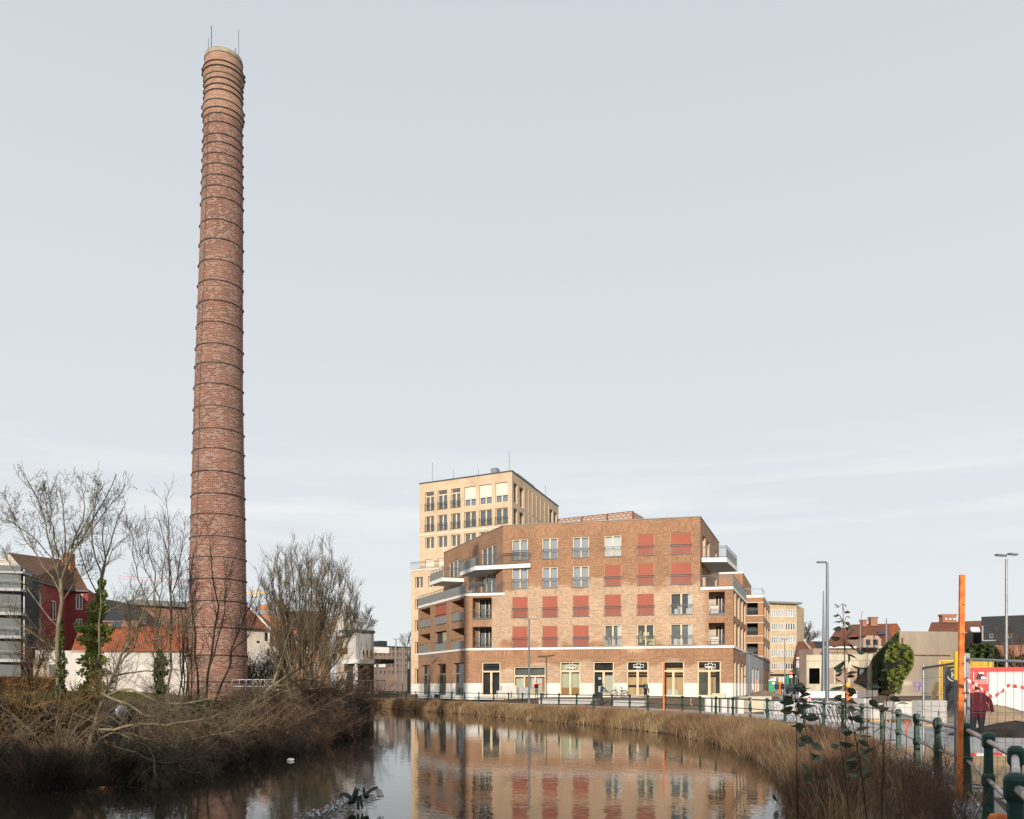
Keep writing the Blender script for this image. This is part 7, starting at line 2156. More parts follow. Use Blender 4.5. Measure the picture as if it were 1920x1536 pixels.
# ------------------------------------------------------------------ bicycles
def bicycle(label, p, yaw, group=None, frame='black', bag=False):
    t = thing('bicycle', label, 'bicycle', tuple(p), group, rz=yaw)
    R = .34
    for x in (-.54, .54):
        b = MB(); b.tube([(x + R * math.cos(a), 0, R + R * math.sin(a)) for a in np.linspace(0, 2 * math.pi, 24, endpoint=False)], .02, 6, closed=True)
        w = put('wheel', b, M['rubber'], t)
        b = MB()
        for k in range(8):
            a = math.pi * k / 8; b.beam((x - R * math.cos(a), 0, R - R * math.sin(a)), (x + R * math.cos(a), 0, R + R * math.sin(a)), .006)
        b.lathe((x, 0, R), [(.03, -.03), (.03, .03)], n=8); put('spokes', b, M['metal_light'], w)
        b = MB(); b.tube([(x + (R + .05) * math.cos(a), 0, R + (R + .05) * math.sin(a)) for a in np.linspace(.4, 2.9, 10)], .02, 5); put('mudguard', b, M[frame], w)
    b = MB()
    for a, c in (((-.54, 0, R), (-.10, 0, .28)), ((-.54, 0, R), (-.2, 0, .78)), ((-.10, 0, .28), (-.24, 0, .92)), ((-.10, 0, .28), (.42, 0, .78)), ((-.2, 0, .70), (.42, 0, .82)), ((.42, 0, .95), (.54, 0, R)), ((.42, 0, .78), (.38, 0, 1.08))):
        b.tube([a, c], .018, 6)
    put('frame', b, M[frame], t)
    b = MB(); b.tube([(.2, -.3, 1.08), (.34, -.2, 1.12), (.38, 0, 1.08), (.34, .2, 1.12), (.2, .3, 1.08)], .014, 6); put('handlebar', b, M['metal_light'], t)
    b = MB(); b.lathe((-.26, 0, .92), [(.05, -.02), (.11, .02), (.12, .06), (.07, .08)], n=10); b.box((-.14, 0, .97), (.22, .06, .05)); put('saddle', b, M['rubber'], t)
    b = MB(); b.box((-.6, 0, .76), (.4, .14, .02)); put('luggage_rack', b, M[frame], t)
    b = MB(); b.lathe((-.1, .05, .28), [(.09, -.005), (.09, .005)], n=12); b.beam((-.1, .08, .28), (-.05, .08, .12), .02); put('crank', b, M['metal_light'], t)
    if bag:
        b = MB(); b.box((-.6, -.14, .58), (.42, .14, .36)); b.box((-.6, .14, .58), (.42, .14, .36)); put('pannier', b, M['black'], t)
    return t
bicycle('black city bicycle parked against the white plinth between two shops', at(1161, 1304.5, 81.5).to_2d().to_3d() + Vector((0, 0, .53)), math.pi + .1)
bicycle('pale bicycle with black panniers parked on the quay before the angled front', (gx(812, 86.5), 86.5, .03), 2.5, frame='metal_light', bag=True)

# ------------------------------------------------------------------ people
def person(label, loc, rz, cols, h=1.72, pose='stand', hair='hair', coat=0.0, seed=0, bulk=1.0):
    """one continuous skinned body (clothes as material zones), facing -y before turning"""
    J, E, Rr, Z = {}, [], {}, {}
    def j(k, p, r, zone): J[k] = Vector(p); Rr[k] = r; Z[k] = zone
    b = bulk
    step = .16 if pose in ('walk', 'push') else .02
    bend = .28 if pose == 'bend' else (.12 if pose == 'push' else .03)
    j('pel', (0, 0, .93), (.150 * b, .115 * b), 'top' if coat else 'leg')
    j('bel', (0, -.03 * bend * 4, 1.10), (.145 * b, .11 * b), 'top')
    j('che', (0, -.22 * bend * 1.6, 1.29), (.165 * b, .115 * b), 'top')
    j('nec', (0, -.35 * bend * 1.6, 1.46), (.058, .058), 'top')
    j('hd0', (0, -.40 * bend * 1.6 - .015, 1.545), (.066, .075), 'skin')
    j('hd1', (0, -.42 * bend * 1.6 - .02, 1.63), (.076, .095), 'head')
    j('hd2', (0, -.42 * bend * 1.6 - .005, 1.715), (.058, .072), 'hair')
    E += [('pel', 'bel'), ('bel', 'che'), ('che', 'nec'), ('nec', 'hd0'), ('hd0', 'hd1'), ('hd1', 'hd2')]
    for s, sd in ((-1, 'l'), (1, 'r')):
        st = step * s
        j('hip' + sd, (.095 * s, 0, .88), (.095 * b, .095 * b), 'top' if coat else 'leg')
        j('kne' + sd, (.10 * s, -.5 * st - .02, .48), (.062 * b, .062 * b), 'leg')
        j('ank' + sd, (.10 * s, -st + (.05 if st > .1 else 0), .10), (.045, .045), 'leg')
        j('toe' + sd, (.115 * s, -st - .15, .045), (.042, .035), 'shoe')
        E += [('pel', 'hip' + sd), ('hip' + sd, 'kne' + sd), ('kne' + sd, 'ank' + sd), ('ank' + sd, 'toe' + sd)]
        sy = J['che'].y
        j('sho' + sd, (.185 * s * (.5 + .5 * b), sy, 1.41), (.068 * b, .068 * b), 'top')
        if pose == 'bend' and sd == 'l':      # arm raised sideways
            j('elb' + sd, (-.42, sy - .08, 1.36), (.046, .046), 'top'); j('wri' + sd, (-.62, sy - .16, 1.38), (.032, .032), 'top'); hd = Vector((-.9, -.3, .05))
        elif pose == 'push':
            j('elb' + sd, (.24 * s, sy - .22, 1.16), (.046, .046), 'top'); j('wri' + sd, (.20 * s, sy - .46, 1.04), (.032, .032), 'top'); hd = Vector((0, -1, -.2))
        elif pose == 'arms':                  # arms hang away from the body
            j('elb' + sd, (.33 * s, sy + .04, 1.12), (.062, .062), 'top'); j('wri' + sd, (.40 * s, sy - .02, .86), (.046, .046), 'top'); hd = Vector((.1 * s, -.1, -1))
        else:
            j('elb' + sd, (.235 * s, sy + .03, 1.13), (.048 * b, .048 * b), 'top'); j('wri' + sd, (.25 * s, sy - .06 - .3 * (st if pose == 'walk' else 0), .88), (.032, .032), 'top'); hd = Vector((0, -.25, -1))
        hd = hd.normalized(); w = J['wri' + sd]
        j('pal' + sd, w + hd * .075, (.036, .026), 'skin')
        E += [('che', 'sho' + sd), ('sho' + sd, 'elb' + sd), ('elb' + sd, 'wri' + sd), ('wri' + sd, 'pal' + sd)]
        side = hd.cross(Vector((1, 0, 0))); side = side.normalized() if side.length > .1 else Vector((0, 1, 0))
        for f, L in enumerate((.075, .085, .08, .06)):
            o = side * ((f - 1.5) * .019); k0 = 'f%d%s' % (f, sd)
            j(k0 + 'a', w + hd * .115 + o, (.0095, .0095), 'skin'); j(k0 + 'b', w + hd * (.115 + L * .6) + o + Vector((-.01 * s, -.008, 0)), (.0085, .0085), 'skin'); j(k0 + 'c', w + hd * (.115 + L) + o * .8 + Vector((-.025 * s, -.012, 0)), (.007, .007), 'skin')
            E += [('pal' + sd, k0 + 'a'), (k0 + 'a', k0 + 'b'), (k0 + 'b', k0 + 'c')]
        j('th1' + sd, w + hd * .06 - side * .045, (.011, .011), 'skin'); j('th2' + sd, w + hd * .10 - side * .06, (.009, .009), 'skin')
        E += [('pal' + sd, 'th1' + sd), ('th1' + sd, 'th2' + sd)]
    keys = list(J)
    me = bpy.data.meshes.new('body')
    me.from_pydata([tuple(J[k]) for k in keys], [(keys.index(a), keys.index(c)) for a, c in E], [])
    o = bpy.data.objects.new('body', me); COL.objects.link(o)
    sk = o.modifiers.new('skin', 'SKIN'); sk.use_smooth_shade = True
    for i, k in enumerate(keys):
        me.skin_vertices[0].data[i].radius = Rr[k]
        me.skin_vertices[0].data[i].use_root = (k == 'pel')
    sb = o.modifiers.new('sub', 'SUBSURF'); sb.levels = 1; sb.render_levels = 1
    dg = bpy.context.evaluated_depsgraph_get()
    bm_ = bpy.data.meshes.new_from_object(o.evaluated_get(dg))
    bpy.data.objects.remove(o)
    zones = ['top', 'leg', 'skin', 'shoe', 'hair']
    mats = [cols['top'], cols['leg'], M['skin'], M['rubber'], M[hair] if isinstance(hair, str) else hair]
    bm_.materials.clear()
    for m in mats: bm_.materials.append(m)
    JP = np.array([tuple(J[k]) for k in keys]); mid = []
    for a, c in E: mid.append((J[a], J[c], a, c))
    for p in bm_.polygons:
        c = p.center; best, bd = None, 9
        for A_, C_, a, k in mid:
            ab = C_ - A_; t = max(0, min(1, (c - A_).dot(ab) / ab.length_squared)); d = (c - (A_ + ab * t)).length
            if d < bd: bd, best = d, (Z[a] if t < .5 else Z[k])
        if best == 'head': best = 'skin' if (c.y < J['hd1'].y - .02 and c.z < 1.68) else 'hair'
        p.material_index = zones.index(best)
    t = thing('person', label, 'person', tuple(loc), rz=rz)
    t.scale = (h / 1.76,) * 3
    put('body', bm_, None, t)
    f = MB()                                             # nose, ears and hair volume
    hy, hz = J['hd1'].y, J['hd1'].z
    f.box((0, hy - .105, hz), (.022, .035, .04)); put('nose', f, M['skin'], t)
    for s in (-1, 1):
        f = MB(); f.box((.08 * s, hy + .01, hz), (.018, .04, .055)); put('ear', f, M['skin'], t)
    for s in (-1, 1):
        f = MB(); f.box((.03 * s, hy - .096, hz + .028), (.02, .01, .012)); put('eye', f, M['black'], t)
    f = MB(); f.box((0, hy - .098, hz - .05), (.045, .01, .012)); put('mouth', f, M['red_render'], t)
    if coat:
        f = MB(); z0 = .93 - coat
        f.lathe((0, 0, 0), [(.215 * b, z0), (.205 * b, z0 + coat * .5), (.175 * b, 1.0), (.16 * b, 1.12)], n=14, cap=False); cl = put('coat_skirt', f.mesh('coat_skirt', smooth=True), cols['top'], t)
    return t
def cloth(name, c, v=.12): return mat(name, c, .9, v, 5, bump=.2)
jeans = cloth('blue_jeans', (.10, .14, .22)); blk = cloth('black_cloth', (.015, .016, .02)); navy = cloth('navy_coat', (.035, .045, .065))
p_red = person('person in a wide dark red coat and black trousers walking behind the mesh fence', (gx(1833, 26.5), 26.5, 0.02), math.pi, dict(top=cloth('wine_red_coat', (.075, .009, .017)), leg=blk), h=1.68, pose='arms', coat=.06, bulk=1.5, hair=mat('dark_red_hood', (.06, .008, .015), .9, .1, 4))
p_red.scale.x *= 1.3
p_or = person('person in orange jacket and black vest with one arm out before the shop', (gx(1006, 80.5), 80.5, .50), math.pi, dict(top=mat('orange_jacket', (.75, .10, .04), .8, .1, 4), leg=jeans), h=1.72, pose='bend', hair=mat('ginger_hair', (.25, .10, .05), .8, .2, 6))
m = MB(); m.lathe((0, -.06, 0), [(.19, 1.0), (.20, 1.12), (.205, 1.30), (.16, 1.38)], n=12); put('vest', m.mesh('vest', smooth=True), blk, p_or)
p_st = person('person in dark jacket and blue jeans pushing a black stroller', (gx(1128, 66), 66, .18), math.pi * .62, dict(top=navy, leg=jeans), h=1.75, pose='push')
p_dk = person('person in long black clothes with teal scarf at the cross marked shop door', (gx(1210.5, 81.3), 81.3, .54), .2, dict(top=blk, leg=blk), h=1.62, pose='stand')
m = MB(); m.box((0, -.125, 1.2), (.15, .03, .42)); m.lathe((0, -.02, 1.42), [(.085, 0), (.09, .05), (.07, .08)], n=10); put('scarf', m, cloth('teal_scarf', (.05, .2, .24)), p_dk)
m = MB(); m.box((.3, .02, .75), (.1, .24, .3)); tag(put('bag', m, M['rust']), 'brown bag at the side of the person in black at the shop', 'bag').location = (gx(1210.5, 81.3), 81.3, .54)
person('person in dark blue coat with bare pale legs walking away down the side street', (gx(1456.5, 108), 108, .55), math.pi, dict(top=navy, leg=M['skin']), h=1.72, pose='walk', coat=.1, bulk=1.15)
person('person in black coat and grey trousers walking away down the side street', (gx(1467.5, 110), 110, .55), math.pi, dict(top=blk, leg=cloth('grey_trousers', (.08, .085, .09))), h=1.76, pose='walk', coat=.2, bulk=1.05)
# stroller
st = thing('stroller', 'black stroller with big hood pushed along the quay', 'stroller', (gx(1120, 65.3), 65.3, .17), rz=2.9)
m = MB()
prof = [(-.42, .55), (-.30, .95), (-.05, 1.05), (.15, .98)]
for s in (-.23, .23):
    m.face([(-.42, s, .55), (.42, s, .55), (.35, s, .72), (.15, s, .78), (.15, s, .98), (-.05, s, 1.05), (-.30, s, .95)])
m.face([(-.42, -.23, .55), (.42, -.23, .55), (.42, .23, .55), (-.42, .23, .55)])
for (a, c) in zip(prof[:-1], prof[1:]): m.face([(a[0], -.23, a[1]), (c[0], -.23, c[1]), (c[0], .23, c[1]), (a[0], .23, a[1])])
m.face([(.15, -.23, .78), (.35, -.23, .72), (.35, .23, .72), (.15, .23, .78)]); put('hood', m, M['rubber'], st)
for x in (-.36, .40):
    for s in (-.25, .25):
        m = MB(); r_ = .15 if x < 0 else .11
        m.tube([(x + r_ * math.cos(a), s, r_ + r_ * math.sin(a)) for a in np.linspace(0, 6.28, 14, endpoint=False)], .025, 6, closed=True); put('wheel', m, M['rubber'], st)
m = MB()
for s in (-.22, .22): m.tube([(.40, s, .12), (-.1, s, .55), (-.55, s, 1.02)], .014, 6); m.tube([(-.36, s, .15), (.1, s, .55)], .014, 6)
m.tube([(-.55, -.22, 1.02), (-.55, .22, 1.02)], .016, 6); put('chassis', m, M['metal_dark'], st)

# ------------------------------------------------------------------ stacks of paving blocks and concrete seats
def stack(label, px, d, z, nx, nz, size, yaw, mt='paver', pallet=True, ny=2, group='stacks of paving blocks'):
    t = thing('block_stack', label, 'block stack', (gx(px, d), d, z), group, rz=yaw)
    r = random.Random(int(px)); sx, sy, sz = size
    z0 = .14 if pallet else 0
    for k in range(nz):
        for i in range(nx):
            for jy in range(ny):
                m = MB(); m.box(((i - (nx - 1) / 2) * sx + r.uniform(-.008, .008), (jy - (ny - 1) / 2) * sy, z0 + (k + .5) * sz), (sx - .015, sy - .015, sz - .012)); put('block', m, M[mt], t)
    if pallet:
        m = MB()
        for jy in (-1, 0, 1): m.box((0, jy * sy * ny * .4, .05), (sx * nx, .1, .09))
        for i in range(5): m.box(((i - 2) * sx * nx / 4.4, 0, .115), (.12, sy * ny, .03))
        put('pallet', m, M['wood_board'], t)
    return t
stack('tall stack of pale paving blocks left of the mesh fence', 1686, 37, .02, 2, 3, (.46, .42, .27), .15)
stack('dark stone stack with grey top beside the pale paving block stack', 1708, 38, .02, 2, 3, (.5, .42, .25), .1, mt='paver_grey')
stack('wide stack of grey concrete blocks behind the mesh fence', 1742, 33.5, .02, 3, 4, (.34, .42, .23), .1, mt='paver')
stack('narrow pale paving block stack behind the railing beside the saplings', 1617, 40, .02, 1, 3, (.42, .42, .30), .2)
stack('pair of pale blocks standing behind the railing post', 1637, 38, .02, 2, 2, (.40, .42, .36), .2)
stack('low stack of pale blocks on a pallet left of the orange jacket worker', 944, 79, .5, 2, 3, (.62, .5, .2), .2)
stack('larger stack of pale blocks in front of the wide shop window', 953, 79.8, .5, 2, 4, (.7, .5, .27), .2)
stack('stack of grey blocks just left of the lamp post', 981, 79.5, .5, 2, 4, (.5, .5, .26), .2, mt='paver_grey', pallet=False)
def slab(label, px0, px1, y0, y1, d0, d1, dep, mt='white_conc', cat='concrete seat', name='block_bench', group=None):
    fr = FR(px0, d0, px1, d1); zt = EYE + (HY - y0) / FPX * (d0 + d1) / 2; zb = EYE + (HY - y1) / FPX * (d0 + d1) / 2 - .15
    m = MB(); fr.box(m, 0, fr.L, -dep, 0, zb, zt); return tag(put(name, m, M[mt]), label, cat, group)
t = thing('low_white_wall', 'long low white concrete planter wall before the concrete frame', 'planter', (gx(1560, 80), 80, .4))
m = MB(); f = FR(1498, 80, 1607, 78); f.box(m, 0, f.L, -.25, 0, .2, EYE + (HY - 1296.5) / FPX * 79); put('front_side', m, M['white_conc'], t, world=True)
m = MB(); f2_ = FR(1607, 78, 1646, 92); f2_.box(m, .02, f2_.L, -.25, 0, .2, EYE + (HY - 1295.5) / FPX * 80); put('end_side', m, M['paver_grey'], t, world=True)
slab('large pale concrete block seat behind the railing by the arm lamp', 1406, 1447, 1306, 1345, 50, 50.5, 1.2, 'concrete')
slab('pale concrete block seat behind the railing left of the bicycle racks', 1452, 1490, 1313, 1335, 47, 47, 1.0, 'paver')
slab('low grey concrete step in the paving before the cross marked shop', 1150, 1209, 1314, 1321, 64, 63, 1.2, 'paver_grey', 'step', 'concrete_step')
slab('long low grey concrete step before the green curtained shop', 1010, 1110, 1311, 1317, 72, 70, 1.2, 'paver_grey', 'step', 'concrete_step')
slab('short timber bench against the plinth at the corner of the brick building', 1335, 1359, 1300.5, 1306.5, 79.5, 79, .5, 'wood_frame', 'bench', 'timber_bench')
slab('doorstep of grey stone under the leftmost dark shop door', 889, 945, 1305.5, 1309.5, 84.6, 83.6, .6, 'paver_grey', 'doorstep', 'doorstep')
# standing kerb stones in a row behind the railing
for k, px_ in enumerate((1327, 1341, 1357, 1372, 1388)):
    d_ = 52 - k * .8; m = MB(); x = gx(px_, d_); m.box((x, d_, .42), (.34, .3, .9)); tag(put('stone_bollard', m, M['paver']), '%s square pale stone bollard in the row behind the railing' % ('leftmost', 'second from left', 'middle', 'second from right', 'rightmost')[k], 'bollard', 'stone bollards behind the railing')
# sand heap
def heap(name, label, px, d, z, rx, ry, h, mt, seed):
    r = random.Random(seed); m = MB(); n, k = 20, 7; rows = []
    for j in range(k):
        t = j / (k - 1); rows.append([(gx(px, d) + rx * (1 - t) * math.cos(a) * (1 + r.uniform(-.08, .08)), d + ry * (1 - t) * math.sin(a) * (1 + r.uniform(-.08, .08)), z - .1 + (h + .1) * (1 - (1 - t) ** 1.3) + r.uniform(-.03, .03)) for a in [2 * math.pi * i / n for i in range(n)]])
    for a, b in zip(rows[:-1], rows[1:]):
        for i in range(n): m.face([a[i], a[(i + 1) % n], b[(i + 1) % n], b[i]])
    return tag(put(name, m.mesh(name, smooth=True), M[mt]), label, 'heap')
heap('sand_heap', 'heap of brown soil in front of the concrete frame', 1596, 97, .4, 3.3, 3.0, 1.7, 'soil_pile', 1)
heap('dark_heap', 'dark heap of rubble beside the sand heap', 1563, 99, .4, 1.6, 2.0, 1.0, 'interior_mid', 2)
heap('soil_heap', 'long low heap of brown soil beside the side street', 1432, 92, .45, 2.6, 6.0, .75, 'soil_pile', 3)
heap('dirt_heap', 'low dark dirt heap behind the mesh fence in front of the red container', 1905, 27, 0, 2.6, 1.6, .5, 'twig_dark', 4)
heap('gravel_heap', 'grey brown gravel heap under the red container', 1868, 38, .05, 2.6, 1.4, .75, 'soil_pile', 5)
heap('small_sand_heap', 'small pale sand heap between the block stacks', 1652, 46, .05, 1.3, 1.0, .55, 'sand', 6)

# ------------------------------------------------------------------ signs
def tri_sign(label, px, py, d, s):
    c = at(px, py, d); t = thing('warning_sign', label, 'road sign', (c.x, c.y, .05))
    def tri(k, o): return [(c.x + k * s * x, c.y - o, c.z + k * s * y) for x, y in ((-.5, -.30), (.5, -.30), (0, .56))]
    m = MB(); m.face(tri(1, 0)); m.face([Vector(p) + Vector((0, .02, 0)) for p in reversed(tri(1, 0))])
    a = tri(1, 0)
    for i in range(3):
        p, q = Vector(a[i]), Vector(a[(i + 1) % 3]); o = Vector((0, .02, 0)); m.face([p, q, q + o, p + o])
    put('red_border', m, M['red'], t, world=True)
    m = MB(); m.face(tri(.66, .004)); put('white_field', m, M['white'], t, world=True)
    m = MB(); m.box((c.x, c.y - .007, c.z + s * .06), (s * .07, .004, s * .24)); m.box((c.x, c.y - .007, c.z - s * .13), (s * .07, .004, s * .07)); put('exclamation_mark', m, M['black'], t, world=True)
    m = MB(); m.tube([(c.x, c.y + .04, 0), (c.x, c.y + .04, c.z + s * .5)], .025, 6); put('post', m, M['metal_light'], t, world=True)
tri_sign('red and white triangular warning sign with an exclamation mark', 1517.5, 1316, 46, .62)
c = at(1483, 1262, 128); t = thing('no_entry_sign', 'round red no entry sign with white bar at the street end', 'road sign', (c.x, c.y, .5))
m = MB(); m.tube([(c.x, c.y, c.z), (c.x, c.y + .03, c.z)], .30, 20); put('disc', m, M['red'], t, world=True)
m = MB(); m.box((c.x, c.y - .01, c.z), (.42, .02, .09)); put('white_bar', m, M['white'], t, world=True)
m = MB(); m.box((c.x, c.y, c.z - .55), (.5, .03, .36)); put('plate', m, M['white'], t, world=True)
m = MB(); m.tube([(c.x, c.y + .06, .4), (c.x, c.y + .06, c.z + .35)], .04, 6); put('post', m, M['metal_light'], t, world=True)
# portable toilet
p = at(1447.8, 1295, 125); tl = thing('portable_toilet', 'green portable toilet cabin with white roof at the side street', 'portable toilet', (p.x, p.y, .5), rz=-.25)
m = MB(); m.box((0, 0, 1.0), (1.08, 1.08, 2.0)); put('cabin', m, M['toilet_green'], tl)
m = MB(); m.box((0, -.545, .95), (.72, .03, 1.8)); put('door', m, M['toilet_green'], tl)
m = MB(); m.prism([(-.58, -.58), (.58, -.58), (.58, .58), (-.58, .58)], 2.0, 2.1); m.lathe((0, 0, 2.1), [(.55, 0), (.45, .16), (.2, .22)], n=4, rot=.785); put('roof', m, M['plastic_white'], tl)
m = MB(); m.tube([(.15, -.57, 1.62), (.15, -.558, 1.62)], .21, 14); put('logo_disc', m, M['plastic_white'], tl)
# orange site lamp on its post
c = at(1590, 1310, 62); t = thing('site_lamp', 'orange site warning lamp and box on an orange post behind the saplings', 'site lamp', (c.x, c.y, .2))
m = MB(); m.beam((c.x, c.y, .1), (c.x, c.y, c.z + 1.0), .16); put('post', m, M['orange'], t, world=True)
m = MB(); m.lathe((c.x, c.y, c.z + .85), [(.10, 0), (.18, .08), (.20, .2), (.12, .32), (.04, .36)], n=12); put('lamp', m, M['yellow'], t, world=True)
m = MB(); m.box((c.x + .05, c.y - .1, c.z + .27), (.42, .22, .36)); put('lamp_box', m, M['orange'], t, world=True)
m = MB(); f = FR(1457, 118, 1468, 118); x = gx(1463, 119); m.beam((x, 119, .5), (x, 119, 2.3), .35); tag(put('orange_column', m, M['orange']), 'orange column between the two walking people', 'column')
m = MB(); x = gx(1477, 140); m.lathe((x, 140, 0), [(.25, .4), (.25, 3.4), (.3, 3.6)], n=8); tag(put('bus_stop_column', m, M['toilet_green']), 'slim green and white column on the pavement at the street end', 'column')
# parked car at the end of the side street, half hidden by leaves
p = at(1493, 1297, 118); car = thing('parked_car', 'dark parked car at the street end half hidden by sapling leaves', 'car', (p.x, p.y, .55), rz=.9)
m = MB()
prof = [(-2.1, .3), (2.1, .3), (2.15, .75), (1.35, .9), (.75, 1.4), (-1.1, 1.45), (-1.9, 1.0), (-2.15, .95)]
m.face([(x, -.85, z) for x, z in prof]); m.face([(x, .85, z) for x, z in reversed(prof)])
for (a, c_) in zip(prof, prof[1:] + prof[:1]): m.face([(a[0], .85, a[1]), (c_[0], .85, c_[1]), (c_[0], -.85, c_[1]), (a[0], -.85, a[1])])
put('body', m, mat('dark_car_paint', (.03, .035, .045), .25, .05, 1, spec=.6), car)
for s in (-1, 1):
    m = MB(); m.face([(1.2, s * .856, .92), (.7, s * .856, 1.33), (-1.05, s * .856, 1.36), (-1.6, s * .856, .98)]); put('window', m, M['interior'], car)
    for x in (-1.3, 1.35):
        m = MB(); m.tube([(x, s * .70, .32), (x, s * .88, .32)], .32, 14); w = put('wheel', m, M['rubber'], car); m = MB(); m.tube([(x, s * .881, .32), (x, s * .89, .32)], .19, 10); put('rim', m, M['metal_light'], w)
for s in (-.6, .6): m = MB(); m.box((2.13, s, .68), (.06, .3, .12)); put('headlight', m, M['plastic_white'], car)
m = MB(); m.face([(1.34, -.75, .91), (1.34, .75, .91), (.76, .7, 1.39), (.76, -.7, 1.39)]); put('windscreen', m, M['glass_sky'], car)

# ------------------------------------------------------------------ yellow cabin and red and white container
yc = thing('yellow_cabin', 'yellow framed site cabin with black doors bearing a white round logo', 'site cabin', (gx(1800, 46), 46, .1))
fy = FR(1760.5, 47.5, 1859, 46.05); zt = EYE + (HY - 1237.5) / FPX * 46; z0 = .12
m = MB(); fy.box(m, 0, fy.L, -2.4, -.12, z0, zt); put('body', m, M['yellow'], yc, world=True)
m = MB()
n = 26
for k in range(n):
    u = fy.L * (k + .5) / n
    if u / fy.L < .09 or .49 < u / fy.L < .62 or u / fy.L > .93: fy.box(m, u - .03, u + .03, -.12, -.06, z0, zt - .05)
    fy.box(m, u - .03, u + .03, -.12, -.06, zt - .32, zt - .05)
for (a, b, c, d) in ((0, fy.L, zt - .05, zt + .03), (0, fy.L, z0, z0 + .1), (0, .1, z0, zt), (fy.L - .1, fy.L, z0, zt)): fy.box(m, a, b, -.13, .0, c, d)
put('corrugated_frame', m, M['yellow'], yc, world=True)
m = MB(); u0, u1 = fy.L * .09, fy.L * .46; fy.box(m, u0, u1, -.11, -.02, z0 + .1, zt - .34); dr = put('black_door', m, M['black'], yc, world=True)
m = MB()
for k in range(9): u = u0 + (u1 - u0) * (k + .5) / 9; fy.box(m, u - .015, u + .015, -.02, .01, z0 + .15, zt - .4)
put('door_rib', m, M['metal_dark'], dr)
m = MB(); fy.box(m, fy.L * .47, fy.L * .60, -.11, -.03, z0 + .1, zt - 1.2); put('brown_panel', m, M['wood_brown'], yc, world=True)
uc, zc = fy.at_px(1790), EYE + (HY - 1265.5) / FPX * 46
lg = MB(); pts = [fy.pt(uc + .36 * math.cos(a), .015, zc + .36 * math.sin(a)) for a in np.linspace(-3.0, .2, 14)]; lg.tube(pts, .035, 5); pts = [fy.pt(uc + .36 * math.cos(a), .015, zc + .36 * math.sin(a)) for a in np.linspace(1.2, 2.2, 6)]; lg.tube(pts, .03, 5)
put('logo_ring', lg, M['plastic_white'], dr)
def lettering(par, body, fr, u, o, z, size, mt, name='lettering'):
    me = text_mesh(body, size); ob = put(name, me, M[mt], par)
    p = fr.pt(u, o, z)
    ob.rotation_euler = (math.radians(90), 0, fr.rz)
    ob.location = p - (Vector(par.location) if par.type == 'EMPTY' else Vector((0, 0, 0)))
    return ob
lettering(dr, 'K', fy, uc - .02, .015, zc - .17, .52, 'plastic_white')
lettering(dr, 'week', fy, uc + .02, .015, zc - .58, .2, 'plastic_white')
rc = thing('red_container', 'red and white corrugated site container with a white company logo panel', 'container', (gx(1870, 43), 43, .1))
fc_ = FR(1819, 43.6, 1990, 41.8); zt = EYE + (HY - 1252) / FPX * 43; z0 = EYE + (HY - 1336) / FPX * 43
m = MB(); fc_.box(m, 0, fc_.L, -2.4, -.1, z0, zt); put('body', m, M['red'], rc, world=True)
uA, uB = fc_.at_px(1820.5), fc_.at_px(1853.5)
m = MB(); n = 44
for k in range(n):
    a = uB + (fc_.L - uB) * k / n; b = uB + (fc_.L - uB) * (k + 1) / n; w = (b - a)
    fc_.box(m, a + w * .12, a + w * .62, -.1, -.035, z0 + .1, zt - .2)
fc_.box(m, uB, fc_.L, -.11, -.075, z0 + .1, zt - .2)
put('white_corrugation', m, M['white'], rc, world=True)
m = MB()
for (a, b, c, d) in ((0, fc_.L, zt - .2, zt + .02), (0, fc_.L, z0 - .02, z0 + .1), (0, .12, z0 + .1, zt - .2)): fc_.box(m, a, b, -.1, .0, c, d)
fc_.box(m, .12, uB, -.1, -.03, z0 + .1, zt - .2); put('red_frame', m, M['red'], rc, world=True)
m = MB(); lu0, lu1 = fc_.at_px(1825), fc_.at_px(1852); lz0, lz1 = EYE + (HY - 1282) / FPX * 43, EYE + (HY - 1258) / FPX * 43
for (a, b, c, d) in ((lu0, lu1, lz0, lz0 + .03), (lu0, lu1, lz1 - .03, lz1), (lu0, lu0 + .03, lz0, lz1), (lu1 - .03, lu1, lz0, lz1)): fc_.box(m, a, b, -.029, -.015, c, d)
lb = put('logo_border', m, M['plastic_white'], rc, world=True)
mid = (lu0 + lu1) / 2
m = MB(); m.face([fc_.pt(mid - .22, -.02, lz0 + .24), fc_.pt(mid - .0, -.02, lz0 + .24), fc_.pt(mid + .12, -.02, lz0 + .46), fc_.pt(mid + .02, -.02, lz0 + .58), fc_.pt(mid - .1, -.02, lz0 + .58)]); put('logo_black', m, M['black'], lb)
m = MB(); m.face([fc_.pt(mid - .06, -.019, lz0 + .52), fc_.pt(mid + .19, -.019, lz0 + .52), fc_.pt(mid + .12, -.019, lz0 + .62), fc_.pt(mid - .1, -.019, lz0 + .62)]); m.face([fc_.pt(mid + .03, -.019, lz0 + .24), fc_.pt(mid + .3, -.019, lz0 + .24), fc_.pt(mid + .22, -.019, lz0 + .37), fc_.pt(mid + .02, -.019, lz0 + .37)]); put('logo_white', m, M['plastic_white'], lb)
lettering(lb, 'ACLAGRO', fc_, mid, -.02, lz0 + .08, .15, 'plastic_white')
m = MB(); u = fc_.at_px(1908); fc_.box(m, u - .16, u + .16, .002, .02, z0 - .02, z0 + .09); put('fork_pocket', m, M['black'], rc, world=True)
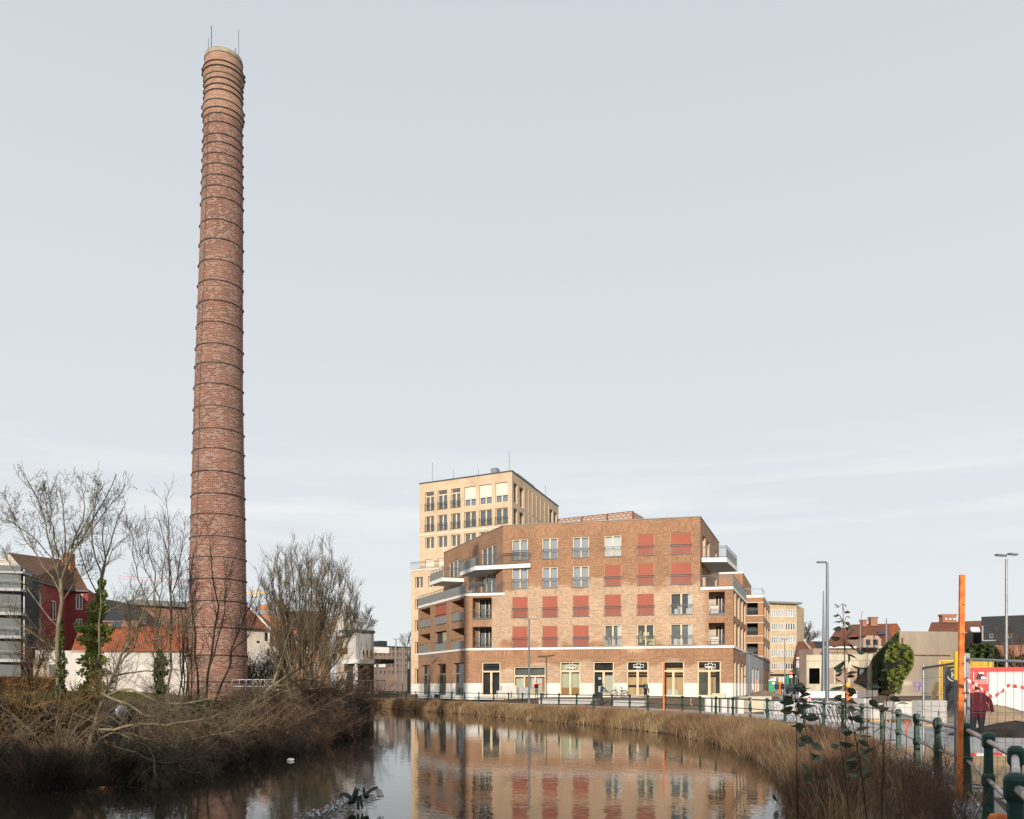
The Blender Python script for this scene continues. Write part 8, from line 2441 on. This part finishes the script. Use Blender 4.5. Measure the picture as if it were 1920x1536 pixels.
# little yellow digger arm and hopper left of the cabin
c = at(1756, 1292, 52); dgg = thing('yellow_digger_arm', 'small yellow digger arm beside the yellow cabin', 'digger', (c.x, c.y, .1))
m = MB(); m.beam((c.x - .25, c.y, .5), (c.x - .15, c.y, 1.2), .22); m.beam((c.x - .15, c.y, 1.2), (c.x + .1, c.y, 1.9), .26); put('arm', m, M['yellow'], dgg, world=True)
m = MB(); m.box((c.x - .1, c.y + .1, .25), (1.2, .8, .45)); m.lathe((c.x + .1, c.y + .2, .45), [(.5, 0), (.35, .3)], n=10); put('track_base', m, M['black'], dgg, world=True)

# ------------------------------------------------------------------ barrier tape
def tape(label, pts, d, w=.05):
    t = thing('barrier_tape', label, 'barrier tape', tuple(at(*pts[0], d)), 'red and white barrier tape')
    q = polyline([at(x, y, d + .02 * i) for i, (x, y) in enumerate(pts)], 60)
    for mt_, par in (('red_tape', 0), ('white_tape', 1)):
        pass
    m = MB()
    def off(k): return Vector((0, .3 * math.sin(k * .5) * w, w * .5))
    for k in range(60): m.v += [tuple(Vector(q[k]) - off(k)), tuple(Vector(q[k]) + off(k))]
    for k in range(59): m.f.append((2 * k, 2 * k + 2, 2 * k + 3, 2 * k + 1)); m.m.append((k // 3) % 2)
    put('ribbon', m, [M['red_tape'], M['white_tape']], t, world=True)
tape('red and white barrier tape drooping across the mesh fence in front of the red container', [(1808, 1274), (1822, 1279), (1832, 1284), (1846, 1297), (1858, 1306), (1868, 1304), (1880, 1296), (1890, 1285), (1905, 1287), (1925, 1291)], 11.3)
tape('red and white barrier tape slanting from the fence upright up to the red coat', [(1792, 1322), (1805, 1312), (1818, 1295), (1829, 1284)], 11.7)
tape('knotted red and white barrier tape on the railing post by the arm lamp', [(1410, 1310), (1404, 1318), (1402, 1330), (1408, 1340)], 38.7, .08)
tape('scrap of red and white tape on the railing left of the corner', [(1294, 1310), (1297, 1312), (1294, 1318), (1298, 1323)], 45.5, .07)
m = MB(); a = at(1700.5, 1351, 17.5); b = at(1700.5, 1382, 17.5); m.tube([b, a], .009, 6); st_ = thing('marker_stick', 'thin orange marker stick with red and white tape on the sand', 'marker stick', tuple(b)); put('stick', m, M['orange'], st_, world=True)
m = MB(); c = at(1698.5, 1367, 17.5); m.face([c, c + Vector((.06, 0, .09)), c + Vector((.05, .01, -.02)), c + Vector((-.03, 0, -.08))]); m.face([a, a + Vector((.05, .01, -.02)), a + Vector((.02, 0, -.14)), a + Vector((-.02, 0, -.1))]); put('tape_end', m, M['red_tape'], st_, world=True)

# ------------------------------------------------------------------ on the water
m = MB(); c = at(545, 1423, 27.5); r = random.Random(3)
bag = bmesh.new(); bmesh.ops.create_icosphere(bag, subdivisions=2, radius=.115)
for v in bag.verts: v.co = Vector((v.co.x * 1.0, v.co.y * .8, max(-.05, v.co.z * .55))) * (1 + r.uniform(-.16, .16))
me = bpy.data.meshes.new('plastic_bag'); bag.to_mesh(me); bag.free()
o = put('plastic_bag', me, M['plastic_white']); o.location = (c.x, c.y, WATER_Z + .03); tag(o, 'crumpled white plastic bag floating at the edge of the left bank', 'plastic bag')
for k, (px_, py_, s) in enumerate(((228, 1335, .22), (233, 1345, .16), (385, 1390, .12))):
    d_ = 33; c = at(px_, py_, d_); bag = bmesh.new(); bmesh.ops.create_icosphere(bag, subdivisions=2, radius=s)
    for v in bag.verts: v.co *= (1 + r.uniform(-.2, .2))
    me = bpy.data.meshes.new('litter_bag'); bag.to_mesh(me); bag.free(); o = put('litter_bag', me, M['curt_pale']); o.location = c
    tag(o, ('pale grey litter bag caught in the branches of the left bank', 'smaller grey litter bag just under the other one in the branches', 'scrap of pale plastic hanging low in the arching branches')[k], 'litter bag')
def coot(label, loc, yaw, up, s=1.0):
    t = thing('coot', label, 'water bird', tuple(loc), rz=yaw); t.scale = (s, s, s)
    b = MB()                                   # body, neck and head as one skin of rings along a curve
    path = [(-.20, .0, .015), (-.15, .0, .05), (-.05, .01, .082), (.06, .03, .078), (.12, .07, .052), (.15, .13, .034), (.165, .18, .033), (.185, .205, .036), (.215, .205, .022), (.25, .195, .006)]
    b.tube([(x, 0, z) for x, z, r_ in path], [r_ for x, z, r_ in path], 10); put('body', b.mesh('body', smooth=True), M['feather'], t)
    for sgn, (u1, u2) in zip((-1, 1), up):
        b = MB()
        sp = [(.05, .04, .10), (.04, .18, u1 * .16 + .05), (-.02, .32, u1 * .22 + .05), (-.06, .42, u2 * .2 + .04)]; ch = [.13, .15, .12, .03]
        for i in range(3):
            (x0, y0, z0), (x1, y1, z1) = sp[i], sp[i + 1]
            for dz, fl in ((.008, 1), (-.008, 0)):
                q = [(x0 + .03, sgn * y0, z0 + dz), (x1 + .03, sgn * y1, z1 + dz), (x1 - ch[i + 1], sgn * y1, z1 - .03 + dz), (x0 - ch[i], sgn * y0, z0 - .04 + dz)]
                b.face(q if fl else q[::-1])
        for k in range(5):
            f0 = .55 + .1 * k; x = -.10 - .02 * k; b.beam((x, sgn * (.26 + .03 * k), u1 * .2), (x - .07, sgn * (.32 + .035 * k), u2 * .16 - .02), .028, .006)
        put('wing', b, M['feather'], t)
    b = MB(); b.lathe((.25, 0, .195), [(.012, -.008), (.006, .01)], n=6); put('bill', b, M['plastic_white'], t)
    for sgn in (-1, 1):
        b = MB(); b.tube([(-.03, sgn * .03, -.05), (-.02, sgn * .035, -.14)], .007, 5)
        for k in (-1, 0, 1): b.tube([(-.02, sgn * .035, -.14), (.05, sgn * .035 + k * .03, -.15)], .006, 4)
        put('leg', b, M['lamp_grey'], t)
    return t
coot('black coot ahead running over the water with both wings raised', (gx(686, 17.0), 17.0, WATER_Z + .22), math.radians(118), ((1.0, -.1), (1.0, .1)), .72)
coot('black coot behind running over the water with wings beating down', (gx(661, 16.6), 16.6, WATER_Z + .16), math.radians(60), ((.8, -.9), (.9, .5)), .72)
# splashes where their feet struck
sp = bmesh.new(); r = random.Random(8)
for k in range(9):
    px_ = 690 - k * 12.5; py_ = 1490 + k * 5.2; d_ = 2.5 * FPX / (py_ - HY); cx_, cy_ = gx(px_, d_), d_
    for q in range(12):
        ret = bmesh.ops.create_icosphere(sp, subdivisions=1, radius=r.uniform(.006, .022))
        o_ = Vector((cx_ + r.gauss(0, .07), cy_ + r.gauss(0, .07), WATER_Z + abs(r.gauss(0, .05))))
        for v in ret['verts']: v.co = v.co + o_
me = bpy.data.meshes.new('water_splash'); sp.to_mesh(me); sp.free(); put('water_splash', me, M['plastic_white'], kind='stuff')
wv = MB()                                       # the dark ring waves they leave
for k in range(9):
    px_ = 688 - k * 13; py_ = 1493 + k * 5.4; d_ = 2.5 * FPX / (py_ - HY); cx_, cy_ = gx(px_, d_), d_
    for rr_ in (.13, .24):
        rr_ *= r.uniform(.85, 1.2); n = 22; rows = []
        for (q, h_) in ((-.05, .002), (-.02, .016), (.02, .016), (.05, .002)):
            rows.append([(cx_ + (rr_ + q) * math.cos(a) * 1.5 + r.uniform(-.01, .01), cy_ + (rr_ + q) * math.sin(a) + r.uniform(-.01, .01), WATER_Z + h_) for a in np.linspace(0, 2 * math.pi, n, endpoint=False)])
        for A_, B_ in zip(rows[:-1], rows[1:]):
            for i in range(n): wv.face([A_[i], A_[(i + 1) % n], B_[(i + 1) % n], B_[i]])
o = put('wake_ripples', wv.mesh('wake_ripples', smooth=True), bpy.data.materials['river_water'], kind='stuff')

# orange lid in the near corner, loose timber and blocks by the road
m = MB(); c = at(1873, 1531, 7.6); m.lathe((c.x, c.y, c.z), [(.09, -.1), (.095, -.02), (.07, .02), (.03, .03)], n=28); tag(put('plastic_tub', m.mesh('plastic_tub', smooth=True), M['orange']), 'orange plastic lid behind the nearest railing post', 'lid')
m = MB()
for k in range(7):
    x = gx(1815, 19) + k * .36; m.box((x, 19 + k * .1, .05), (.36, .10, .09), rz=.1, m=k % 2)
tag(put('barrier_beam', m, [M['red_tape'], M['white_tape']]), 'low red and white striped beam lying behind the mesh fence', 'barrier')
